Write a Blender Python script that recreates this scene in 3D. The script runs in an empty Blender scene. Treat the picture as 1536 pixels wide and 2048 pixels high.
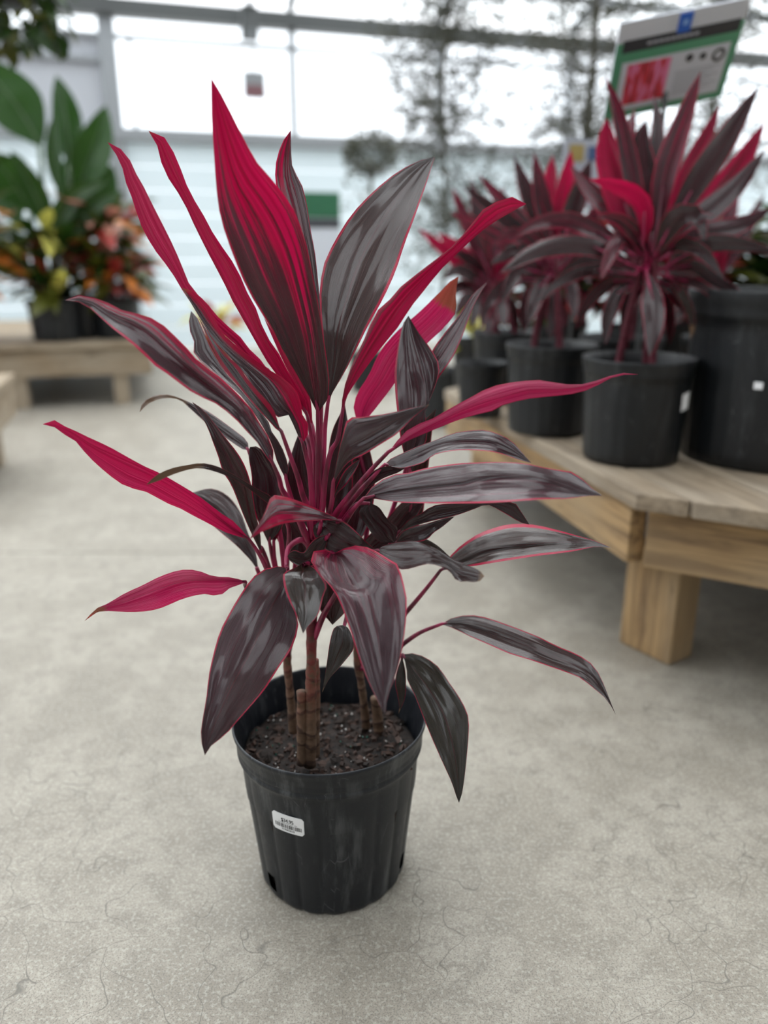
import bpy, bmesh, math, random
from mathutils import Vector, Matrix, noise as mnoise
scene = bpy.context.scene
C = scene.collection
PI = math.pi

# ------------------------------------------------------------------ camera, sky, exposure
cam_d = bpy.data.cameras.new('camera'); cam = bpy.data.objects.new('camera', cam_d); C.objects.link(cam)
cam.location = (0, 0, .886); cam.rotation_euler = (math.radians(90 - 17.9), 0, 0)
cam_d.sensor_fit = 'VERTICAL'; cam_d.sensor_height = 36; cam_d.sensor_width = 27
cam_d.lens = 36 * 1560 / 2048
cam_d.dof.use_dof = True; cam_d.dof.focus_distance = .96; cam_d.dof.aperture_fstop = 1.8
cam_d.clip_start = .02
scene.camera = cam
scene.view_settings.view_transform = 'Standard'
scene.view_settings.look = 'None'
scene.view_settings.gamma = 1
scene.view_settings.use_curve_mapping = False
scene.view_settings.exposure = 0.68
scene.cycles.max_bounces = 6; scene.cycles.diffuse_bounces = 3; scene.cycles.glossy_bounces = 3; scene.cycles.transmission_bounces = 3; scene.cycles.transparent_max_bounces = 8; scene.cycles.caustics_reflective = False; scene.cycles.caustics_refractive = False

world = bpy.data.worlds.new('overcast'); scene.world = world; world.use_nodes = True
wn, wl = world.node_tree.nodes, world.node_tree.links
bgn = wn['Background']
tc = wn.new('ShaderNodeTexCoord'); sx = wn.new('ShaderNodeSeparateXYZ'); rp = wn.new('ShaderNodeValToRGB')
wl.new(tc.outputs['Generated'], sx.inputs[0]); wl.new(sx.outputs[2], rp.inputs[0]); wl.new(rp.outputs[0], bgn.inputs[0])
e = rp.color_ramp.elements                      # an overcast sky: the zenith is brighter than the horizon
e[0].position = 0.0; e[0].color = (.50, .53, .56, 1)
e[1].position = 1.0; e[1].color = (1.0, 1.0, 1.0, 1)
bgn.inputs[1].default_value = 2.6
sun_d = bpy.data.lights.new('sun', 'SUN'); sun_d.energy = 1.4; sun_d.angle = math.radians(40); sun_d.color = (1, .98, .95)
sun = bpy.data.objects.new('sun', sun_d); C.objects.link(sun); sun.rotation_euler = (math.radians(-32), math.radians(-14), 0)

# ------------------------------------------------------------------ helpers
def prop(o, label=None, cat=None, group=None, kind=None):
    if label: o['label'] = label
    if cat: o['category'] = cat
    if group: o['group'] = group
    if kind: o['kind'] = kind
    return o
def empty(name, loc=(0, 0, 0), rz=0, **k):
    o = bpy.data.objects.new(name, None); C.objects.link(o); o.location = loc; o.rotation_euler = (0, 0, rz)
    o.empty_display_size = .05
    return prop(o, **k)
def link(name, me, parent=None, mat=None, smooth=False, **k):
    o = bpy.data.objects.new(name, me); C.objects.link(o)
    if parent is not None: o.parent = parent
    if mat is not None and not me.materials: me.materials.append(mat)
    if smooth: me.polygons.foreach_set('use_smooth', [True] * len(me.polygons))
    return prop(o, **k)
def mesh(name, v, f):
    me = bpy.data.meshes.new(name); me.from_pydata([tuple(p) for p in v], [], f); me.update(); return me
class MB:
    def __init__(s): s.v = []; s.f = []
    def add(s, v, f):
        n = len(s.v); s.v += [tuple(p) for p in v]; s.f += [tuple(i + n for i in q) for q in f]; return s
    def box(s, c, d, M=None):
        x, y, z = [q / 2 for q in d]
        v = [Vector((a * x, b * y, g * z)) for a in (-1, 1) for b in (-1, 1) for g in (-1, 1)]
        if M is not None: v = [M @ p for p in v]
        c = Vector(c)
        return s.add([p + c for p in v], [(0, 1, 3, 2), (4, 6, 7, 5), (0, 4, 5, 1), (2, 3, 7, 6), (0, 2, 6, 4), (1, 5, 7, 3)])
    def prism(s, poly, z0, z1):
        n = len(poly)
        v = [(p[0], p[1], z0) for p in poly] + [(p[0], p[1], z1) for p in poly]
        f = [tuple(range(n))[::-1], tuple(range(n, 2 * n))] + [(i, (i + 1) % n, n + (i + 1) % n, n + i) for i in range(n)]
        return s.add(v, f)
    def tube(s, P, R, n=8, cap=True):
        P = [Vector(p) for p in P]; k = len(P)
        if not hasattr(R, '__len__'): R = [R] * k
        up = None; rings = []
        for i in range(k):
            t = (P[min(i + 1, k - 1)] - P[max(i - 1, 0)]).normalized()
            if up is None: up = t.orthogonal().normalized()
            up = (up - t * up.dot(t)).normalized(); b = t.cross(up)
            rings.append([P[i] + (up * math.cos(2 * PI * j / n) + b * math.sin(2 * PI * j / n)) * R[i] for j in range(n)])
        v = [p for r in rings for p in r]
        f = [(i * n + j, i * n + (j + 1) % n, (i + 1) * n + (j + 1) % n, (i + 1) * n + j) for i in range(k - 1) for j in range(n)]
        if cap: f += [tuple(range(n))[::-1], tuple(range((k - 1) * n, k * n))]
        return s.add(v, f)
    def lathe(s, prof, n=48, rf=None):
        """prof: (r, z) list; rf(r, z, theta) -> r"""
        k = len(prof); v = []
        for r, z in prof:
            for j in range(n):
                th = 2 * PI * j / n; q = rf(r, z, th) if rf else r
                v.append((q * math.sin(th), -q * math.cos(th), z))
        f = [(i * n + j, i * n + (j + 1) % n, (i + 1) * n + (j + 1) % n, (i + 1) * n + j) for i in range(k - 1) for j in range(n)]
        return s.add(v, f)
    def mesh(s, name): return mesh(name, s.v, s.f)
    def build(s, name, mat, parent=None, smooth=False, bevel=0, **k):
        o = link(name, s.mesh(name), parent, mat, smooth, **k)
        if bevel:
            m = o.modifiers.new('bevel', 'BEVEL'); m.width = bevel; m.segments = 2; m.limit_method = 'ANGLE'
        return o
def spline(P, n=6):
    P = [Vector(p) for p in P]
    if len(P) < 3: return [P[0].lerp(P[-1], i / n) for i in range(n + 1)]
    Q = [P[0] * 2 - P[1]] + P + [P[-1] * 2 - P[-2]]; out = []
    for i in range(1, len(Q) - 2):
        a, b, c, d = Q[i - 1:i + 3]
        for k in range(n):
            t = k / n
            out.append(.5 * (2 * b + (c - a) * t + (2 * a - 5 * b + 4 * c - d) * t * t + (3 * b - a - 3 * c + d) * t ** 3))
    return out + [P[-1]]

# ------------------------------------------------------------------ materials
def mat(name, col=(.5, .5, .5), rough=.5, metal=0, spec=.5):
    m = bpy.data.materials.new(name); m.use_nodes = True; b = m.node_tree.nodes['Principled BSDF']
    b.inputs['Base Color'].default_value = (*col, 1); b.inputs['Roughness'].default_value = rough
    b.inputs['Metallic'].default_value = metal; b.inputs['Specular IOR Level'].default_value = spec
    return m
class NG:
    def __init__(s, m): s.m = m; s.n = m.node_tree.nodes; s.l = m.node_tree.links; s.b = s.n['Principled BSDF']
    def __call__(s, t, ins=None, **k):
        d = s.n.new('ShaderNode' + t)
        for a, v in k.items(): setattr(d, a, v)
        for a, v in (ins or {}).items():
            if isinstance(v, bpy.types.NodeSocket): s.l.new(v, d.inputs[a])
            else: d.inputs[a].default_value = v
        return d
    def math(s, op, a, b=None, c=None, clamp=False):
        d = s.n.new('ShaderNodeMath'); d.operation = op; d.use_clamp = clamp
        for i, v in enumerate((a, b, c)):
            if v is None: continue
            if isinstance(v, bpy.types.NodeSocket): s.l.new(v, d.inputs[i])
            else: d.inputs[i].default_value = v
        return d.outputs[0]
    def mix(s, f, a, b):
        d = s.n.new('ShaderNodeMix'); d.data_type = 'RGBA'
        for i, v in ((0, f), (6, a), (7, b)):
            if isinstance(v, bpy.types.NodeSocket): s.l.new(v, d.inputs[i])
            else: d.inputs[i].default_value = v if i == 0 else (*v, 1)
        return d.outputs[2]
    def step(s, x, a, b):
        d = s.n.new('ShaderNodeMapRange'); d.interpolation_type = 'SMOOTHSTEP'
        s.l.new(x, d.inputs[0]); d.inputs[1].default_value = a; d.inputs[2].default_value = b
        return d.outputs[0]
    def noise(s, vec, scale, detail=3, rough=.5, dist=0):
        d = s('TexNoise', {'Scale': scale, 'Detail': detail, 'Roughness': rough, 'Distortion': dist}); s.l.new(vec, d.inputs['Vector']); return d.outputs['Fac']
    def scale(s, vec, xyz):
        d = s('Mapping'); s.l.new(vec, d.inputs[0]); d.inputs['Scale'].default_value = xyz; return d.outputs[0]
    def bump(s, h, strength, dist):
        d = s('Bump', {'Strength': strength, 'Distance': dist, 'Height': h}); s.l.new(d.outputs[0], s.b.inputs['Normal']); return d

def leaf_material():
    m = mat('cordyline leaf'); g = NG(m)
    a = g('Attribute', attribute_name='luv'); p1 = g('Attribute', attribute_name='lp1'); p2 = g('Attribute', attribute_name='lp2')
    s0 = g('SeparateXYZ', {0: a.outputs['Vector']}); s1 = g('SeparateXYZ', {0: p1.outputs['Vector']}); s2 = g('SeparateXYZ', {0: p2.outputs['Vector']})
    t, v, seed = s0.outputs; pink, pt, pv = s1.outputs; edge, green, dry = s2.outputs
    # the veins fan from the midrib, so streaks follow lines of v drifting outward along the leaf
    cv = g('CombineXYZ', {0: g.math('MULTIPLY', v, 3.2), 1: g.math('MULTIPLY', t, .55), 2: seed}).outputs[0]
    n1 = g.noise(cv, 1.6, 5, .6, .3)
    fine = g.noise(g('CombineXYZ', {0: g.math('MULTIPLY', v, 26), 1: g.math('MULTIPLY', t, 1.1), 2: seed}).outputs[0], 1.0, 3, .6)
    mm = g.math('ADD', pink, g.math('MULTIPLY', pt, g.math('SUBTRACT', t, .5)))
    mm = g.math('ADD', mm, g.math('MULTIPLY', pv, v))
    mm = g.math('ADD', mm, g.math('MULTIPLY', g.math('MULTIPLY', pt, .9), g.math('MULTIPLY', g.math('SUBTRACT', .35, g.math('ABSOLUTE', v)), g.math('SUBTRACT', 1.0, t))))
    mm = g.math('ADD', mm, g.math('MULTIPLY', g.math('SUBTRACT', n1, .5), 1.25))
    mm = g.math('ADD', mm, g.math('MULTIPLY', g.math('SUBTRACT', fine, .5), .22))
    mask = g.step(mm, .36, .62)
    av = g.math('ABSOLUTE', v)
    ew = g.math('ADD', edge, g.math('MULTIPLY', g.math('SUBTRACT', n1, .5), .03))
    em = g.step(g.math('SUBTRACT', av, g.math('SUBTRACT', 1.0, g.math('MULTIPLY', ew, 1.75))), 0.0, .03)
    dark = g.mix(g.math('MULTIPLY', green, 1.0, clamp=True), (.034, .0042, .0105), (.036, .024, .009))
    dark = g.mix(g.math('SUBTRACT', green, .9, clamp=True), dark, (.008, .026, .005))
    dark = g.mix(g.math('MULTIPLY', fine, .5), dark, (.085, .014, .030))
    red = g.mix(g.step(n1, .30, .68), (.26, .0008, .020), (.56, .006, .085))
    red = g.mix(g.math('MULTIPLY', g.step(fine, .52, .72), .6), red, (.66, .05, .17)); red = g.mix(g.math('MULTIPLY', g.step(fine, .46, .30), .5), red, (.17, .0005, .018))
    red = g.mix(g.math('MULTIPLY', g.math('SUBTRACT', pink, .75), 2.4, clamp=True), red, g.mix(g.step(fine, .4, .65), (.68, .006, .135), (.95, .11, .34)))
    dark = g.mix(g.math('MULTIPLY', g.step(mm, .02, .45), .75), dark, (.135, .006, .027))
    col = g.mix(mask, dark, red)
    col = g.mix(em, col, (.56, .006, .060))
    rib = g.step(av, .05, .015)
    col = g.mix(g.math('MULTIPLY', rib, .45), col, (.10, .004, .015))
    dr = g.step(g.math('ADD', t, g.math('MULTIPLY', g.math('SUBTRACT', n1, .5), .5)), 0, 1)
    dm = g.math('SUBTRACT', g.math('ADD', g.math('ADD', t, dry), g.math('MULTIPLY', g.math('SUBTRACT', n1, .5), .12)), 1.0)
    dm = g.math('MULTIPLY', g.step(dm, -.01, .03), g.math('GREATER_THAN', dry, .001))
    tan = g.mix(fine, (.15, .055, .015), (.42, .23, .09))
    col = g.mix(dm, col, tan)
    b = g.b; g.l.new(col, b.inputs['Base Color'])
    rg = g.math('ADD', g.math('MULTIPLY', mask, .12), g.math('ADD', .06, g.math('MULTIPLY', fine, .34))); rg = g.math('ADD', rg, g.math('MULTIPLY', dm, .3)); g.l.new(rg, b.inputs['Roughness'])
    g.l.new(g.math('SUBTRACT', .60, g.math('MULTIPLY', mask, .35)), b.inputs['Specular IOR Level'])
    g.l.new(g.math('MULTIPLY', g.math('SUBTRACT', .58, g.math('MULTIPLY', mask, .48)), g.math('SUBTRACT', 1.0, g.math('MULTIPLY', em, .7))), b.inputs['Coat Weight']); b.inputs['Coat Roughness'].default_value = .13; b.inputs['Coat IOR'].default_value = 1.55
    lines = g('TexWave', {'Vector': g('CombineXYZ', {0: v, 1: g.math('MULTIPLY', t, .2), 2: seed}).outputs[0], 'Scale': 9.0, 'Distortion': 2.0, 'Detail': 2.0}, wave_type='BANDS', bands_direction='X')
    hgt = g.math('ADD', g.math('MULTIPLY', fine, .55), g.math('MULTIPLY', lines.outputs['Fac'], .45))
    hgt = g.math('ADD', hgt, g.math('MULTIPLY', g.noise(g('CombineXYZ', {0: g.math('MULTIPLY', v, 2.2), 1: g.math('MULTIPLY', t, 5.0), 2: seed}).outputs[0], 1.0, 2), 2.2))
    g.bump(hgt, .9, .0020)
    tr = g('BsdfTranslucent'); tcol = g.mix(.55, col, g.mix(mask, (.06, .008, .010), (.88, .004, .085))); g.l.new(tcol, tr.inputs[0])
    ms = g('MixShader', {0: g.math('ADD', .10, g.math('MULTIPLY', mask, .26))}); g.l.new(b.outputs[0], ms.inputs[1]); g.l.new(tr.outputs[0], ms.inputs[2])
    g.l.new(ms.outputs[0], g.n['Material Output'].inputs[0])
    return m
def petiole_material():
    m = mat('petiole', rough=.35); g = NG(m); pos = g('NewGeometry').outputs['Position']
    n = g.noise(g.scale(pos, (70, 70, 9)), 1.0, 3)
    g.l.new(g.mix(g.step(n, .3, .7), (.085, .005, .020), (.40, .020, .095)), g.b.inputs['Base Color']); g.bump(n, .2, .001); return m
def cane_material():
    m = mat('cane bark', rough=.75); g = NG(m); pos = g('NewGeometry').outputs['Position']
    s = g('SeparateXYZ', {0: pos})
    n = g.noise(g.scale(pos, (90, 90, 110)), 1.0, 4, .65)
    band = g('TexWave', {'Vector': pos, 'Scale': 13.0, 'Distortion': 7.0, 'Detail': 3.0, 'Detail Scale': 2.0}, bands_direction='Z').outputs['Fac']
    c = g.mix(n, (.05, .024, .014), (.23, .14, .085)); c = g.mix(g.math('MULTIPLY', g.step(band, .78, .98), .75), c, (.035, .014, .010))
    up = g.step(s.outputs[2], .27, .40); c = g.mix(g.math('MULTIPLY', up, g.step(n, .35, .6)), c, (.20, .03, .025))
    c = g.mix(g.step(s.outputs[2], .36, .46), c, (.10, .008, .02))
    g.l.new(c, g.b.inputs['Base Color']); g.bump(g.math('ADD', n, band), .6, .002); return m
def pot_material(name='black nursery plastic', base=(.0036, .0058, .0100), scuff=.9):
    m = mat(name, rough=.42, spec=.5); g = NG(m); o = g('TexCoord').outputs['Object']
    n = g.noise(g.scale(o, (45, 45, 5)), 1.0, 5, .7); n2 = g.noise(o, 90, 4, .7); big = g.noise(o, 9, 3)
    sc = g.math('MULTIPLY', g.step(n, .46, .68), g.step(big, .38, .66))
    vor = g('TexVoronoi', {'Vector': g.scale(o, (60, 60, 14)), 'Scale': 1.0}, feature='DISTANCE_TO_EDGE').outputs[0]
    scr = g.math('MULTIPLY', g.math('LESS_THAN', vor, .012), g.step(g.noise(o, 30, 2), .56, .64))
    c = g.mix(g.math('MULTIPLY', sc, scuff), base, (.085, .09, .095)); c = g.mix(g.math('MULTIPLY', scr, .5), c, (.14, .14, .15))
    c = g.mix(g.math('MULTIPLY', g.step(n2, .55, .75), .25), c, (.05, .052, .055))
    g.l.new(c, g.b.inputs['Base Color']); g.l.new(g.math('ADD', .36, g.math('MULTIPLY', n2, .22)), g.b.inputs['Roughness'])
    g.bump(n2, .12, .001); return m
def soil_material():
    m = mat('potting soil', rough=.9); g = NG(m); pos = g('NewGeometry').outputs['Position']
    n = g.noise(pos, 140, 5, .7); n2 = g.noise(pos, 40, 3)
    c = g.mix(g.step(n, .35, .7), (.003, .0022, .0018), (.030, .017, .012)); c = g.mix(g.math('MULTIPLY', g.step(n2, .5, .7), .4), c, (.05, .027, .02))
    g.l.new(c, g.b.inputs['Base Color']); g.bump(n, .8, .004); return m
def bark_material():
    m = mat('bark chip', rough=.8); g = NG(m); pos = g('NewGeometry').outputs['Position']; r = g('NewGeometry').outputs['Random Per Island']
    c = g.mix(r, (.006, .004, .003), (.085, .045, .032)); c = g.mix(g.math('MULTIPLY', g.noise(pos, 300, 3), .5), c, (.03, .018, .013)); g.l.new(c, g.b.inputs['Base Color']); return m
def concrete_material():
    m = mat('polished concrete', rough=.5); g = NG(m); pos = g('NewGeometry').outputs['Position']
    big = g.noise(pos, 1.1, 2, .55); mid = g.noise(pos, 7, 3, .6); blot = g.noise(pos, 26, 2, .6); grit = g.noise(pos, 420, 1, .6); grit2 = g.noise(pos, 170, 2, .7)
    c = g.mix(g.step(big, .32, .68), (.278, .248, .204), (.356, .322, .268))
    c = g.mix(g.math('MULTIPLY', g.step(mid, .40, .62), .60), c, (.435, .400, .340))
    c = g.mix(g.math('MULTIPLY', g.step(blot, .46, .64), .50), c, (.250, .224, .186))
    c = g.mix(g.math('MULTIPLY', g.step(grit, .50, .64), .55), c, (.145, .136, .117))
    c = g.mix(g.math('MULTIPLY', g.step(grit2, .50, .66), .45), c, (.54, .515, .455))
    wob = g('VectorMath', {0: pos}, operation='ADD'); nz = g('TexNoise', {'Vector': pos, 'Scale': 9.0, 'Detail': 2.0})
    sc = g('VectorMath', {0: nz.outputs['Color']}, operation='SCALE'); sc.inputs['Scale'].default_value = .16; g.l.new(sc.outputs[0], wob.inputs[1])
    def crack(scale, w):
        d = g('TexVoronoi', {'Vector': wob.outputs[0], 'Scale': scale}, feature='DISTANCE_TO_EDGE').outputs[0]; return g.math('SUBTRACT', 1.0, g.step(d, 0, w))
    ck = g.math('MULTIPLY', crack(9, .010), g.step(g.noise(pos, 3.2, 0), .42, .56))
    ck2 = g.math('MULTIPLY', crack(24, .022), g.step(big, .46, .58))
    ck = g.math('MAXIMUM', ck, g.math('MULTIPLY', ck2, .6))
    c = g.mix(g.math('MULTIPLY', ck, .78), c, (.15, .14, .12))
    sp = g('TexVoronoi', {'Vector': pos, 'Scale': 16.0}, feature='F1').outputs['Distance']
    c = g.mix(g.math('MULTIPLY', g.math('LESS_THAN', sp, .032), .6), c, (.12, .11, .10))
    g.l.new(c, g.b.inputs['Base Color']); g.l.new(g.math('ADD', .40, g.math('MULTIPLY', mid, .30)), g.b.inputs['Roughness']); g.b.inputs['Specular IOR Level'].default_value = .35
    g.bump(g.math('SUBTRACT', g.math('ADD', g.math('MULTIPLY', grit2, .6), g.math('MULTIPLY', grit, .5)), ck), .30, .0012)
    return m
def wood_material(name, c0, c1, c2):
    m = mat(name, rough=.72); g = NG(m); o = g('TexCoord').outputs['Object']
    g0 = g.noise(g.scale(o, (3.0, 42, 42)), 1.0, 5, .65, .4); b = g.noise(g.scale(o, (2.5, 6, 6)), 1.0, 3); k = g.noise(g.scale(o, (8, 22, 22)), 1, 3)
    rnd = g('ObjectInfo').outputs['Random']
    c = g.mix(g.step(g0, .36, .62), c0, c1); c = g.mix(g.math('MULTIPLY', g.step(b, .38, .66), .75), c, c2)
    c = g.mix(g.math('MULTIPLY', g.step(k, .62, .74), .55), c, (.055, .034, .018)); c = g.mix(g.math('MULTIPLY', rnd, .25), c, c2)
    g.l.new(c, g.b.inputs['Base Color']); g.bump(g0, .45, .003); return m
def pane_material(name, trans, col, haze):
    m = mat(name, col, .2); g = NG(m)
    t = g('BsdfTransparent'); t.inputs[0].default_value = (*trans, 1)
    d = g('BsdfTranslucent'); d.inputs[0].default_value = (*col, 1)
    a = g('MixShader', {0: haze}); g.l.new(t.outputs[0], a.inputs[1]); g.l.new(d.outputs[0], a.inputs[2])
    gl = g('BsdfGlossy'); gl.inputs['Roughness'].default_value = .12
    f = g('MixShader', {0: .05}); g.l.new(a.outputs[0], f.inputs[1]); g.l.new(gl.outputs[0], f.inputs[2])
    g.l.new(f.outputs[0], g.n['Material Output'].inputs[0]); return m
def panel_material(name, col, tr):
    m = mat(name, col, .45); g = NG(m); pos = g('NewGeometry').outputs['Position']
    c = g.mix(g.noise(g.scale(pos, (1, 1, 8)), 1.2, 3), tuple(q * .93 for q in col), col); g.l.new(c, g.b.inputs['Base Color'])
    d = g('BsdfTranslucent'); d.inputs[0].default_value = (*col, 1)
    a = g('MixShader', {0: tr}); g.l.new(g.b.outputs[0], a.inputs[1]); g.l.new(d.outputs[0], a.inputs[2]); g.l.new(a.outputs[0], g.n['Material Output'].inputs[0]); return m
def foliage_material(name, c0, c1, trans=.3, rough=.4):
    m = mat(name, c0, rough); g = NG(m); pos = g('NewGeometry').outputs['Position']; r = g('ObjectInfo').outputs['Random']
    isl = g('NewGeometry').outputs['Random Per Island']
    f = g.math('MULTIPLY', g.math('ADD', g.math('ADD', g.noise(pos, 14, 3), r), isl), .36)
    c = g.mix(f, c0, c1); g.l.new(c, g.b.inputs['Base Color'])
    d = g('BsdfTranslucent'); g.l.new(c, d.inputs[0]); a = g('MixShader', {0: trans}); g.l.new(g.b.outputs[0], a.inputs[1]); g.l.new(d.outputs[0], a.inputs[2])
    g.l.new(a.outputs[0], g.n['Material Output'].inputs[0]); return m

M_LEAF = leaf_material(); M_PET = petiole_material(); M_CANE = cane_material(); M_POT = pot_material(); M_SOIL = soil_material(); M_BARK = bark_material()
M_POT2 = pot_material('grey black nursery plastic', (.0042, .0055, .0070), .3)
M_FLOOR = concrete_material()
M_WOOD = wood_material('weathered pine', (.15, .082, .034), (.46, .29, .13), (.40, .29, .17))
M_WOOD_TOP = wood_material('greyed pine plank', (.15, .105, .064), (.36, .275, .185), (.37, .31, .24))
M_WOOD_PALE = wood_material('pale pallet pine', (.19, .135, .08), (.34, .255, .165), (.38, .315, .235))
M_STEEL = mat('galvanised steel', (.30, .315, .33), .45, .5); M_STEEL_D = mat('dull steel beam', (.10, .105, .105), .5, .4)
M_PANE = pane_material('clear glazing', (.97, .985, 1.0), (.9, .93, .95), .12)
M_ROOF = pane_material('roof glazing', (.93, .95, .96), (.9, .92, .93), .25)
M_SHADE = panel_material('added light blocking roof panel', (.42, .43, .44), .35)  # for unseen roof bays added to dim parts of the sky
M_PANEL = panel_material('grey shade panel', (.56, .58, .62), .25)
M_SIDING = panel_material('white ribbed siding', (.76, .83, .86), .36)
M_WHITE = mat('white label paper', (.93, .94, .96), .5); M_INK = mat('black ink', (.02, .02, .022), .6)
M_PERL = mat('perlite', (.62, .60, .57), .8); M_GREENBEAD = mat('green fertiliser bead', (.004, .10, .07), .4)

# ------------------------------------------------------------------ floor and greenhouse
floor = MB().box((2, 4.0, -.06), (24, 22, .1)).build('floor', mat('joint filler', (.10, .095, .085), .9), kind='structure', label='worn grey beige concrete floor of the greenhouse', )
ys = [-6.9, 2.325, 6.0, 14.9]; xs = [-9.9, -3.6, 4.2, 13.9]
for i in range(3):
    for j in range(3):
        x0, x1, y0, y1 = xs[j] + .002, xs[j + 1] - .002, ys[i] + .002, ys[i + 1] - .002
        o = MB().box((0, 0, 0), (x1 - x0, y1 - y0, .02)).build('concrete_slab', M_FLOOR, floor, bevel=.002)
        o.location = ((x0 + x1) / 2, (y0 + y1) / 2, -.01)

WO = Vector((-2.1, 8.2, 0)); WD = Vector((.96, .28, 0)).normalized(); WNm = Vector((WD.y, -WD.x, 0)); WROT = math.atan2(WD.y, WD.x)
def WP(u, n, z): return WO + WD * u + WNm * n + Vector((0, 0, z))
wall = empty('wall_back', WO, WROT, kind='structure', label='white greenhouse back wall with glazed upper bays')
UW = (-5.5, 11.0)
def wbox(name, u0, u1, z0, z1, n, th, m, parent=None):
    o = MB().box((0, 0, 0), (u1 - u0, th, z1 - z0)).build(name, m, parent or wall, bevel=.004); o.location = ((u0 + u1) / 2, -n, (z0 + z1) / 2); return o
mull = [-5.44, -3.44, -1.94, -.44, 1.25, 2.75, 4.25, 5.75, 7.25, 8.75, 10.25]
for k in range(9):                              # white ribbed siding under the sill rail
    wbox('siding_board', UW[0], UW[1], .02 + k * .216, .02 + k * .216 + .208, 0, .03 + .006 * (k % 2), M_SIDING)
wbox('sill_rail', UW[0], UW[1], 1.95, 2.06, .05, .12, M_STEEL)
wbox('upper_rail', UW[0], UW[1], 2.80, 2.84, .03, .06, M_STEEL)
wbox('eave_beam', UW[0], UW[1], 2.97, 3.10, .08, .16, M_STEEL_D)
for i, u in enumerate(mull):
    wbox('mullion', u - (.075 if i == 3 else .03), u + (.075 if i == 3 else .03), 0 if i == 3 else 2.06, 2.97, .045, .09, M_STEEL)
wbox('mullion', -.27, -.23, 2.06, 2.80, .03, .05, M_STEEL)
for a, b in zip(mull, mull[1:]):
    grey = b <= -.4
    wbox('pane', a + .03, b - .03, 2.06, 2.80, 0, .012, M_PANEL if grey else M_PANE)
    wbox('pane', a + .03, b - .03, 2.84, 2.97, 0, .012, M_PANE)
wbox('shade_rail', -5.4, -.52, 2.60, 2.64, .04, .05, M_STEEL)

M_BLOCK = mat('painted block wall', (.27, .26, .245), .8)
def wall_run(name, p, q, h, label, opaque):
    p, q = Vector(p), Vector(q); d = q - p; w = empty(name, p, math.atan2(d.y, d.x), kind='structure', label=label); L = d.length; n = int(L / 1.5)
    for k in range(n):
        a, b = L * k / n, L * (k + 1) / n
        def bx(nm, x0, x1, z0, z1, th, m): o = MB().box((0, 0, 0), (x1 - x0, th, z1 - z0)).build(nm, m, w); o.location = ((x0 + x1) / 2, 0, (z0 + z1) / 2)
        if opaque: bx('wall_panel', a + .005, b - .005, 0, h, .1, M_BLOCK)
        else:
            bx('siding_panel', a + .005, b - .005, 0, 1.5, .03, M_PANEL); bx('pane', a + .03, b - .03, 1.56, h - .1, .012, M_PANE); bx('mullion', a - .03, a + .03, 0, h, .08, M_STEEL)
            bx('rail', a, b, 1.5, 1.56, .08, M_STEEL); bx('rail', a, b, h - .1, h, .08, M_STEEL)
    return w
_A, _B, _C, _D = WP(UW[0], .1, 0), WP(UW[0], 10.6, 0), WP(UW[1], 10.6, 0), WP(UW[1], .1, 0)
wall_run('wall_front', _B, _C, 3.1, 'plain dark block wall added unseen behind the photographer to cut front light', True)  # unseen wall, added so upright leaves reflect something dark
wall_run('wall_left', _A, _B, 3.1, 'left greenhouse side wall with grey panels under glazing', False)
wall_run('wall_right', _C, _D, 3.1, 'right greenhouse side wall with grey panels under glazing', False)
roof = empty('ceiling', WO, WROT, kind='structure', label='glazed greenhouse roof on steel rafters')
def slope_box(name, u, n0, z0, n1, z1, w, th, m):
    L = math.hypot(n1 - n0, z1 - z0); ang = math.atan2(z1 - z0, n1 - n0)
    o = MB().box((0, 0, 0), (w, L, th)).build(name, m, roof); o.location = (u, -(n0 + n1) / 2, (z0 + z1) / 2); o.rotation_euler = (-ang, 0, 0); return o
SPANS = [(0, 3.12, 5.2, 4.7), (5.2, 4.7, 10.4, 3.12)]
for n0, z0, n1, z1 in SPANS:
    for i, u in enumerate(mull):
        slope_box('rafter', u, n0, z0 + .05, n1, z1 + .05, .06, .09, M_STEEL)
    for a, b in zip(mull, mull[1:]):
        slope_box('roof_pane', (a + b) / 2, n0, z0 + .11, n1, z1 + .11, b - a - .02, .01, M_SHADE if (n0 > 1 and mull.index(a) % 2 == 0) else M_ROOF)  # every other camera-side bay blocked, added for contrast in the leaf reflections
    for f in (.12, .5, .88):
        o = MB().box((0, 0, 0), (UW[1] - UW[0], .05, .07)).build('purlin', M_STEEL, roof); o.location = ((UW[0] + UW[1]) / 2, -(n0 + (n1 - n0) * f), z0 + (z1 - z0) * f - .03)
gut = MB().box((0, 0, 0), (UW[1] - UW[0], .14, .12)).build('gutter', M_STEEL_D, roof); gut.location = ((UW[0] + UW[1]) / 2, -10.4, 3.1)

post = empty('steel_post', (1.70, 3.52, 0), .25, label='pale steel greenhouse post at the right behind the red plants', cat='post')
MB().box((0, 0, 2.05), (.10, .10, 4.1)).build('shaft', M_STEEL, post, bevel=.008)
MB().box((0, 0, .006), (.2, .2, .012)).build('base_plate', M_STEEL, post, bevel=.002)
for sx_ in (-1, 1):
    for sy_ in (-1, 1): MB().lathe([(.0001, .012), (.011, .012), (.011, .024), (.0001, .024)], 6).build('bolt', M_STEEL_D, post).location = (sx_ * .075, sy_ * .075, 0)

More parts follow.
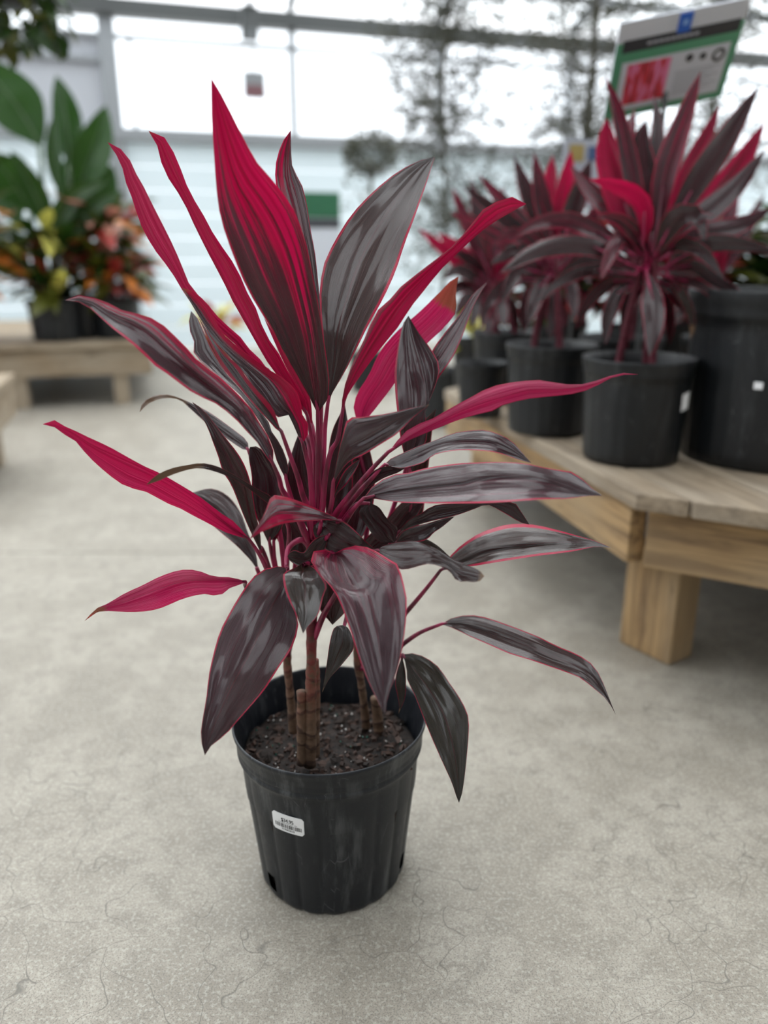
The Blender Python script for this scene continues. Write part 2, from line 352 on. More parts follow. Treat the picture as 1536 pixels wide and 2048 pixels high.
# ------------------------------------------------------------------ benches
def bench_board(name, p, q, w, z0, z1, m, parent, root):
    """a board from plan point p to q, w wide"""
    p, q = Vector(p), Vector(q); d = q - p; L = d.length
    o = MB().box((0, 0, 0), (L, w, z1 - z0)).build(name, m, parent, bevel=.003)
    c = (p + q) / 2; o.location = (c.x - root[0], c.y - root[1], (z0 + z1) / 2); o.rotation_euler = (0, 0, math.atan2(d.y, d.x)); return o
def clip_plank(a, b, s0, s1, poly):
    """polygon clipped to the strip s0<=dot(p,n)<=s1"""
    def clip(P, n, c):
        out = []
        for i in range(len(P)):
            p, q = P[i], P[(i + 1) % len(P)]; dp, dq = p.dot(n) - c, q.dot(n) - c
            if dp >= 0: out.append(p)
            if dp * dq < 0: out.append(p.lerp(q, dp / (dp - dq)))
        return out
    n = Vector((b.x, b.y)); P = clip(poly, n, s0); P = clip(P, -n, -s1) if P else P; return P
R0 = Vector((.513, 1.516)); eL = Vector((-.215, .977)).normalized(); eF = Vector((.864, -.503)).normalized()
bench = empty('display_bench', (R0.x, R0.y, 0), 0, label='low weathered timber bench carrying the black pots of red cordylines', cat='bench')
Bk = R0 + eL * 1.36; Bk2 = Bk + Vector((.42, .62)); Fr = R0 + eF * .95; Fr2 = Fr + Vector((1.2, .15)); Br2 = Vector((2.5, 3.25))
poly = [R0, Fr, Fr2, Br2, Bk2, Bk]
nP = Vector((eL.y, -eL.x)); s = R0.dot(nP); k = 0
ws = [.075, .165, .14, .15, .14, .145, .14, .15, .14, .14, .14]
smin = min(p.dot(nP) for p in poly); smax = max(p.dot(nP) for p in poly); s = smin
rnd = random.Random(4)
s = R0.dot(nP)
strips = []; q = s
for w in ws + [.14] * 14:
    strips.append((q, q + w)); q += w + .007
for a, b in strips:
    P = clip_plank(None, Vector((nP.x, nP.y)), a, b, poly)
    if len(P) < 3: continue
    dz = rnd.uniform(-.004, 0)
    me = MB().prism([(p.x - R0.x, p.y - R0.y) for p in P], .403 + dz, .440 + dz)
    # plank local frame so the grain runs along it
    c = sum((Vector((p.x - R0.x, p.y - R0.y)) for p in P), Vector((0, 0))) / len(P); ang = math.atan2(eL.y, eL.x); Rm = Matrix.Rotation(-ang, 3, 'Z')
    me.v = [tuple(Rm @ Vector((v[0] - c.x, v[1] - c.y, v[2] - .42))) for v in me.v]
    o = me.build('plank', M_WOOD_TOP, bench, bevel=.004); o.location = (c.x, c.y, .42); o.rotation_euler = (0, 0, ang)
inn = Vector((.03, .062))
def beam(p, q, name='side_beam'): return bench_board(name, p, q, .038, .262, .401, M_WOOD, bench, R0)
beam(R0 + inn, Bk + inn); beam(R0 + inn + eF * .022, Fr + inn, 'front_beam'); beam(Bk + inn + Vector((.02, .02)), Bk2 + inn, 'back_beam')
beam(R0 + inn + eF * .55 + eL * .05, Bk2 + Vector((.2, -.2)), 'joist'); beam(Bk2 + Vector((.1, -.06)), Br2 + Vector((-.1, -.06)), 'back_beam')
def leg(c, ang, w=.145, d=.085, h=.262, parent=bench, root=R0, m=M_WOOD):
    o = MB().box((0, 0, 0), (h, w, d)).build('leg', m, parent, bevel=.006); o.location = (c[0] - root[0], c[1] - root[1], h / 2)
    o.rotation_euler = (0, -PI / 2, 0); o.rotation_euler = (Matrix.Rotation(ang, 3, 'Z') @ Matrix.Rotation(-PI / 2, 3, 'Y')).to_euler(); return o
aL = math.atan2(-.83, .56) + PI / 2
leg((.647, 1.675), aL); leg((.40, 2.90), .3); leg((.74, 3.33), .1); leg((1.34, 1.35), 0); leg((2.3, 1.5), 0); leg((2.3, 3.1), 0)

# the bench along the back on the left
LK = Vector((-1.60, 4.97)) + WD.to_2d() * .13; fl = -WD.to_2d(); bk = Vector((-WD.y, WD.x))
lb = empty('pallet_bench', (LK.x, LK.y, 0), 0, label='low pale timber bench under the green and orange plants', cat='bench')
for i in range(15):  # extra rows at the back added to keep light out from under the bench
    a = LK + bk * (i * .145 + .07); bench_board('plank', a, a + fl * 2.6, .138, .365, .40, M_WOOD_PALE, lb, LK)
bench_board('front_beam', LK + bk * .05, LK + bk * .05 + fl * 2.6, .04, .195, .364, M_WOOD_PALE, lb, LK)
bench_board('side_beam', LK + fl * .03 + bk * .08, LK + fl * .03 + bk * 2.08, .04, .195, .364, M_WOOD_PALE, lb, LK)
bench_board('back_beam', LK + bk * 2.1, LK + bk * 2.1 + fl * 2.6, .04, .195, .364, M_WOOD_PALE, lb, LK)
for t_ in (.20, .80, 1.4, 2.1):
    for n_ in (.11, 2.03): c = LK + fl * t_ + bk * n_; leg(c, WROT, .12, .09, .195, lb, LK, M_WOOD_PALE)
# the corner of another bench at the left edge
NK = Vector((-1.47, 2.86))
nb = empty('corner_bench', (NK.x, NK.y, 0), 0, label='pale timber bench corner cut off by the left edge of the picture', cat='bench')
for i in range(5):
    a = NK + bk * (i * .145 + .07); bench_board('plank', a, a + fl * 1.6, .138, .365, .40, M_WOOD_PALE, nb, NK)
bench_board('front_beam', NK + bk * .05, NK + bk * .05 + fl * 1.6, .04, .222, .364, M_WOOD_PALE, nb, NK)
bench_board('side_beam', NK + fl * .03 + bk * .08, NK + fl * .03 + bk * .7, .04, .222, .364, M_WOOD_PALE, nb, NK)
for t_ in (.13, 1.4):
    for n_ in (.11, .62): c = NK + fl * t_ + bk * n_; leg(c, WROT, .12, .09, .222, nb, NK, M_WOOD_PALE)

# ------------------------------------------------------------------ leaves
HERO_AXIS=[-0.0789,0.984,0]
HERO=[
('A',[[-1.4,-50,708.9,-1.4,-50,708.9,-1.4,-50,708.9],[-10.3,-55.9,730.5,-3.9,-54.2,732,12.3,-57.5,728.8],[-20.4,-62.2,750.9,-6.1,-58.4,754.7,14.5,-62.5,752.5],[-30.6,-68.6,770.5,-8.4,-62.6,776.8,12.7,-66.8,775.5],[-40.2,-74.9,789.9,-10.3,-66.8,798.5,10.1,-70.9,797.8],[-48.2,-79.7,809.4,-14.2,-70.5,819.3,8.1,-74.9,819.6],[-58,-83.4,827.5,-18.6,-72.6,839.4,4.9,-77.3,840.7],[-67.6,-86.9,845.2,-23.2,-74.7,859.1,1.5,-79.6,861.3],[-75.6,-89.8,863.2,-28.3,-76.8,878.3,-1.7,-82.1,881.6],[-82.2,-92,881.6,-34.6,-78.9,896.7,-5.6,-84.7,901.3],[-88.1,-92.4,899.9,-42.7,-80,914.2,-11.2,-86.3,920.2],[-93.6,-91.4,918.3,-51.9,-80,930.9,-18.6,-86.7,938.3],[-97.5,-89.7,936.9,-61.9,-80,946.9,-29.3,-86.6,954.5],[-99.4,-87.2,955.8,-72.6,-80,962.3,-41.9,-86.2,969.3],[-100.2,-85.4,974.5,-80.1,-80,979,-54.9,-85,983.7],[-100.9,-82.5,993.2,-85.7,-78.4,996.5,-64.7,-82.6,1000.3],[-101.8,-79.3,1011.8,-90.4,-76.3,1014.2,-73.7,-79.6,1017.2],[-102.2,-76.3,1030.3,-94.5,-74.2,1031.9,-82.4,-76.6,1034.2],[-101.9,-73.1,1048.8,-98,-72.1,1049.6,-91.3,-73.4,1050.9],[-101.5,-70,1067.1,-101.5,-70,1067.1,-101.5,-70,1067.1]],[0.52,0.75,0.12,0.035,0.15,0],[[-1,-52,716.4],[-1.5,-50,680],[-2.5,-50,643.1],[-4.1,-50,580.8],[-7.4,-50,549.4]]),
('B',[[9,-35,716.9,9,-35,716.9,9,-35,716.9],[7.6,-30.6,735.7,13.1,-29.7,733.5,16.4,-30.8,732.2],[6.4,-26,754.3,15.5,-24.5,750.5,25.4,-27.6,746.7],[5.6,-21.2,772.9,17.7,-19.2,767.5,34.1,-24.5,761.4],[5.2,-16.3,791.5,19.3,-13.9,784.5,42,-21.2,776.4],[3.3,-10.4,809.6,21.5,-7.4,801.3,49.8,-16.4,791.3],[1.1,-0.8,827.7,25.3,3.2,817.6,57.4,-7.1,805.8],[-0.1,8.7,846.1,30.5,13.7,833.7,65.5,2.4,820],[1.2,18.5,864.5,35.9,24.2,849.9,74.2,11.8,834.3],[5,28.7,882.7,41.3,34.7,866.3,82.3,21.3,849.2],[12.5,41.5,899.9,47.4,47.4,882.7,89.8,33.4,864.4],[21.7,56.4,916.7,55,62.1,898.7,96.4,48.4,880.2],[31.9,71.2,933.2,63.9,76.8,914.5,102.1,64.2,896.7],[44,86.3,948.9,73.6,91.6,930.2,108.3,80,913.4],[57.9,101.6,963.7,83.9,106.3,945.9,115.2,95.8,930.2],[73,120.1,978.2,94.7,124.2,962,122.2,114.9,947.6],[89.3,139.8,992.3,106.2,143.2,978.2,129.1,135.3,965.6],[107.4,159.8,1004.9,118.5,162.1,994.4,136.1,156,984.1],[127.6,179.9,1015.5,132.7,181.1,1009.8,142.9,177.4,1003.2],[149.7,200,1023.1,149.7,200,1023.1,149.7,200,1023.1]],[-0.12,0.1,0,0.05,0.75,0],[[10.2,-35,719.3],[5.6,-30,687.9],[3.2,-35,651.8],[-2.6,-40,572.3],[-9.3,-45,541]]),
('C',[[28.5,-70,710.3,28.5,-70,710.3,28.5,-70,710.3],[29.5,-69.8,729.5,31.6,-70,728.4,31.9,-70.2,727.9],[33.4,-69.5,748.1,37.9,-70,745.4,41.3,-71.4,743.3],[40,-69.2,765.8,46.3,-70,761.3,51.4,-72.2,757.9],[47.8,-69,782.8,55.2,-70,776.8,61.8,-72.9,772.2],[56.1,-68.3,799.4,64.4,-69.5,791.7,72.3,-73,785.9],[63.6,-65.9,815.9,74.3,-67.4,806,83.2,-71.4,799.1],[72.1,-63.6,831.7,84.2,-65.3,820.2,94.3,-69.9,812],[85.9,-61.9,843.6,94.1,-63.2,834.2,103.5,-67.6,826],[97.8,-59.8,857,105.3,-61.1,847.2,113.2,-65,839.7],[112.2,-56.9,868.1,117.1,-57.9,859.5,124,-61.4,852.4],[126.8,-52.9,878.8,129.5,-53.7,871.4,134.7,-56.5,865.3],[141.6,-48.8,889.4,142.2,-49.5,883,146,-51.8,877.7],[156.1,-44.6,900.5,155.1,-45.3,894.4,158.2,-47.4,889.3],[168.7,-40.3,913.3,168.2,-41.1,905.6,170.8,-43,900.6],[180.4,-35.8,927,181.4,-36.8,916.8,183.5,-38.8,911.9],[191.9,-31.4,940.8,194.4,-32.6,928.2,197,-34.9,922.2],[207.8,-27.3,949.6,208.3,-28.4,938.6,211.6,-31.3,931.2],[225.9,-23.2,954.8,224.9,-24.2,944.9,227,-26.2,939.5],[243,-20,947.5,243,-20,947.5,243,-20,947.5]],[0.72,0.2,0.1,0.06,0.1,0],[[28.5,-70,707.9],[23.3,-70,681.3],[14.6,-65,665.3],[7,-60,633.3],[1.8,-60,589.1],[-4.2,-55,561.7],[-10.3,-50,536.2]]),
('D',[[4.1,0,782.4,4.1,0,782.4,4.1,0,782.4],[-0.7,10.2,795.5,0.7,10.5,795.3,2.6,9.9,795.7],[-5.4,20.5,808.7,-2.8,21.1,808.4,1.1,19.7,809.1],[-10.3,30.7,822.1,-6.1,31.6,821.7,-0.5,29.6,822.7],[-15.2,40.9,835.6,-9.3,42.1,835.2,-2.3,39.7,836.4],[-20.1,50,849.3,-12.2,51.6,848.9,-4.2,48.8,850.2],[-25,55.8,863.2,-14.7,57.9,862.9,-5.8,54.8,864.3],[-29.8,61.6,877.1,-17.3,64.2,876.9,-7.3,60.8,878.4],[-34.7,67.5,891,-20,70.5,890.9,-9.1,66.8,892.5],[-39.4,73.5,905,-22.8,76.8,904.9,-11.8,73,906.5],[-43.9,79.5,919.1,-25.8,83.2,919,-14.9,79.4,920.6],[-48.5,85.5,933.2,-29,89.5,933.1,-17.2,85.4,934.7],[-53,91.6,947.4,-32.5,95.8,947.1,-19.4,91.3,949],[-57.4,97.9,961.7,-36.8,102.1,961.1,-22.5,97.2,963.1],[-60.6,104.5,976.3,-41.4,108.4,975,-26.6,103.3,977.1],[-61.9,109.6,991.1,-44.8,113.2,989,-33.8,109.4,989.8],[-60.6,114.3,1005.8,-45.9,117.4,1003.3,-40.1,115.4,1002.9],[-56.7,119.2,1020.1,-45.3,121.6,1017.6,-41.3,120.2,1017.2],[-50.8,124.3,1033.8,-43.9,125.8,1031.9,-41.6,125,1031.7],[-42,130,1046.1,-42,130,1046.1,-42,130,1046.1]],[0.3,0.45,-0.1,0.05,0.1,0],[[3.1,0,786.5],[-1.1,0,706.9],[-2.8,-10,658.4],[-6.9,-30,582.1],[-10.8,-40,545.8]]),
('E',[[-15.9,-30,700.2,-15.9,-30,700.2,-15.9,-30,700.2],[-27.5,-27.2,717.8,-22.4,-25.8,719.4,-17.1,-26.9,721.4],[-38.8,-23,735.2,-33.7,-21.6,737,-28.3,-22.7,739.3],[-52.4,-19.2,750.6,-46.2,-17.4,753.6,-39.6,-18.8,757],[-64.7,-15.4,767.1,-57.2,-13.2,771.1,-49.2,-14.9,775.7],[-75.4,-9.9,784.7,-68.7,-7.9,788.4,-61.5,-9.5,792.5],[-86.3,-1.6,802.2,-79.2,0.5,806.2,-71.4,-1.2,810.4],[-97.1,6.3,819.8,-88.4,8.9,824.7,-78.9,6.9,829.8],[-108.2,14.7,837.5,-99.5,17.4,842.5,-89.9,15.3,847.8],[-117.8,23,855.9,-108.7,25.8,861.3,-98.7,23.6,866.9],[-128,30.4,874.1,-119.2,33.2,879.6,-109.4,31,885.1],[-138.4,37.1,892.2,-130.8,39.5,897.2,-122.2,37.6,902.2],[-148.4,43.7,910.5,-141.8,45.8,915.2,-134.3,44.1,919.7],[-158.1,50,929,-151.8,52.1,933.7,-144.6,50.5,938.2],[-167.1,56.7,947.8,-162,58.4,952,-156.1,57,956.1],[-177.4,61.3,965.7,-172,63.2,970.3,-165.8,61.7,974.6],[-188.9,64.9,982.6,-181.5,67.4,988.4,-172.9,65.4,993.8],[-197.2,69.1,1001.1,-189.7,71.6,1007.2,-181,69.6,1012.7],[-201.8,74.1,1020.7,-197.3,75.8,1025.6,-192.1,74.4,1030],[-212.7,80,1038.4,-212.7,80,1038.4,-212.7,80,1038.4]],[0.78,0.1,0.05,0.03,0.1,0.02],[[-15.8,-30,702.7],[-10.7,-30,669.4],[-7.5,-35,639.2],[-10.5,-40,559.1]]),
('E2',[[-10.5,-20,685.9,-10.5,-20,685.9,-10.5,-20,685.9],[-13.7,-17.1,692.8,-12.4,-16.8,693.1,-11.1,-17.1,693.5],[-16.8,-14.2,699.7,-14.2,-13.7,700.3,-11.5,-14.2,701.2],[-19.9,-11.3,706.6,-16.1,-10.5,707.6,-12.1,-11.3,708.9],[-23.1,-8.4,713.5,-18.1,-7.4,714.8,-13,-8.4,716.5],[-26.3,-5.4,720.4,-20.7,-4.2,722,-14.9,-5.4,724],[-29.5,-2.1,727.3,-24.4,-1.1,728.7,-19.2,-2.1,730.5],[-32.9,2.2,734,-28.6,3.2,735.1,-24.1,2.2,736.5],[-36.5,7,740.6,-32.4,7.9,741.7,-28.1,7,743],[-40.4,11.8,747.1,-36.3,12.6,748.3,-32,11.8,749.7],[-44.5,16.5,753.5,-40.3,17.4,754.9,-35.9,16.5,756.4],[-48.4,21.2,760.1,-44.1,22.1,761.6,-39.6,21.2,763.3],[-52.1,25.9,766.9,-48,26.8,768.4,-43.5,25.9,770.1],[-55.8,30.2,773.7,-51.9,31.1,775.1,-47.8,30.2,776.8],[-59.2,33.5,780.7,-55.9,34.2,782,-52.3,33.5,783.4],[-62.7,36.8,787.7,-59.9,37.4,788.7,-57,36.8,789.9],[-66.1,40.1,794.7,-64,40.5,795.5,-61.8,40.1,796.4],[-69.5,43.4,801.8,-68.1,43.7,802.3,-66.6,43.4,802.9],[-72.9,46.7,808.9,-72.1,46.8,809.2,-71.4,46.7,809.5],[-76.1,50,816,-76.1,50,816,-76.1,50,816]],[0.7,0,0,0.04,0.1,0],[[-10.5,-20,687.1],[-6.8,-30,656.9],[-8.9,-40,572.3]]),
('F',[[-67.1,10,752.7,-67.1,10,752.7,-67.1,10,752.7],[-85.4,13,758.1,-81.5,14.2,762.2,-77.2,12.5,766.6],[-97.7,17.5,772,-94.6,18.4,775.4,-91,17,779],[-110.6,21.5,785.4,-106.7,22.6,789.4,-102.3,20.9,793.6],[-125,25.7,797.6,-121.2,26.8,801.4,-116.8,25.2,805.4],[-139.6,30.4,809.6,-135.5,31.6,813.6,-130.8,29.8,817.8],[-154,36.5,822,-149.1,37.9,826.7,-143.4,35.8,831.6],[-167.8,42.8,835.1,-163,44.2,839.7,-157.4,42.1,844.4],[-178.9,49.3,850.3,-174.5,50.5,854.3,-169.4,48.7,858.4],[-188.9,55.3,866.2,-183.3,56.8,870.8,-176.7,54.6,875.4],[-200.4,62.3,881.3,-192.9,64.2,886.8,-184.3,61.3,892.3],[-213.1,70.2,896,-203.8,72.6,902.6,-192.9,69.1,909],[-224.4,78.5,911.7,-214.2,81.1,918.8,-202.2,77.2,925.6],[-234.1,86.9,928.3,-223.8,89.5,935.4,-211.8,85.6,942.2],[-241.6,95.5,946,-232.3,97.9,952.7,-221.4,94.3,958.9],[-248.4,104.2,964,-240.4,106.3,970.1,-231,103.2,975.8],[-256.6,112.9,981.6,-249.9,114.7,987.2,-241.9,112,992.3],[-262.1,121.7,1000.1,-257.1,123.2,1005,-251,121,1009.4],[-271.5,130.6,1017.4,-268.4,131.6,1020.8,-264.5,130.2,1023.9],[-284.2,140,1033.5,-284.2,140,1033.5,-284.2,140,1033.5]],[0.85,0.15,0,0.03,0.05,0],[[-67.7,10,753.9],[-43.6,0,720.9],[-24.5,-10,683.8],[-12.5,-30,650.6],[-13,-40,559.1]]),
('G2',[[-18.7,-70,676.3,-18.7,-70,676.3,-18.7,-70,676.3],[-24.5,-68.1,687.7,-22.8,-67.9,687.9,-11.6,-71.7,688.9],[-29.5,-66.1,699.3,-26.9,-65.8,699.5,-11.4,-71.1,701],[-34.8,-64,710.4,-32.1,-63.7,710.6,-18.1,-68.4,711.5],[-47.4,-63.1,707.4,-40.1,-61.6,719.9,-19.5,-68.6,725],[-57.3,-60.3,714.5,-47.4,-58.4,729.5,-23.2,-66.9,737.5],[-64.9,-54,724.3,-54,-52.1,739.5,-32.6,-59.5,746.4],[-73,-47.7,733.8,-61.8,-45.8,748.7,-43.7,-52,754],[-81,-41.1,743.5,-71.8,-39.5,756.2,-56.2,-44.8,759.7],[-88.9,-34.3,753.4,-82.5,-33.2,763.1,-67.6,-38.2,767.3],[-97.7,-27.8,762.7,-93,-26.8,770.4,-79.8,-31.3,773.9],[-107.6,-21.3,771.4,-103.6,-20.5,777.7,-91.9,-24.5,780.9],[-117.5,-14.9,780,-113.6,-14.2,785.7,-103.4,-17.7,788.9],[-127.4,-8.6,788.9,-122.9,-7.9,794.5,-114.9,-10.6,797],[-135.9,-2.2,798.9,-131.8,-1.6,803.8,-123.3,-4.6,807.8],[-143.1,2.6,809.7,-139.7,3.2,813.7,-129.4,-0.7,819.8],[-150.2,6.9,820.5,-146.8,7.4,824.1,-135,2.7,832],[-157.3,11.2,831.5,-154.6,11.6,834.1,-144.9,7.6,841.7],[-164.4,15.6,842.4,-163,15.8,843.8,-156.5,12.9,849.9],[-171.5,20,853.3,-171.5,20,853.3,-171.5,20,853.3]],[0.35,0.25,0.75,0.04,0.05,0.05],[[-18.7,-70,678.4],[-15.1,-65,659.2],[-11.5,-60,633.3],[-8.8,-55,572.1],[-8.8,-50,542.8]]),
('G1',[[-39.3,-100,696.2,-39.3,-100,696.2,-39.3,-100,696.2],[-46.3,-98.6,701.3,-43.5,-97.9,703,-41.9,-99.1,704.5],[-52.2,-96.3,707.5,-49.9,-95.8,708.7,-44,-99.7,713.2],[-58.2,-94.2,713.7,-55.9,-93.7,714.8,-46.7,-99.7,721.5],[-64.3,-92.2,719.8,-61.6,-91.6,721.1,-51.2,-98.4,728.7],[-70.4,-89.7,725.8,-67.2,-88.9,727.5,-56.9,-95.6,735],[-76.5,-85.6,731.8,-72.9,-84.7,733.8,-63.1,-91.1,740.8],[-82.5,-81.5,738,-78.4,-80.5,740.3,-69.6,-86.3,746.5],[-88.5,-77.4,744.2,-83.9,-76.3,746.8,-76,-81.4,752.3],[-94.7,-73.4,750.3,-89.4,-72.1,753.4,-81.7,-77,758.7],[-101.2,-69.5,756.2,-94.8,-67.9,760,-86.8,-73,765.6],[-107.2,-65.4,762.5,-100.3,-63.7,766.7,-93.2,-68.2,771.5],[-112.3,-60.9,769.6,-106.3,-59.5,773.1,-100.9,-62.8,776.3],[-116.6,-56.4,777,-112.1,-55.3,779.6,-108.3,-57.5,781.6],[-121.1,-52,784.4,-117.4,-51.1,786.5,-114.7,-52.6,787.8],[-125.9,-46,791.7,-122.8,-45.3,793.5,-120.8,-46.4,794.3],[-130.7,-39.5,799.1,-128.3,-38.9,800.5,-126.9,-39.7,801],[-135.4,-33,806.6,-133.7,-32.6,807.6,-132.9,-33.1,807.9],[-140,-26.5,814.2,-139.2,-26.3,814.7,-138.8,-26.6,814.9],[-144.8,-20,821.9,-144.8,-20,821.9,-144.8,-20,821.9]],[0.02,0,0.35,0.3,0.6,0],[[-39.3,-100,697.9],[-32.4,-95,672.5],[-24.2,-85,640.2],[-20.2,-75,615.2],[-14.7,-65,590.8],[-11.9,-55,551.2]]),
('H',[[-47.6,-120,663,-47.6,-120,663,-47.6,-120,663],[-47.2,-115.5,679.6,-53.3,-122.1,679.2,-55.9,-125.8,677.4],[-52.6,-114.9,696,-60.8,-124.2,694.1,-63.4,-128.3,691.9],[-61.1,-117.1,711.2,-68.7,-126.3,708.5,-72.9,-133,704.7],[-68.9,-118,726.3,-77.1,-128.4,722.3,-82.2,-137,717.3],[-79.3,-119.3,739.3,-87.4,-130.5,734.1,-92.7,-139.9,728.3],[-90.4,-119.8,751.4,-99,-132.6,744.4,-104.2,-142.6,737.9],[-101.7,-120.9,763.1,-110.2,-134.7,754.8,-116.5,-148.5,745.2],[-113.8,-123.9,773.5,-121.3,-136.8,765.2,-128.3,-153.4,753.2],[-125.4,-126.6,784.1,-131.9,-138.9,775.6,-138.9,-156.3,762.8],[-135.8,-124.7,796.3,-142.8,-138.9,785.9,-149.7,-157.1,772.2],[-147.3,-121.7,807.4,-154.2,-136.8,795.9,-161.4,-156.7,780.6],[-159,-119.3,818.4,-165.3,-134.7,806.1,-171.8,-154,790.8],[-172.1,-119.6,826.7,-176.8,-132.6,815.9,-182.6,-151.5,800.5],[-186.7,-121.8,831.4,-189.7,-130.5,824,-194.5,-148,809.4],[-202.7,-120.5,834.9,-204.7,-126.8,829.5,-208,-140.5,817.7],[-218.2,-115.3,842,-219.7,-122.6,835.3,-221.2,-131.9,826.8],[-233.3,-114.4,847.4,-233.4,-118.4,843.4,-233.5,-125.5,836.4],[-250.2,-111.5,850,-249.3,-114.2,847.1,-248.7,-117.9,843.3],[-266.8,-110,844.6,-266.8,-110,844.6,-266.8,-110,844.6]],[0.24,0.2,-0.42,0.08,0.05,0],[[-47.8,-120,664.8],[-42.3,-115,647.2],[-41.5,-100,628.6],[-34.7,-85,609.5],[-24.3,-70,577.1],[-15.2,-50,538.8]]),
('AH',[[-41.6,-60,629.6,-41.6,-60,629.6,-41.6,-60,629.6],[-47.4,-58.9,641.3,-42.6,-57.9,641.4,-37.6,-58.9,641.9],[-52.5,-57,653.1,-46.5,-55.8,653.5,-40.2,-57,654.4],[-55.7,-54.8,665.5,-50.2,-53.7,665.6,-44.4,-54.8,666.3],[-60.2,-52.5,677.4,-55.5,-51.6,677.1,-50.5,-52.5,677.2],[-66.3,-48.7,688.3,-62.3,-47.9,687.5,-58,-48.7,687],[-73.8,-40.6,698,-68.2,-39.5,697.4,-62.4,-40.6,697.3],[-81.9,-32.2,707.4,-76.7,-31.1,706.5,-71,-32.2,705.9],[-90.5,-23.6,716.7,-86,-22.6,715,-81.1,-23.6,713.7],[-99.8,-15.2,725.6,-95.4,-14.2,723.7,-90.6,-15.2,722.2],[-110.9,-5.8,733.2,-105.7,-4.7,731.8,-100.1,-5.8,730.8],[-122.7,4.5,740.2,-116.7,5.8,739.5,-110.2,4.5,739.2],[-134.6,14.9,747.6,-127.9,16.3,747.4,-120.6,14.9,747.5],[-146.5,25.1,755.2,-138.4,26.8,756,-129.6,25.1,757.2],[-158.8,35.2,762.6,-148.7,37.4,764.8,-137.8,35.2,767.5],[-168.8,45.5,772,-157.8,47.9,774.9,-145.7,45.5,778.2],[-169.9,56.7,784.5,-162,58.4,786.7,-153.4,56.7,789.2],[-176.8,67.2,796.2,-168.9,68.9,798.3,-160.2,67.2,800.8],[-179.9,78.2,808.8,-174,79.5,810.5,-167.5,78.2,812.3],[-178.9,90,821.6,-178.9,90,821.6,-178.9,90,821.6]],[-0.05,0.05,0,0.05,0.15,0],[[-41.6,-60,630.9],[-32.8,-55,590.1],[-17.5,-50,542.8]]),
('I',[[-90,-60,551,-90,-60,551,-90,-60,551],[-98.6,-65.6,566.1,-101.8,-64.2,561.9,-104.1,-65,557.4],[-108,-70.7,579.8,-113.3,-68.4,572.9,-117.8,-70,564.3],[-120.1,-74.4,589.9,-124,-72.6,584.4,-130.4,-74.7,573.3],[-130.9,-78.5,601.3,-134.2,-76.8,596.2,-142.7,-79.4,582.4],[-141.4,-82.6,612.6,-144.4,-81.1,607.7,-154.7,-84.1,591.3],[-152.7,-86.6,622.6,-155,-85.3,618.3,-166.2,-88.6,600.8],[-164.1,-90.7,632,-165.9,-89.5,628,-178.4,-93.2,608.6],[-175.4,-94.9,641.2,-177,-93.7,637.1,-189.6,-97.4,617.8],[-186.9,-99,649.6,-188.2,-97.9,645.6,-200.7,-101.5,626.6],[-199.6,-100.9,656.3,-200.2,-100,653,-213.9,-104.1,631.4],[-212,-101.2,663.5,-213,-100,659.4,-227.1,-104.2,637.1],[-224.2,-101.5,671,-225.7,-100,665.6,-238.6,-103.8,645.6],[-236.3,-102,678.6,-238.6,-100,671.7,-249.5,-103.2,654.8],[-248.8,-102.2,685.3,-251.3,-100,677.7,-259.8,-102.5,664.6],[-262.3,-100.4,691.1,-264.2,-98.4,684,-269.8,-100.1,674.9],[-275.8,-97.9,697.3,-276.2,-96.3,691.9,-278.9,-97.4,685.9],[-289.7,-95.3,702.8,-288.4,-94.2,699.5,-291.3,-95.3,693],[-301.8,-94.1,710,-302.7,-92.1,703.1,-303.2,-92.4,701.3],[-318,-90,704.5,-318,-90,704.5,-318,-90,704.5]],[0.88,0,-0.12,0.03,0.05,0],[[-92,-60,552.6],[-81.9,-50,529.4],[-73.8,-40,502],[-70.9,-20,469.1],[-56,-0,382.1],[-59.2,10,347.6]]),
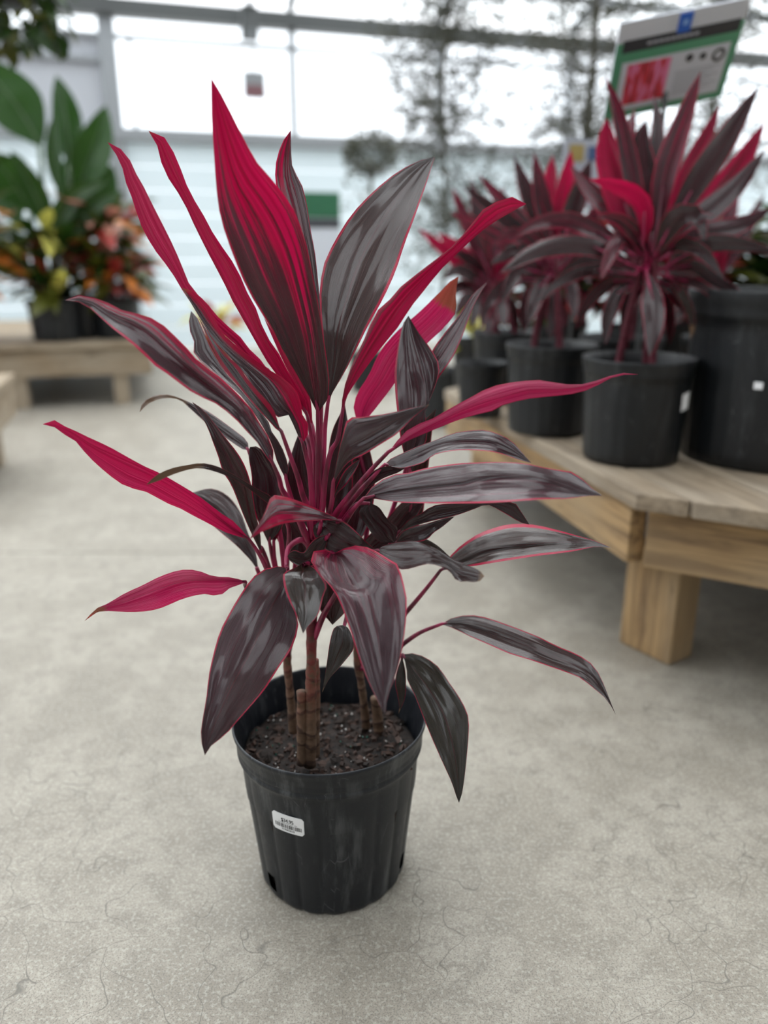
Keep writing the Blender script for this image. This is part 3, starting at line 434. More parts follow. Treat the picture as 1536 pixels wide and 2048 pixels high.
('J',[[-52.6,-70,597.1,-52.6,-70,597.1,-52.6,-70,597.1],[-54.7,-77.5,608.9,-57.6,-76.3,605.5,-60.1,-77.5,602.8],[-60.5,-84,617.6,-63.6,-82.6,613.5,-66.3,-84,610.2],[-67.8,-90.1,623.8,-70.2,-88.9,620.5,-72.2,-90.1,617.9],[-74.8,-96.2,630.4,-76.6,-95.3,627.6,-78.1,-96.2,625.4],[-81.5,-101.9,637.2,-83,-101.1,634.5,-84.2,-101.9,632.3],[-88.4,-106.1,643.5,-89.6,-105.3,640.8,-90.5,-106.1,638.6],[-95.3,-110.3,649.4,-96.4,-109.5,646.6,-97.1,-110.3,644.3],[-102.3,-114.6,655.1,-103.2,-113.7,652.1,-103.8,-114.6,649.5],[-109.3,-118.9,660.5,-110.2,-117.9,656.9,-110.8,-118.9,653.9],[-117,-122.1,664.2,-117.8,-121.1,660.6,-118.2,-122.1,657.5],[-125.3,-124.1,666.4,-125.9,-123.2,663,-125.9,-124.1,660.1],[-133.9,-126.1,666.7,-134.1,-125.3,663.7,-134,-126.1,661.1],[-142.3,-128.2,665.6,-142.4,-127.4,662.7,-142.1,-128.2,660.2],[-150.8,-130.4,664.6,-150.6,-129.5,661.3,-149.9,-130.4,658.4],[-159.5,-131.1,662.7,-159.1,-130,659,-158.1,-131.1,655.8],[-168.2,-131.1,659.6,-167.6,-130,655.7,-166.3,-131.1,652.5],[-176.7,-131.1,655.5,-175.9,-130,651.8,-174.4,-131.1,648.7],[-184.4,-130.7,649.7,-183.8,-130,647.4,-182.9,-130.7,645.5],[-191.6,-130,642.7,-191.6,-130,642.7,-191.6,-130,642.7]],[-0.2,0,0,0.03,0.4,0.42],[[-54.6,-70,599.3],[-41.7,-50,562.5],[-48.9,-30,501.3],[-51.4,-10,402.1],[-58.8,10,347.6]]),
('K',[[-100.9,30,644.7,-100.9,30,644.7,-100.9,30,644.7],[-103.1,38.3,652.8,-106.4,34.2,649.6,-109.6,30.2,646.4],[-109.2,43.7,659.2,-113.4,38.4,655,-117.7,33.1,650.8],[-117.6,48,664.4,-121.7,42.6,659.8,-125.7,37.2,655.3],[-126,52.3,669.6,-129.9,46.8,664.7,-133.8,41.3,659.9],[-134.6,56.7,674.7,-138.3,51.1,669.5,-142,45.4,664.4],[-143.2,60.9,679.9,-146.7,55.3,674.4,-150.1,49.6,669],[-151.9,65,685,-155,59.5,679.4,-158.1,53.9,673.9],[-160.9,68.7,689.8,-163.4,63.7,684.5,-165.8,58.6,679.2],[-170.2,72.1,694,-171.8,67.9,689.3,-173.5,63.6,684.7],[-179.4,74.4,698.1,-180.2,71.1,694.2,-180.9,67.7,690.4],[-188.5,75.5,702.3,-188.3,73.2,699.3,-188.1,70.8,696.3],[-197.8,77,706.2,-196.6,75.3,704.2,-195.3,73.5,702.2],[-207.6,79.1,709.3,-205.8,77.4,707.6,-204.1,75.7,705.8],[-217.9,81.5,711.1,-215.9,79.5,709,-213.8,77.5,706.9],[-228.3,82.3,710.8,-225.8,80,708.5,-223.4,77.7,706.1],[-238.4,82.4,708.4,-235.6,80,706.1,-232.7,77.6,703.8],[-247.9,82.3,703.9,-244.8,80,701.9,-241.8,77.7,699.9],[-254.8,81.8,696.2,-252.3,80,694.9,-249.8,78.2,693.7],[-257.7,80,686.5,-257.7,80,686.5,-257.7,80,686.5]],[-0.2,0,0,0.03,0.2,0.42],[[-102,30,645.9],[-80.9,20,583],[-62.6,10,541.8],[-54.9,10,407.3],[-58.8,10,347.6]]),
('Lk',[[-82.8,-20,515.6,-82.8,-20,515.6,-82.8,-20,515.6],[-87.1,-22.6,527.7,-84.8,-22.1,528.4,-82.4,-23.1,529.6],[-91.2,-25.2,539.8,-86.9,-24.2,541.1,-82.1,-26.1,543.5],[-95.1,-27.6,551.7,-89.3,-26.3,553.6,-82.9,-28.9,556.9],[-98.8,-29.9,563.6,-92.2,-28.4,566,-84.8,-31.4,569.9],[-102.3,-31.7,575.2,-94.7,-30,578.1,-86.1,-33.5,582.7],[-105.8,-32,586.4,-96.9,-30,589.8,-87,-34,595],[-109.2,-32.3,597.6,-99.3,-30,601.4,-88.1,-34.5,607.2],[-112.6,-32.5,608.6,-101.8,-30,612.8,-89.8,-34.9,619.1],[-117,-32.6,619.1,-105.6,-30,623.8,-92.7,-35.2,630.6],[-122.9,-31.8,628.4,-110.6,-28.9,633.8,-96.7,-34.6,641.4],[-126.9,-29.6,638.5,-115.3,-26.8,643.8,-102.1,-32.3,651.2],[-129.6,-27.1,649,-119.8,-24.7,653.8,-108.6,-29.4,660.3],[-133.1,-24.6,659.3,-124.9,-22.6,663.4,-115.6,-26.5,668.9],[-136.9,-22.1,669.4,-130.3,-20.5,672.9,-122.7,-23.7,677.5],[-140.8,-18.1,679.2,-135.8,-16.8,682.2,-129.9,-19.3,686],[-145.7,-13.6,688.7,-141.8,-12.6,691.2,-137.3,-14.6,694.3],[-151.7,-9.2,697.5,-148.6,-8.4,699.8,-145,-10,702.5],[-158,-4.7,706.3,-156.2,-4.2,707.8,-153.9,-5.2,709.7],[-164.5,0,715,-164.5,0,715,-164.5,0,715]],[0.12,0.3,0.15,0.07,0.6,0],[[-83.8,-20,518],[-83.5,-15,523],[-76.9,-0,486.3],[-56.8,-0,397.1],[-58.8,10,347.6]]),
('M',[[-95.4,20,475.1,-95.4,20,475.1,-95.4,20,475.1],[-99.6,21.8,481.2,-98.1,23.2,482,-96.6,24.7,482.7],[-103.9,23.7,487.1,-100.9,26.3,488.8,-97.9,29.4,490.3],[-108.8,25.5,492.7,-104.4,29.5,495.3,-100.1,34.1,497.8],[-114.1,27.4,497.8,-108.6,32.6,501.6,-103.3,38.7,505.1],[-119.6,29.5,502.8,-113.2,35.8,507.7,-106.9,43.1,512.3],[-125.1,31.5,507.6,-117.9,38.9,513.7,-110.7,47.6,519.4],[-131,34.4,512,-122.7,43.2,519.4,-114.5,53.3,526.3],[-137.1,37.6,516.2,-127.5,47.9,524.8,-118,59.8,533.1],[-143.4,40.8,520.2,-132.4,52.6,530.3,-121.6,66.3,540],[-149.7,44.3,524.2,-137.8,57.4,535.6,-126.2,72.5,546.6],[-155.9,48.1,528.3,-143.6,62.1,540.8,-131.4,78.2,553],[-162.1,52.3,532.4,-149.7,66.8,545.9,-137.5,83.6,559],[-168.2,56.3,536.7,-156.2,71.1,550.7,-144.4,88,564.5],[-174,60,541.3,-163,74.2,555.4,-152.2,90.6,569.1],[-179.4,64.5,546.2,-170,77.4,559.4,-160.8,92.2,572.2],[-184.2,69.9,551.6,-176.8,80.5,562.8,-169.8,92.8,573.7],[-188.3,76.3,557,-183.4,83.7,565.1,-178.8,92.3,572.8],[-192.2,83.2,562.6,-189.8,86.8,566.7,-187.5,91.1,570.6],[-196.2,90,568.2,-196.2,90,568.2,-196.2,90,568.2]],[-0.2,0,0,0.02,0.5,0],[[-95.7,20,477.6],[-95.2,20,473.8],[-66.5,20,387.2],[-60,10,346.1]]),
('N',[[-76.5,0,524.4,-76.5,0,524.4,-76.5,0,524.4],[-78.8,-3,532.2,-74.5,-1.6,531.4,-69.7,-3,531.6],[-81.2,-5.9,539.9,-72.4,-3.2,538.2,-62.8,-5.9,538.6],[-83.5,-8.7,547.4,-70.9,-4.7,545.5,-57,-8.7,546.4],[-85.7,-11.1,554.9,-70.5,-6.3,553.5,-53.8,-11.1,555.4],[-87.6,-13.1,562.3,-71,-7.9,561.8,-52.9,-13.1,564.7],[-89.2,-15,569.8,-71.8,-9.5,570,-52.8,-15,573.8],[-90.9,-14.7,576.6,-72.8,-8.9,577.6,-53,-14.7,582.3],[-92.4,-13.4,583.1,-73.8,-7.4,584.8,-53.4,-13.4,590.3],[-93.4,-11.9,589.7,-74.6,-5.8,592.2,-53.9,-11.9,598.3],[-93.8,-10.3,596.3,-75.1,-4.2,599.5,-54.6,-10.3,606.2],[-93.6,-8.6,602.9,-75.5,-2.6,606.8,-55.6,-8.6,614],[-93.2,-6.8,609.5,-76.1,-1.1,614,-57.2,-6.8,621.7],[-93.1,-4.8,616,-77.6,0.5,621,-60.4,-4.8,628.8],[-93.7,-2.5,622.4,-80.3,2.1,627.4,-65.5,-2.5,634.7],[-94.8,-0.4,628.8,-83.4,3.7,633.6,-70.7,-0.4,640.5],[-96.1,1.6,635.2,-86.2,5.3,640.2,-75.1,1.7,646.9],[-97,3.8,641.6,-89.1,6.8,646.6,-80.1,3.8,653],[-97,6.5,647.9,-92.5,8.4,651.5,-87.3,6.5,655.9],[-96,10,654,-96,10,654,-96,10,654]],[-0.1,0,0,0.05,0.15,0],[[-75,0,527.2],[-71.5,10,488],[-53.8,10,399.7],[-58.8,10,347.6]]),
('N2',[[-68.6,0,524.4,-68.6,0,524.4,-68.6,0,524.4],[-70.2,-0.5,527.5,-68.6,0,527.3,-66.9,-0.5,527.5],[-71.9,-1,530.5,-68.7,0,530.1,-65.1,-1,530.6],[-73.4,-1.5,533.6,-68.6,0,533.1,-63.4,-1.5,533.6],[-74.2,-1.9,537,-68.3,0,536.1,-61.7,-1.9,536.7],[-74.1,-2.1,540.4,-67.5,0,539.3,-60.2,-2.1,539.7],[-73.3,-2.2,543.8,-66.3,0,542.5,-58.7,-2.2,542.7],[-72.4,-1.2,546.8,-65.3,1.1,545.3,-57.5,-1.2,545.4],[-71.4,0.4,549.5,-64.3,2.6,547.9,-56.6,0.4,547.9],[-70.5,2,552.1,-63.5,4.2,550.6,-55.9,2,550.6],[-69.6,3.7,554.8,-62.9,5.8,553.3,-55.5,3.7,553.3],[-68.7,5.3,557.5,-62.3,7.4,556.1,-55.3,5.3,556],[-67.8,7,560.2,-61.7,8.9,558.8,-55.1,7,558.7],[-66.8,8.2,563,-61.1,10,561.7,-55,8.2,561.6],[-65.5,8.4,566.2,-60.4,10,565,-54.9,8.4,564.8],[-64.2,8.6,569.2,-59.7,10,568.2,-54.9,8.6,568],[-62.7,8.9,572.2,-59.1,10,571.3,-55.2,8.9,571.2],[-60.9,9.2,575,-58.4,10,574.4,-55.8,9.2,574.3],[-59,9.6,577.6,-57.8,10,577.3,-56.5,9.6,577.3],[-57.1,10,580.3,-57.1,10,580.3,-57.1,10,580.3]],[0.2,0,0,0.3,0.1,0],[[-69.2,0,525.8],[-69.5,10,488],[-54.1,10,392.2],[-58.8,10,347.6]]),
('O',[[28.1,-100,589.1,28.1,-100,589.1,28.1,-100,589.1],[21.8,-104.3,594.9,22.3,-106.3,593.3,22.6,-107.2,592.6],[15.4,-108.7,600.3,16.6,-112.6,597.3,17.2,-114.6,595.6],[8.6,-113.4,604.9,10.8,-118.9,600.8,11.8,-122.2,597.9],[2.1,-117.5,609.6,5,-125.3,603.8,6.5,-129.7,599.8],[-4.3,-121.4,614.4,-0.7,-131.6,606.6,1.3,-137.2,601.7],[-10.8,-125.5,618.9,-6.3,-137.9,609.4,-3.8,-144.4,603.7],[-17.2,-129.8,623.2,-11.8,-144.2,612.1,-8.8,-151.3,605.9],[-23.7,-134.5,627.2,-17.2,-150.5,614.9,-13.8,-158.3,608.1],[-30.2,-139.3,630.8,-22.6,-156.8,617.4,-18.6,-165.4,610],[-36.7,-144.3,633.8,-27.9,-163.2,619.5,-23.3,-172.4,611.5],[-43.3,-149.5,636.4,-33.1,-169.5,621.5,-28,-179.4,613],[-47.3,-159.3,634.8,-38.1,-175.8,622.7,-32.5,-186.1,614.1],[-48.5,-170.4,631.2,-42.8,-182.1,622.4,-37,-191.9,614.4],[-49.7,-180,627.1,-46.6,-188.4,620.6,-41.5,-196.5,614],[-51.8,-187,622.6,-50.1,-193.2,617.8,-46.2,-199.2,612.9],[-54.6,-192.9,618.1,-53.7,-197.4,614.7,-50.8,-201.7,611.3],[-57.6,-198.7,613.7,-57,-201.6,611.5,-55.3,-204.2,609.4],[-60.6,-204.3,609.4,-60.2,-205.8,608.3,-59.4,-207,607.3],[-63.5,-210,605.1,-63.5,-210,605.1,-63.5,-210,605.1]],[0.45,0.2,0,0.13,0.1,0],[[27,-100,589.7],[19.1,-70,574.6],[4.4,-45,539.6]]),
('O2',[[1.1,-70,581,1.1,-70,581,1.1,-70,581],[5.7,-73.3,582,1,-71.6,579.6,-3.5,-72.1,577.8],[10.3,-76.6,583.1,1,-73.2,578.1,-8,-74.1,574.5],[14.7,-79.6,583.9,2.4,-74.7,575.6,-9.5,-76.1,569.3],[19.2,-82.2,584.8,5.2,-76.3,573.1,-8.3,-78,563.8],[23.6,-84.6,585.5,8.6,-77.9,570.6,-6,-79.8,558.7],[27.8,-86.8,585.1,12.3,-79.5,567.9,-2.8,-81.6,553.9],[31.6,-88.7,583.6,16.2,-81.1,565.1,1.2,-83.3,549.9],[35.1,-90.3,581.5,20.3,-82.6,562.4,5.9,-84.8,546.5],[38.5,-91.7,579.2,24.6,-84.2,560,11.1,-86.4,544],[41.7,-92.9,576.8,29.1,-85.8,558.1,16.8,-87.8,542.4],[44.9,-93.9,574.2,33.7,-87.4,556.8,22.7,-89.3,542.3],[48.1,-94.7,571.5,38.3,-88.9,556,28.8,-90.6,543],[51.1,-95,568.5,42.8,-90,555,34.7,-91.4,543.7],[54,-94.2,565,47.2,-90,553.5,40.6,-91.2,543.9],[56.9,-93.4,561.4,51.6,-90,551.8,46.5,-91,543.7],[59.8,-92.7,558,56.1,-90,550.1,52.4,-90.8,543.4],[63,-92,554.7,60.6,-90,548.7,58.3,-90.6,543.7],[66.2,-91,551.3,65,-90,548.2,64,-90.3,545.5],[69.4,-90,547.9,69.4,-90,547.9,69.4,-90,547.9]],[-0.15,0,0,0.05,0.35,0],[[3.4,-90,586.4],[-3.1,-70,556.6],[-9.2,-50,529.5]]),
('AA2',[[12.3,-80,565.3,12.3,-80,565.3,12.3,-80,565.3],[9.1,-82.2,565.3,10,-81.6,563.3,11,-82.2,561.7],[6,-84.4,565.4,7.8,-83.2,561.3,9.8,-84.4,558.1],[2.8,-86.6,565.5,5.5,-84.7,559.3,8.5,-86.6,554.5],[-0.3,-88.7,565.2,3.3,-86.3,557.2,7.2,-88.7,550.9],[-3.1,-90.8,564.3,1.1,-87.9,554.8,5.8,-90.8,547.3],[-5.8,-92.7,563,-1.2,-89.5,552.3,4,-92.7,543.9],[-8.3,-94.6,561.4,-3.5,-91.1,549.7,2,-94.6,540.5],[-10.6,-96.3,559.6,-5.8,-92.6,547.1,-0.2,-96.4,537.3],[-12.7,-98,557.5,-8.2,-94.2,544.5,-2.9,-98,534.3],[-14.3,-99.5,555,-10.6,-95.8,542,-6.1,-99.5,531.9],[-15.9,-100.8,552.3,-13.3,-97.4,540.1,-10,-100.8,530.5],[-18.1,-102,550.2,-16.4,-98.9,539.1,-14.1,-102,530.3],[-21.2,-103,550.4,-20.1,-100,539.3,-18.3,-103,530.6],[-24.3,-103.1,551.7,-23.8,-100,540.2,-22.6,-103.1,531.1],[-27.3,-103,553,-27.3,-100,541.7,-26.5,-103.1,532.7],[-30.6,-102.7,552.8,-30.8,-100,542.8,-30.2,-102.7,534.9],[-33.6,-102,550.6,-33.9,-100,543.2,-33.7,-102,537.4],[-36.2,-101.1,547.7,-36.6,-100,543.6,-36.7,-101.1,540.3],[-38,-100,544.1,-38,-100,544.1,-38,-100,544.1]],[-0.15,0,0,0.06,0.5,0],[[12.4,-90,568.2],[-1,-70,546.2],[-8,-50,528.1]]),
('AA',[[-20.3,-100,534.6,-20.3,-100,534.6,-20.3,-100,534.6],[-24.4,-107.4,534.9,-19.2,-107.9,535.6,-14,-107.4,536],[-28.5,-114.8,535.3,-18.1,-115.8,536.7,-7.9,-114.8,537.2],[-32.4,-122.2,535.7,-17.3,-123.7,537,-2.5,-122.2,537],[-36.4,-129.7,536.4,-17.1,-131.6,536.7,1.7,-129.7,535.5],[-39.4,-137.2,535.8,-16.8,-139.5,535.7,5.3,-137.2,533.7],[-38.7,-145,533.4,-14.7,-147.4,533.7,8.9,-145,532],[-37.3,-150.7,530.3,-12.4,-153.2,530.8,11.9,-150.7,529.2],[-35.7,-155.5,526.9,-11.2,-157.9,527.4,12.8,-155.5,525.7],[-33.5,-160.4,523.7,-11,-162.6,524.1,11.1,-160.4,522.5],[-31,-165.4,520.8,-10.6,-167.4,520.9,9.4,-165.4,519.2],[-28.5,-170.3,517.8,-9.9,-172.1,517.6,8.2,-170.3,515.8],[-26,-175.2,515,-9.1,-176.8,514.4,7.4,-175.2,512.3],[-23.5,-179.6,511.9,-8.5,-181.1,511,6.2,-179.6,508.7],[-21.3,-182.9,508.4,-8.4,-184.2,507.3,4.2,-182.9,505],[-19.1,-186.3,504.9,-8.8,-187.4,503.9,1.3,-186.3,501.9],[-17.1,-189.8,501.3,-9.4,-190.5,500.6,-2,-189.8,499.2],[-15.1,-193.2,497.8,-10.1,-193.7,497.4,-5.3,-193.2,496.6],[-13.1,-196.6,494.3,-10.7,-196.8,494.2,-8.4,-196.6,493.8],[-11.2,-200,490.7,-11.2,-200,490.7,-11.2,-200,490.7]],[-0.35,0,0,0.06,1.35,0],[[-16.9,-120,541.3],[-10.3,-80,529.3],[-8,-50,528.1]]),
('Y',[[18,-100,547.3,18,-100,547.3,18,-100,547.3],[7.1,-112.5,557.4,26.9,-115.8,547.9,31.4,-112.5,559.1],[-3.9,-125.4,560.7,33.1,-131.6,543.3,45.5,-124.1,567.6],[-6,-140.2,554.2,38.5,-147.4,538.7,59.5,-137,570.7],[1.3,-155.6,548.9,43.4,-162.4,533.9,71.9,-150,569.5],[9.3,-167.7,543.3,49.6,-174.2,529,83,-160.9,565.4],[18.2,-179.9,538.8,59.3,-186.1,537.8,93.1,-174.8,563.4],[25.6,-192.2,533.5,63.5,-197.9,532.3,98,-186.9,555.3],[31.3,-203,526.8,66,-208.2,525.7,101.1,-197.4,546.1],[35.8,-211.2,518.7,68.3,-216.1,518.1,103.6,-205.6,536],[40,-219.4,510.6,70.3,-223.9,510.6,103.5,-214.3,526],[44.4,-227.7,502.8,72.1,-231.8,503.2,102.4,-223.2,516.2],[48,-235.1,494.4,73.6,-238.9,495.5,100.8,-231.3,506.3],[51.6,-242,486,74.9,-245.5,487.6,98.8,-238.9,496.4],[55.5,-249,477.8,76,-252.1,479.7,96.2,-246.5,486.7],[59.7,-256.1,469.8,77,-258.7,472,93.1,-254.2,477.4],[64.4,-263.2,462.4,77.9,-265.3,464.4,89.2,-262.1,468.6],[69.4,-270.4,455.3,78.7,-271.8,456.8,84.7,-270,460.2],[74.4,-277.7,448.3,79.5,-278.4,449.4,81.7,-277.6,451.3],[80.1,-285,442.1,80.1,-285,442.1,80.1,-285,442.1]],[0.08,-0.5,0,0.035,0.02,0],[[17.6,-95,544.8],[8.7,-70,543],[1.9,-60,542.5],[-5.3,-50,536.2]]),
('Zl',[[-40.2,-80,521.7,-40.2,-80,521.7,-40.2,-80,521.7],[-54,-87.3,525.6,-40.9,-93.2,512.7,-35.2,-92.6,512.2],[-67,-96.7,525.7,-44.9,-106.3,505.1,-34.6,-105.2,502.1],[-77.8,-108,521.9,-50,-119.5,498.4,-31.6,-117.5,492.2],[-85.7,-120.1,515.2,-55.1,-132.1,491.8,-26.9,-129.1,482.7],[-92.4,-130.3,506.7,-60,-142.6,484.2,-23.1,-138.8,472.3],[-98.5,-140.6,498.1,-64.2,-153.2,476.4,-24.9,-149,462.4],[-103.9,-151,489.4,-68.1,-163.7,468.8,-28.9,-159.5,453.4],[-109.3,-160.4,480.3,-72.2,-173.2,460.9,-35.5,-169.2,445.7],[-113.4,-168.7,470.1,-77,-181.1,452.6,-42.7,-177.3,437.7],[-116,-177.6,459.9,-82.1,-188.9,444.7,-49.1,-185.3,429.2],[-118.1,-186.7,449.8,-87.3,-196.8,437,-55.5,-193.3,420.9],[-119.9,-195,439.4,-92.3,-203.9,428.8,-62.6,-200.6,412.9],[-120.9,-202.9,428.7,-97,-210.5,420.2,-70.5,-207.5,405.5],[-121.3,-210.8,418,-101.4,-217.1,411.5,-78.5,-214.5,398.5],[-122.6,-218.4,407.5,-105.6,-223.7,402.9,-86.5,-221.5,391.6],[-124.5,-223.8,395.7,-110,-228.2,392.9,-94.7,-226.4,383.4],[-126.1,-228.6,383.5,-114.1,-232.1,382.3,-104.1,-231,376.4],[-124.8,-234,371.6,-117.5,-236.1,371.5,-113.9,-235.7,370.3],[-120.8,-240,360.7,-120.8,-240,360.7,-120.8,-240,360.7]],[-0.05,0,0,0.035,0.1,0],[[-38.6,-100,528.2],[-42.7,-80,524],[-41.4,-60,539.9],[-24.3,-55,548.6],[-10.5,-50,528.1]]),
('AB',[[29.8,-100,451.9,29.8,-100,451.9,29.8,-100,451.9],[24.8,-102.2,453,29.5,-103.2,451.7,34,-102.2,449.4],[20,-104.5,453,28.5,-106.3,450.2,36.9,-104.5,445.6],[16.4,-107,450.8,27.8,-109.5,447.4,39,-107,441.5],[14.6,-109.9,447,27.9,-112.6,443.6,40.8,-109.8,437.4],[13.4,-112.8,443.1,27.8,-115.8,439.7,42,-112.8,433.1],[12.4,-115.9,439.2,27.3,-118.9,435.7,41.8,-115.8,428.9],[11.5,-118.1,434.9,25.8,-121.1,431.4,39.8,-118.1,424.7],[10.8,-119.9,430.3,23.9,-122.6,427.1,36.8,-119.9,420.9],[10.1,-121.7,425.8,21.9,-124.2,422.9,33.4,-121.7,417.4],[9.5,-123.6,421.2,19.9,-125.8,418.7,30,-123.6,413.9],[8.9,-125.5,416.6,17.9,-127.4,414.6,26.7,-125.5,410.4],[8.2,-127.4,412.1,15.8,-128.9,410.4,23.2,-127.4,407],[7.5,-128.7,407.3,13.7,-130,406.1,19.7,-128.7,403.5],[6.7,-129,401.9,11.4,-130,401.1,16,-129,399.3],[5.8,-129.3,396.4,9.2,-130,396.1,12.6,-129.3,394.9],[4.9,-129.5,391,7.2,-130,390.8,9.5,-129.5,390.1],[3.9,-129.7,385.4,5.4,-130,385.4,6.9,-129.7,384.9],[3,-129.8,379.9,3.8,-130,379.8,4.5,-129.8,379.6],[2.1,-130,374.3,2.1,-130,374.3,2.1,-130,374.3]],[-0.35,0,0,0.03,1.35,0.06],[[29.2,-100,450.9],[32.3,-85,462.5],[25.7,-70,480],[2.2,-55,519.4]]),
('AC',[[-96.9,-60,493.8,-96.9,-60,493.8,-96.9,-60,493.8],[-107.8,-62,498.4,-107.6,-64.2,496.2,-106.2,-68.5,492.7],[-118.8,-64.9,502.1,-118.1,-68.4,498.6,-115.7,-76.3,492.2],[-129.7,-69.5,504.3,-128.6,-72.6,501.1,-122.8,-87.2,489.4],[-140.4,-72.5,507.7,-138.9,-76.8,503.3,-132.4,-93.1,490.3],[-150.8,-73.7,512.7,-149.2,-81.1,505.2,-142.7,-96,493.3],[-161.6,-76,516.3,-159.4,-85.3,506.8,-152.4,-101.7,493.8],[-172.3,-79.4,517.7,-169.4,-89.5,507.4,-161.8,-107.6,493.1],[-182.8,-83.6,516.9,-179.4,-93.7,506.5,-171.1,-112.9,491.4],[-192.9,-88,514.7,-189,-97.9,504.7,-180.1,-118,488.9],[-202.9,-91.6,511.4,-198.8,-101.1,502,-189.6,-121.6,486],[-212.8,-94.6,507,-208.9,-103.2,498.6,-200.1,-122.7,483.3],[-222.8,-97.4,502.7,-218.8,-105.3,494.9,-211.1,-122.7,481.4],[-233.1,-99.7,498.7,-228.8,-107.4,491.2,-222.5,-121.7,480.1],[-242.9,-102.6,494.4,-238.7,-109.5,487.8,-234,-120.3,479.5],[-252.4,-105.5,489.1,-249.5,-110,484.8,-245.9,-117.7,478.9],[-262.1,-107.8,483.9,-260.5,-110,481.8,-258,-114.8,478.1],[-273.6,-107.1,478.8,-270.9,-110,476.2,-270.7,-111,475.5],[-282.7,-108.1,470.8,-280.8,-110,469.3,-281.3,-111.5,471.4],[-290.7,-110,462.2,-290.7,-110,462.2,-290.7,-110,462.2]],[1,0,0.05,0.03,0,0.15],[[-98.4,-60,493.8],[-99.6,-40,473.3],[-62.2,-10,402.1],[-58.8,10,347.6]]),
('AD',[[17.3,-80,630.3,17.3,-80,630.3,17.3,-80,630.3],[19.4,-83.8,641,20.5,-84.7,639.8,22.3,-85.8,638.8],[21.5,-87.7,651.6,23.5,-89.5,649.2,27.1,-91.6,647.2],[23.6,-91.7,662.1,26.5,-94.2,658.5,32.2,-97.6,655.4],[25.7,-95.5,672.3,29.7,-98.9,667.5,38,-104,662.7],[28.1,-99.1,682.3,33.8,-103.7,675.9,45,-110.9,668.4],[30.8,-101.9,691.9,39.3,-108.4,683.2,52.4,-117.4,672.8],[33,-102.4,701,46.2,-112.1,688.5,59.3,-121.4,677.4],[35.5,-102,709.8,53.5,-115.3,692.5,65.8,-124,682],[42.4,-104.5,715.6,60.7,-118.4,696.8,72.2,-126.7,686.8],[51.6,-109.7,717.2,67.5,-121.6,701.5,78.5,-129.6,691.6],[60.6,-114.7,719,74.3,-124.7,706.1,84.7,-132.6,696.3],[69.4,-119.7,720.8,81,-127.9,710.7,90.9,-135.4,701.1],[78.2,-123.9,722.7,87.8,-130.5,714.9,96.5,-137.2,706.3],[86.8,-126.8,724.9,94.6,-132.1,718.7,101.7,-137.6,711.6],[95.3,-129.5,727.3,101.4,-133.7,722.4,106.7,-137.8,717.1],[103.7,-132.1,729.7,108.2,-135.3,726,111.8,-138.1,722.3],[112,-134.7,732,115.1,-136.8,729.5,117.3,-138.6,727.2],[120.3,-137.4,734.2,121.8,-138.4,733,123,-139.3,731.8],[128.6,-140,736.5,128.6,-140,736.5,128.6,-140,736.5]],[-0.12,0.12,0.1,0.05,0.35,0.03],[[17.9,-80,632.5],[13.9,-75,599],[2.4,-60,563.4],[-7.8,-50,536.2]]),
('AE',[[113.9,20,616.1,113.9,20,616.1,113.9,20,616.1],[110,20.9,626.8,113.2,21.6,627.4,119.3,20.3,627.2],[106.3,21.4,637.7,114.9,23.2,638.4,124.7,21.2,638.1],[103.3,21.8,648.8,117.9,24.7,649.2,129.8,22.3,648.9],[100.9,22.3,659.9,121.3,26.3,659.8,134.7,23.6,659.8],[99.3,22.8,671,124.7,27.9,670.4,135.9,25.6,671.4],[98,23.5,682.2,128,29.5,681,134.2,28.2,683],[96.7,26.3,692.8,131.1,33.2,691.2,133,32.5,694.2],[95.4,30.2,703.3,133.8,37.9,701.3,136.6,37,704.8],[94.2,34.5,713.7,135.1,42.6,711.7,141.2,41.2,715.2],[93.4,39.2,724,134.5,47.4,722.2,145.5,45.1,725.8],[93,44.3,734.4,132.1,52.1,732.5,149.6,48.5,736.6],[93,49.7,744.8,129,56.8,742.6,152.2,52,747.7],[93.8,55.6,755.1,126.4,62.1,752.8,150.4,57.1,758.8],[95.2,62.7,765.3,123.6,68.4,762.9,144.9,64,768.4],[97,70,775.5,120.7,74.7,773,138.3,71.1,777.5],[99.1,77.3,785.7,117.7,81.1,783.1,131.3,78.3,786.3],[101.5,84.6,796,115.2,87.4,793.5,124.4,85.5,795.4],[105.3,92,805.9,113.4,93.7,804,118,92.7,804.9],[111.8,100,814.6,111.8,100,814.6,111.8,100,814.6]],[-0.08,0.2,-0.05,0.045,0.1,0],[[113.5,20,618.4],[110.9,30,549.7],[48.4,35,395.2],[39.3,35,332.5]]),
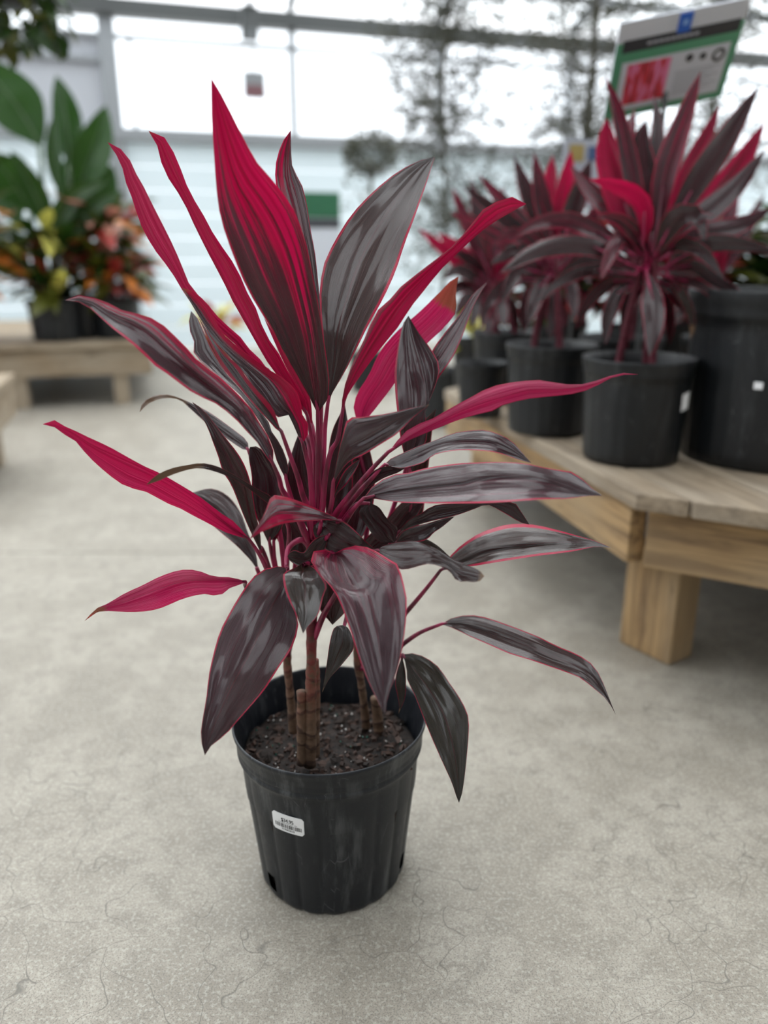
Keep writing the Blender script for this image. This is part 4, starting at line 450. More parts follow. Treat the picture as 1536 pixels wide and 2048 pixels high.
('AF',[[49.1,60,673,49.1,60,673,49.1,60,673],[40.5,62.5,683.2,48.9,64.2,682.6,57.5,62.5,682.7],[37.6,65.6,695.9,51.6,68.4,693.6,65.7,65.6,692.4],[40.4,69.2,708.6,57,72.6,704.8,73.8,69.2,702],[46.4,73.2,720.3,64.1,76.8,715.4,81.9,73.2,711.7],[54,77.9,730.9,71.9,81.6,725.6,89.8,77.9,721.4],[60.6,84.1,741.9,78.9,87.9,736.1,97.1,84.1,731.4],[66.1,90.2,753.7,85.1,94.2,747.1,104.2,90.2,741.6],[72.2,96.3,765.1,92.1,100.5,757.8,112,96.3,751.4],[80.1,102.5,775.6,100.5,106.8,767.6,120.9,102.5,760.4],[89.2,108.7,785.3,109.8,113.2,776.8,130.3,108.7,769.1],[98.9,115,794.5,119.5,119.5,785.7,139.9,115,777.7],[109.5,121.4,802.9,129.9,125.8,794.1,150,121.4,785.9],[120.3,127.8,811.2,140.3,132.1,802.4,160,127.8,794.3],[130.9,134.2,819.8,150.3,138.4,811.4,169.3,134.2,803.5],[141.1,139.2,829,159.6,143.2,821.1,177.5,139.2,813.6],[151.2,144.2,838.4,165.8,147.4,832.1,180,144.2,826],[161.3,149.5,847.9,170.6,151.6,843.3,179.6,149.5,838.8],[171.3,154.7,857.4,176.2,155.8,854.5,181,154.7,851.5],[183.6,160,864.1,183.6,160,864.1,183.6,160,864.1]],[1.05,0,0,0.02,0,0.2],[[49.2,60,674.5],[45.6,50,640.8],[58.6,40,560.5],[38.7,40,423.6],[39.3,35,332.5]]),
('AG',[[132.2,50,712.4,132.2,50,712.4,132.2,50,712.4],[133.1,54.1,721.3,135.9,54.7,719.8,138.7,54.1,718.6],[133.9,58.3,730.3,139.4,59.5,727.5,144.8,58.3,725.1],[134.9,62.6,739.2,142.3,64.2,735.7,149.6,62.6,732.6],[136,66.9,748.2,145.5,68.9,743.8,154.8,66.9,739.9],[137.7,71.2,757.1,149.3,73.7,751.7,160.6,71.2,746.8],[141,75.6,765.6,153.8,78.4,759.4,166.3,75.6,753.8],[145.9,82.4,773.3,159.1,85.3,766.8,171.8,82.4,760.9],[151.6,90.4,780.5,164.4,93.2,774.1,176.7,90.4,768.3],[157.9,98.5,787.4,169.7,101.1,781.5,181.1,98.5,776.1],[164.5,106.6,794.3,175.1,108.9,789,185.3,106.6,784],[171.2,114.8,801.1,180.5,116.8,796.5,189.3,114.8,792.1],[178.1,123.1,808.1,185.7,124.7,804.1,193,123.1,800.5],[184.7,131.3,815.2,190.8,132.6,812,196.7,131.3,808.9],[190.9,139.4,822.9,195.9,140.5,820,200.7,139.4,817.3],[196.5,147.4,830.9,200.9,148.4,828.2,205.1,147.4,825.6],[202.8,155.4,838.7,206.5,156.3,836.2,210.1,155.4,833.8],[210.5,163.6,845.5,213.2,164.2,843.6,215.7,163.6,841.8],[219.3,171.8,851.4,220.6,172.1,850.5,221.8,171.8,849.6],[228.1,180,857.4,228.1,180,857.4,228.1,180,857.4]],[0.25,0.25,0,0.08,0.05,0],[[131.5,50,710.9],[106.9,50,606.5],[48.5,40,423.6],[39.3,35,332.5]]),
('P',[[84,-80,668,84,-80,668,84,-80,668],[94.1,-80.6,682.2,96.9,-84.2,679.6,97.5,-84.7,678.9],[105.6,-81.8,695.1,110.4,-88.4,689.9,112.2,-90.2,687.3],[119.9,-85.9,704.3,124.5,-92.6,698.8,126.9,-95.2,694.9],[135.1,-91.5,711.5,138.6,-96.8,707.1,141.5,-100,702.2],[149.1,-94.8,720.6,152.6,-101.1,715.1,155.9,-104.8,709.4],[163,-98.2,729.3,166.5,-105.3,722.8,170.3,-109.7,715.9],[177,-101.2,737.6,180.6,-109.5,729.7,184.9,-114.9,721.1],[190.8,-103.2,745.8,194.8,-113.7,735.4,199.5,-119.9,725.6],[205.3,-106.3,752,209.1,-117.9,740.4,210.8,-122.4,732.6],[220.5,-109.7,755.6,223.6,-120,745.2,225.2,-124.6,737.2],[236.1,-111.4,757.9,238.4,-120,749.1,240.2,-125,740.3],[252.1,-111.3,758.7,253.9,-120,749.6,255.7,-124.5,741.8],[267.7,-113.1,756.6,269.5,-120,749.7,271.2,-123.8,743.2],[283.1,-115.9,754.7,284.9,-120,751.1,286.5,-123.5,745],[299.4,-114.4,754.6,300.9,-116.8,752.8,302.3,-119.6,748.1],[315.8,-110.1,757.9,316.9,-112.6,755.7,317.5,-113.8,753.7],[331.6,-106.7,762.7,332.1,-108.4,761,332,-108.7,760.4],[348.2,-102.8,765.5,348.2,-104.2,764,348.2,-104.4,763.6],[365.3,-100,763.4,365.3,-100,763.4,365.3,-100,763.4]],[1,0,-0.08,0.03,0,0],[[84,-80,669],[63.7,-75,645.9],[40.8,-70,616.8],[18.9,-60,585.3],[2.9,-55,551.2]]),
('Q',[[79.4,-50,646,79.4,-50,646,79.4,-50,646],[87,-47.4,652.7,89.4,-56.3,646.4,89,-58.3,645.1],[96.6,-52.6,658.9,98.8,-62.6,651.6,98.5,-70.7,646.4],[106.2,-59.2,665.1,107.6,-68.9,657.9,107.9,-80.6,650.3],[115.7,-66,671.1,116.3,-75.3,664.1,117,-89,655.2],[125.1,-72.4,676.5,124.9,-81.1,669.9,125.7,-96,660.2],[134.8,-77.8,681.1,133.4,-85.3,675.4,131,-100,665.8],[144.1,-81.8,685.8,142.1,-89.5,680,138.7,-102.6,671.5],[153.5,-84.8,690.3,151.2,-93.7,683.5,147.5,-106.8,675],[163,-87.6,694,160.3,-97.9,686.1,156.4,-111,677.6],[172.7,-91.1,696.4,169.5,-102.1,688,165.2,-115.2,679.5],[182.5,-94.5,698.4,178.6,-106.3,689.4,174.1,-119.8,680.7],[192.2,-98.2,699.7,187.6,-110.5,690.3,182.8,-124.4,681.4],[201.6,-103.2,699.1,196.6,-114.7,690.6,191.5,-128.5,681.7],[210.4,-108.7,696.9,205.3,-118.9,689.6,200.2,-131.7,681.5],[219.1,-112,693.1,213.8,-121.6,686.5,209.1,-132.5,679.7],[226.9,-115.7,687.8,221.9,-123.7,682.5,218,-132.6,676.9],[233,-120.8,681.3,229.9,-125.8,678,226.8,-132.7,673.7],[238.9,-125.6,674.7,237.6,-127.9,673.1,235.9,-131.8,670.7],[245.3,-130,668.3,245.3,-130,668.3,245.3,-130,668.3]],[-0.05,0.1,-0.1,0.05,0,0],[[80,-50,646.3],[60.6,-50,624.8],[35.9,-50,595.6],[7.5,-50,549.4]]),
('AM',[[41.8,-40,604.1,41.8,-40,604.1,41.8,-40,604.1],[44.1,-41.3,608.4,44.7,-41.1,607.3,45.4,-41.3,606.4],[46.3,-42.6,612.7,47.6,-42.1,610.6,49,-42.6,608.7],[48.5,-43.9,617,50.5,-43.2,613.8,52.5,-43.9,611],[50.9,-45.2,621.2,53.4,-44.2,617,56.1,-45.2,613.3],[53.5,-46.4,625.1,56.5,-45.3,620.1,59.5,-46.4,615.6],[56.5,-47.6,628.8,59.7,-46.3,623,63,-47.6,618],[59.6,-48.7,632.1,63,-47.4,625.9,66.3,-48.7,620.5],[63,-49.8,635.3,66.3,-48.4,628.8,69.7,-49.8,623],[66.4,-50.9,638.2,69.7,-49.5,631.4,73,-50.9,625.4],[70.1,-52,640.8,73.2,-50.5,633.9,76.4,-52,627.8],[73.9,-53,642.9,76.9,-51.6,636,79.8,-53,629.9],[78,-54,644.4,80.7,-52.6,637.7,83.4,-54,631.8],[82.2,-55,645.4,84.6,-53.7,639.1,87,-55,633.5],[86.5,-55.9,645.9,88.6,-54.7,640.2,90.6,-55.9,635.1],[90.7,-56.8,646.3,92.5,-55.8,641.2,94.3,-56.8,636.7],[94.9,-57.7,646.5,96.3,-56.8,642.3,97.7,-57.7,638.6],[99.1,-58.5,646.3,100.1,-57.9,643.4,101.1,-58.5,640.8],[103.3,-59.2,645.9,103.8,-58.9,644.5,104.3,-59.2,643.2],[107.4,-60,645.5,107.4,-60,645.5,107.4,-60,645.5]],[-0.1,0,0,0.05,0.1,0],[[41.8,-40,604.7],[29.6,-50,582.7],[4.9,-50,542.8]]),
('R',[[54,-80,611.1,54,-80,611.1,54,-80,611.1],[63.7,-77.1,624.1,69.1,-90.5,619,69.4,-96.7,615.8],[77.3,-79.7,634.4,84.2,-101.1,625.4,84.1,-114.2,618.5],[92.3,-86.2,642.5,99,-111.6,631.2,98.3,-130.2,621.4],[108,-97.7,647.8,113.5,-122.1,636.7,112.2,-144.2,625.1],[122.9,-104.6,654.6,127.6,-131.8,641.8,125.8,-156.7,628.8],[137.9,-110.5,659.7,141.7,-139.2,645.8,139.1,-166.1,631.7],[152.8,-117.7,663.9,155.4,-146.6,649.6,152.1,-175,634.8],[167.5,-125.6,667.7,168.9,-153.9,653.6,164.9,-184,637.9],[181.4,-138.2,671.3,179.4,-161.3,659.4,177,-195.3,641.7],[195.6,-145.4,673.5,192.7,-166.6,662.6,189.4,-202,644.1],[209.9,-150.3,674.6,206.2,-169.7,664.6,202,-205.9,645.7],[224.2,-154.6,675,219.6,-172.9,665.6,214.7,-208.6,646.9],[238.2,-159.3,674.3,233,-176.1,665.9,227.5,-209.9,648],[252,-163.6,672.1,246.2,-179.2,664.4,240.7,-209,648.7],[267.3,-161.5,669.1,259.5,-180,660.2,255,-203.7,647.7],[283.3,-157,666,272.9,-180,655.1,269.7,-197.2,646.1],[295.2,-160.9,659,286.3,-180,650.1,284.9,-188.8,645.4],[304.1,-170.8,651,300.1,-180,646.8,299.8,-182.5,645.4],[314.1,-180,644.6,314.1,-180,644.6,314.1,-180,644.6]],[-0.02,0.1,0.15,0.045,0,0],[[54.5,-100,617.4],[41.2,-90,599.4],[29.3,-70,576.5],[7.7,-55,543.3]]),
('S1',[[95.4,-20,544.7,95.4,-20,544.7,95.4,-20,544.7],[101.9,-26.1,555.6,102.8,-26.3,553.8,103.7,-26.9,552.2],[108.6,-32.2,566.1,110.7,-32.6,561.9,112.6,-34.1,558.1],[117,-38.3,574.3,119.3,-38.9,568.8,121.5,-40.8,563.6],[126,-44.6,581.1,128.2,-45.3,574.7,130.3,-47.3,568.8],[133.9,-50.2,589.2,136.5,-51.1,581.1,139,-53.7,573.6],[142.9,-54.3,594.8,145.4,-55.3,585.8,147.9,-58.2,577.3],[152.6,-58.5,597.6,154.7,-59.5,588.9,156.7,-62.3,580.7],[162.4,-62.9,599.5,163.9,-63.7,591.6,165.4,-66.2,584.2],[172,-67.2,601.2,173,-67.9,594.5,173.8,-70,588.2],[181.7,-70.5,602.6,182,-71.1,597.3,182.1,-72.7,592.4],[191.4,-72.7,604.1,190.9,-73.2,600.1,190.4,-74.4,596.4],[201,-75,605.5,199.8,-75.3,603,198.5,-76.1,600.7],[210.6,-77.1,606.6,208.8,-77.4,604.4,206.8,-78.3,602.3],[220.3,-79,607.4,217.6,-79.5,603.1,214.9,-81,599.1],[230.1,-79.2,607.3,226.6,-80,600.8,222.8,-82.3,594.8],[239.5,-79.2,603.8,235.4,-80,596.7,231,-82.5,590.1],[245.4,-79.4,595.2,242.4,-80,589.8,239.2,-81.9,584.9],[251.3,-79.6,586.6,249.5,-80,583.3,247.7,-81.1,580.2],[257,-80,577.8,257,-80,577.8,257,-80,577.8]],[-0.15,-0.05,0.1,0.06,0.35,0],[[95.4,-20,544],[85.4,0,518.1],[48.7,30,412.9],[39.3,35,332.5]]),
('S2',[[94.1,-30,535.8,94.1,-30,535.8,94.1,-30,535.8],[96.2,-32.2,540.9,97.4,-33.2,539.2,98.6,-34.6,537.6],[98.3,-34.4,546.1,100.7,-36.3,542.6,103.1,-39.2,539.5],[100.7,-36.6,551,104.2,-39.5,545.9,107.6,-43.7,541.3],[103.9,-39.1,555.2,108,-42.6,548.8,112,-47.9,543],[107.8,-41.9,558.6,112.1,-45.8,551.2,116.4,-51.7,544.6],[111.8,-44.7,561.5,116.4,-48.9,553.4,120.8,-55.3,546.2],[116,-46.6,563.7,120.6,-51.1,555.3,125.1,-57.7,547.7],[120.2,-48.2,565.8,124.9,-52.6,557.2,129.4,-59.4,549.6],[124.5,-49.9,567.5,129,-54.2,559.4,133.3,-60.6,552.1],[128.8,-52,569.1,132.8,-55.8,561.9,136.7,-61.5,555.4],[133.1,-54.2,570.8,136.4,-57.4,564.7,139.5,-62.2,559.2],[137.3,-56.2,572.7,140.1,-58.9,567.4,142.8,-63.1,562.6],[141.5,-57.5,574.5,144,-60,569.6,146.5,-63.8,565.3],[145.7,-57.8,575.8,148,-60,571.6,150.2,-63.4,567.7],[150,-58.1,577.3,151.9,-60,573.7,153.7,-62.8,570.4],[154.2,-58.5,578.6,155.7,-60,575.8,157.1,-62.2,573.3],[158.5,-59,579.9,159.5,-60,577.9,160.4,-61.5,576.1],[162.8,-59.5,580.9,163.3,-60,579.9,163.8,-60.8,579],[167.1,-60,581.8,167.1,-60,581.8,167.1,-60,581.8]],[0.02,0,0,0.05,0.3,0],[[94.1,-30,535.4],[85.4,0,511.1],[48.6,30,405.3],[39.3,35,332.5]]),
('S3',[[118.2,-30,534.7,118.2,-30,534.7,118.2,-30,534.7],[120.9,-31.2,536.5,120.7,-31.1,535.1,120.5,-31.2,533.7],[123.6,-32.4,538.2,123.2,-32.1,535.4,122.9,-32.4,532.7],[126.3,-33.6,539.9,125.7,-33.2,535.7,125.2,-33.6,531.7],[129,-34.8,541.6,128.3,-34.2,536,127.5,-34.8,530.8],[131.7,-35.9,543.1,130.8,-35.3,536.3,129.9,-35.9,530],[134.5,-37,543,133.5,-36.3,535.9,132.3,-37,529.2],[137.2,-38.1,542.1,136,-37.4,535.1,134.8,-38.1,528.6],[139.8,-39.1,540.9,138.6,-38.4,534.2,137.2,-39.1,527.9],[142.3,-40.1,539.6,141.1,-39.5,533.2,139.7,-40.1,527.3],[144.8,-41.1,538.2,143.5,-40.5,532.2,142.2,-41.1,526.6],[147.2,-42.1,536.8,145.9,-41.6,531.1,144.6,-42.1,525.9],[149.5,-43.2,535.2,148.3,-42.6,530,147,-43.2,525.2],[151.8,-44.2,533.6,150.6,-43.7,528.8,149.4,-44.2,524.4],[154,-45.2,531.9,153,-44.7,527.7,151.9,-45.2,523.8],[156.1,-46.1,530.1,155.3,-45.8,526.5,154.4,-46.1,523.2],[158.2,-47.1,528.2,157.6,-46.8,525.5,156.9,-47.1,522.9],[160.4,-48.1,526.4,159.9,-47.9,524.5,159.5,-48.1,522.8],[162.5,-49,524.6,162.3,-48.9,523.7,162,-49,522.8],[164.6,-50,522.8,164.6,-50,522.8,164.6,-50,522.8]],[-0.2,0,0,0.01,1,0],[[118.9,-30,534.1],[98.6,0,504],[39.3,35,332.5]]),
('U',[[70.7,-120,559.3,70.7,-120,559.3,70.7,-120,559.3],[76.5,-121.6,564.8,75.9,-126.3,560.7,75.3,-131.6,556.9],[83.3,-124.2,568.5,81.6,-132.6,561.2,79.9,-142.2,554.5],[90.4,-127.8,571.6,88,-138.9,561.9,85.6,-151.6,553.1],[97.6,-132.3,574.5,94.9,-145.3,563.2,92.3,-160,553],[104.6,-137.6,577.4,102,-151.6,565.1,99.4,-167.5,554],[111.5,-144.2,580.2,109,-157.9,568.1,106.5,-173.5,557.2],[118.3,-151.8,582,115.9,-164.2,571.1,113.4,-178.3,561.3],[124.5,-160.1,582.5,122.4,-170.5,573.4,120.2,-182.3,565.1],[130.6,-168.3,582.7,128.8,-176.8,575.3,127,-186.6,568.4],[136.6,-174.5,582,135.3,-182.1,575.4,133.9,-190.7,569.2],[142.3,-179.3,580.1,141.4,-186.3,574,140.5,-194.2,568.4],[147.8,-184,577.9,147.4,-190.5,572.2,146.9,-197.9,567],[153.5,-187.6,575.7,152.7,-194.7,569.6,151.8,-202.8,563.9],[159.5,-190.4,573.7,157.4,-198.9,566.4,155.2,-208.6,559.8],[165.4,-194.5,572.3,163.2,-203.2,565,160.8,-213,558.3],[171.1,-200,571.7,169.4,-207.4,565.5,167.6,-215.7,559.9],[176.8,-205,571,175.5,-211.6,565.5,174.1,-219,560.4],[181.9,-211.3,569.9,181.1,-215.8,566.2,180.3,-220.8,562.7],[185,-220,567.9,185,-220,567.9,185,-220,567.9]],[-0.25,0,0,0.01,0.6,0.07],[[71.3,-120,559.3],[49.2,-100,542.8],[14.2,-85,480],[-0.9,-60,443.8],[-14.2,-50,407.7]]),
('T',[[154.5,0,483.9,154.5,0,483.9,154.5,0,483.9],[162.2,0.9,495.6,165,-6.3,492.9,165.7,-11.4,490.9],[170.3,1.8,506.9,175.6,-12.6,501.1,176.7,-21.9,497.4],[179.5,1.1,517.6,186.1,-18.9,509.1,187.4,-33,503.4],[189.6,-1.3,527.6,196.5,-25.3,516.8,197.9,-43.3,509.4],[200.2,-3.6,536.5,207.1,-31.1,523.5,208.4,-51.6,515.1],[211.9,-5.6,543.3,218,-35.3,528.7,219,-56.8,519.7],[224.2,-8.6,548.5,229.1,-39.5,532.8,229.7,-61.1,523.7],[236.5,-12.3,552.8,240.2,-43.7,536.4,240.3,-65.2,527.2],[248.8,-17.1,556,251.3,-47.9,539.6,250.9,-69.4,530.4],[261.1,-22.2,557.7,262.5,-51.1,542.2,261.7,-72.4,533],[273.4,-27,558.2,273.8,-53.2,544.1,272.6,-74.4,535],[285.3,-32.4,557.9,285.1,-55.3,545.6,283.6,-75.8,536.7],[297,-38.1,557,296.5,-57.4,546.7,294.7,-76.3,538.4],[308.4,-44,555.9,307.8,-59.5,547.6,305.8,-76.3,540.2],[320.4,-46.9,553.2,319.8,-58.4,547.1,317.9,-72.5,540.8],[332.9,-47.9,549.9,332.2,-56.3,545.5,330.6,-65.9,541.1],[345.5,-48.1,546.1,344.7,-54.2,542.8,343.8,-58.6,540.8],[357.8,-48.7,541.3,357.2,-52.1,539.5,356.9,-53.4,538.9],[369.7,-50,536.1,369.7,-50,536.1,369.7,-50,536.1]],[-0.1,0.4,0,0.08,0.9,0],[[156,0,485.3],[136.7,10,452.6],[112.6,20,415.9],[90.5,30,385.3],[40.7,35,332.5]]),
('V',[[157.4,-10,409.2,157.4,-10,409.2,157.4,-10,409.2],[170.9,-12.3,418.9,170.4,-18.4,415,170,-25.2,411.6],[185.6,-16,424.8,183.7,-26.8,418,181.7,-39,411.9],[200.6,-20.9,427.9,196.9,-35.3,418.9,193.1,-51.4,411.1],[215.2,-27.9,428.4,210.1,-43.7,418.6,204.9,-61.4,410.3],[229,-36,427.3,223,-52.1,417.5,216.7,-70.2,409.2],[242.4,-44.1,425.6,235.4,-60.5,415.9,228.2,-79,407.7],[255.5,-52.5,423.7,247.7,-68.9,414.2,239.6,-87.4,406.3],[268.1,-61.5,421.9,259.8,-77.4,413,251.3,-95.1,405.6],[280.4,-70.8,420.1,271.7,-85.8,412,262.9,-102.6,405.2],[292.3,-79.2,416.9,283.4,-93.2,409.6,274.4,-108.8,403.6],[304.5,-86.1,413.6,295.3,-99.5,407,285.9,-114.4,401.6],[317,-92.7,411.1,307.3,-105.8,405,297.2,-120.4,400.1],[328.8,-99.8,407.9,318.8,-112.1,402.5,308.6,-125.9,398.2],[339.3,-107.6,402.9,329.7,-118.4,398.7,319.9,-130.5,395.4],[347.4,-114.3,393.9,339.1,-123.2,390.9,330.5,-133,388.5],[352.8,-121.3,383.3,347,-127.4,381.3,341.1,-134.1,379.8],[357.1,-128.7,372.5,354.5,-131.6,371.5,351.8,-134.8,370.7],[361.6,-134.8,360.9,360.9,-135.8,360.5,360.1,-136.9,360.1],[366.6,-140,348.9,366.6,-140,348.9,366.6,-140,348.9]],[-0.1,0.05,0,0.05,0.65,0],[[158.6,-10,409.7],[130.2,0,391.8],[108.2,10,370.3],[83.5,30,338.4],[41.4,35,324.5]]),
('W',[[104.4,-30,373.6,104.4,-30,373.6,104.4,-30,373.6],[117.4,-33.6,377.3,111.1,-38.4,367.6,107.5,-38.8,366.1],[129.9,-39.2,376.5,118.1,-46.8,362,109.5,-47.8,358.6],[141.2,-45.9,373.2,125,-55.3,356.6,109.8,-56.9,351.1],[151,-53.4,368.2,131.7,-63.7,351.1,114.3,-65.6,344.6],[158.5,-61.3,361,137.9,-71.6,345.1,119.2,-73.6,338.1],[165.2,-67.9,352.4,144.1,-77.9,338.2,123.1,-80.2,330.3],[172.3,-74.2,344.1,149.9,-84.2,331.2,126.8,-86.7,322.5],[178.9,-80.4,335.5,155.1,-90.5,323.8,130.6,-93.2,314.8],[184.8,-86.5,326.4,159.3,-96.8,316,134.4,-99.5,307.1],[189.3,-92.7,316.7,162.4,-103.2,307.8,138.2,-105.8,299.4],[190,-99.9,306.8,164.9,-109.5,299.5,142.2,-111.9,291.9],[188.9,-107.5,297.1,167.1,-115.8,291.2,146.5,-118,284.5],[187.5,-115.1,287.7,169,-122.1,282.9,150.8,-124,277.2],[185.9,-122.6,278.3,170.6,-128.4,274.6,155.2,-130.1,270.1],[184.3,-130.1,269,171.9,-134.7,266.4,159.5,-136,262.9],[182.5,-137.5,259.7,172.8,-141.1,258.2,163.6,-142,255.8],[180.5,-144.8,250.6,173.3,-147.4,250,167,-148,248.5],[178,-152.1,241.7,173.4,-153.7,241.9,169.9,-154,241],[173.6,-160,233.9,173.6,-160,233.9,173.6,-160,233.9]],[-0.4,0,0,0.025,1.75,0],[[104.4,-30,373.6],[94.9,0,352.1],[76.4,20,328],[42,35,316.4]]),
('X',[[103.7,-30,369.7,103.7,-30,369.7,103.7,-30,369.7],[102,-31.8,366.4,103.4,-32.1,366.4,104.7,-32.4,366.4],[100.3,-33.7,363,103.1,-34.2,363.1,105.8,-34.8,363.2],[98.7,-35.5,359.7,102.7,-36.3,359.8,106.8,-37.1,359.9],[97.2,-37.4,356.3,102.4,-38.4,356.4,107.6,-39.5,356.5],[96.1,-39.3,352.8,102.1,-40.5,353,108.1,-41.7,353.1],[95.2,-41.3,349.3,101.9,-42.6,349.5,108.5,-44,349.7],[94.5,-43.3,345.8,101.6,-44.7,346,108.7,-46.2,346.2],[94.1,-45.4,342.3,101.4,-46.8,342.5,108.8,-48.3,342.7],[93.9,-47.5,338.7,101.3,-48.9,339,108.7,-50.4,339.2],[94.4,-49.1,335,101.5,-50.5,335.2,108.7,-52,335.4],[95.4,-50.2,331.1,102,-51.6,331.1,108.6,-52.9,331.2],[96.4,-51.4,327.2,102.4,-52.6,327.1,108.3,-53.8,327],[97.3,-52.6,323.2,102.5,-53.7,323,107.7,-54.7,322.8],[98.1,-53.9,319.3,102.4,-54.7,319,106.7,-55.6,318.7],[98.8,-55.1,315.4,102.1,-55.8,315,105.3,-56.5,314.7],[99.4,-56.4,311.4,101.5,-56.8,311.1,103.7,-57.3,310.8],[99.4,-57.6,307.4,100.7,-57.9,307.2,101.9,-58.2,306.9],[99,-58.8,303.4,99.6,-58.9,303.3,100.2,-59.1,303.2],[98.5,-60,299.3,98.5,-60,299.3,98.5,-60,299.3]],[-0.4,0,0,0.06,1.5,0.1],[[103.7,-30,371],[94.9,0,352.1],[76.4,20,328],[42,35,316.4]]),
('AI',[[60.6,-60,599.9,60.6,-60,599.9,60.6,-60,599.9],[63.9,-60.9,598.7,60.5,-60.5,598,57.1,-60.9,597.5],[67.2,-61.8,597.6,60.3,-61.1,596.3,53.3,-61.8,595.4],[70.4,-62.6,596.2,60.1,-61.6,594.3,49.8,-62.6,593],[73.2,-63.4,594.2,60.3,-62.1,591.4,47.5,-63.4,589.4],[75.5,-64,591.5,61.8,-62.6,587.9,48,-64,585.1],[77.4,-64.6,588.6,63.7,-63.2,584.4,50,-64.6,581.2],[79.3,-65.1,585.6,65.9,-63.7,581.1,52.4,-65.1,577.5],[81.4,-65.6,582.7,68.2,-64.2,577.8,55,-65.6,573.9],[83.9,-66.1,580.1,70.8,-64.7,574.8,57.6,-66.1,570.4],[86.8,-66.7,578.1,73.5,-65.3,572,60.3,-66.7,566.8],[89.8,-67.3,576.3,76.3,-65.8,569.2,62.7,-67.3,563.2],[92.6,-67.9,574.2,78.9,-66.3,566.3,65.1,-67.9,559.5],[94.9,-68.4,571.6,81.4,-66.8,563.2,67.7,-68.4,555.9],[95.9,-68.8,568.1,83.5,-67.4,560,70.9,-68.8,552.8],[95.7,-69.1,564.5,85.3,-67.9,557.2,74.9,-69.1,550.8],[95,-69.4,560.8,87.1,-68.4,555.1,79.2,-69.4,550.1],[94.1,-69.6,557.2,88.9,-68.9,553.4,83.6,-69.6,550],[93.2,-69.8,553.6,90.6,-69.5,551.8,88,-69.8,550.1],[92.5,-70,550,92.5,-70,550,92.5,-70,550]],[-0.3,0,0,0.01,0.2,0],[[60,-60,599.3],[42.4,-60,594.9],[13.7,-50,549.4]]),
('AJ',[[12,-50,585.9,12,-50,585.9,12,-50,585.9],[13,-51.1,590.5,13.2,-51.1,590.4,13.4,-51.1,590.3],[14.1,-52.1,595.1,14.3,-52.1,594.9,14.6,-52.3,594.7],[15.1,-53.2,599.7,15.5,-53.2,599.3,15.9,-53.4,599.1],[16.1,-54.3,604.2,16.7,-54.2,603.7,17.4,-54.5,603.3],[17.2,-55.4,608.7,18.2,-55.3,608,19.1,-55.7,607.5],[18.4,-56.5,613.2,19.9,-56.3,612.1,21.5,-57,611.3],[19.7,-57.6,617.6,22,-57.4,616,24.3,-58.5,614.7],[21.1,-58.8,621.9,24.2,-58.4,619.6,27.4,-59.9,617.9],[22.8,-59.9,626.2,26.5,-59.5,623.3,30.4,-61.3,621.1],[24.5,-60.5,630.2,28.7,-60,627,33,-62.1,624.4],[26.3,-60.6,634,30.8,-60,630.5,35.3,-62.2,627.8],[28.4,-60.6,637.7,32.9,-60,634,37.6,-62.3,631.1],[30.8,-60.6,641.1,35.2,-60,637.4,39.8,-62.3,634.5],[33.6,-60.5,644.1,37.7,-60,640.6,42,-62.1,637.8],[36.6,-60.5,646.8,40.3,-60,643.7,44.1,-61.9,641.2],[39.8,-60.4,649.4,42.9,-60,646.7,46.1,-61.6,644.6],[43.2,-60.3,651.7,45.4,-60,649.8,47.7,-61.2,648.1],[46.7,-60.2,653.6,47.9,-60,652.6,49,-60.6,651.8],[50.4,-60,655.4,50.4,-60,655.4,50.4,-60,655.4]],[-0.1,0,0.15,0.15,0.2,0],[[12,-50,587.2],[5.3,-50,562.5],[-5.3,-50,536.2]]),
('AK',[[113.5,60,506,113.5,60,506,113.5,60,506],[107.7,58.8,516.2,113.6,60,515.4,119.3,58.8,515.4],[102.5,57.7,526.5,113.9,60,524.7,125.3,57.7,524.5],[100.5,57,537.9,115.4,60,535,130.1,57,534.1],[101,56.7,549.2,117.2,60,545.7,133.1,56.7,544.3],[102.4,56.7,560.2,118.7,60,556.5,134.7,56.7,554.8],[104.1,56.8,571.1,120,60,567.2,135.6,56.8,565.3],[105.7,56.9,582,121.1,60,578,136.3,56.9,575.8],[107.5,57,592.7,122.3,60,588.6,136.8,57,586.2],[109.6,57.1,603.4,123.6,60,599.2,137.5,57.1,596.5],[111.6,57.2,614,125.2,60,609.6,138.7,57.2,606.7],[113.2,57.2,624.6,126.8,60,620,140.2,57.2,616.9],[114.2,57.2,635.2,127.8,60,630.4,141.2,57.2,627],[115.4,57.2,645.8,128.8,60,640.8,142,57.2,637.1],[117.7,57.3,656,130.4,60,651,142.8,57.3,647.1],[122.1,57.7,665.4,133,60,660.7,143.6,57.7,657.1],[128.3,58.2,673.6,136.5,60,669.9,144.5,58.2,666.9],[135.2,58.9,681.1,140.5,60,678.6,145.6,58.9,676.6],[142.4,59.5,688.3,144.9,60,687.1,147.3,59.5,686.2],[149.3,60,695.7,149.3,60,695.7,149.3,60,695.7]],[-0.2,0,0,0.06,0.9,0],[[113.5,60,507.5],[45.5,40,400.6],[39.3,35,332.5]]),
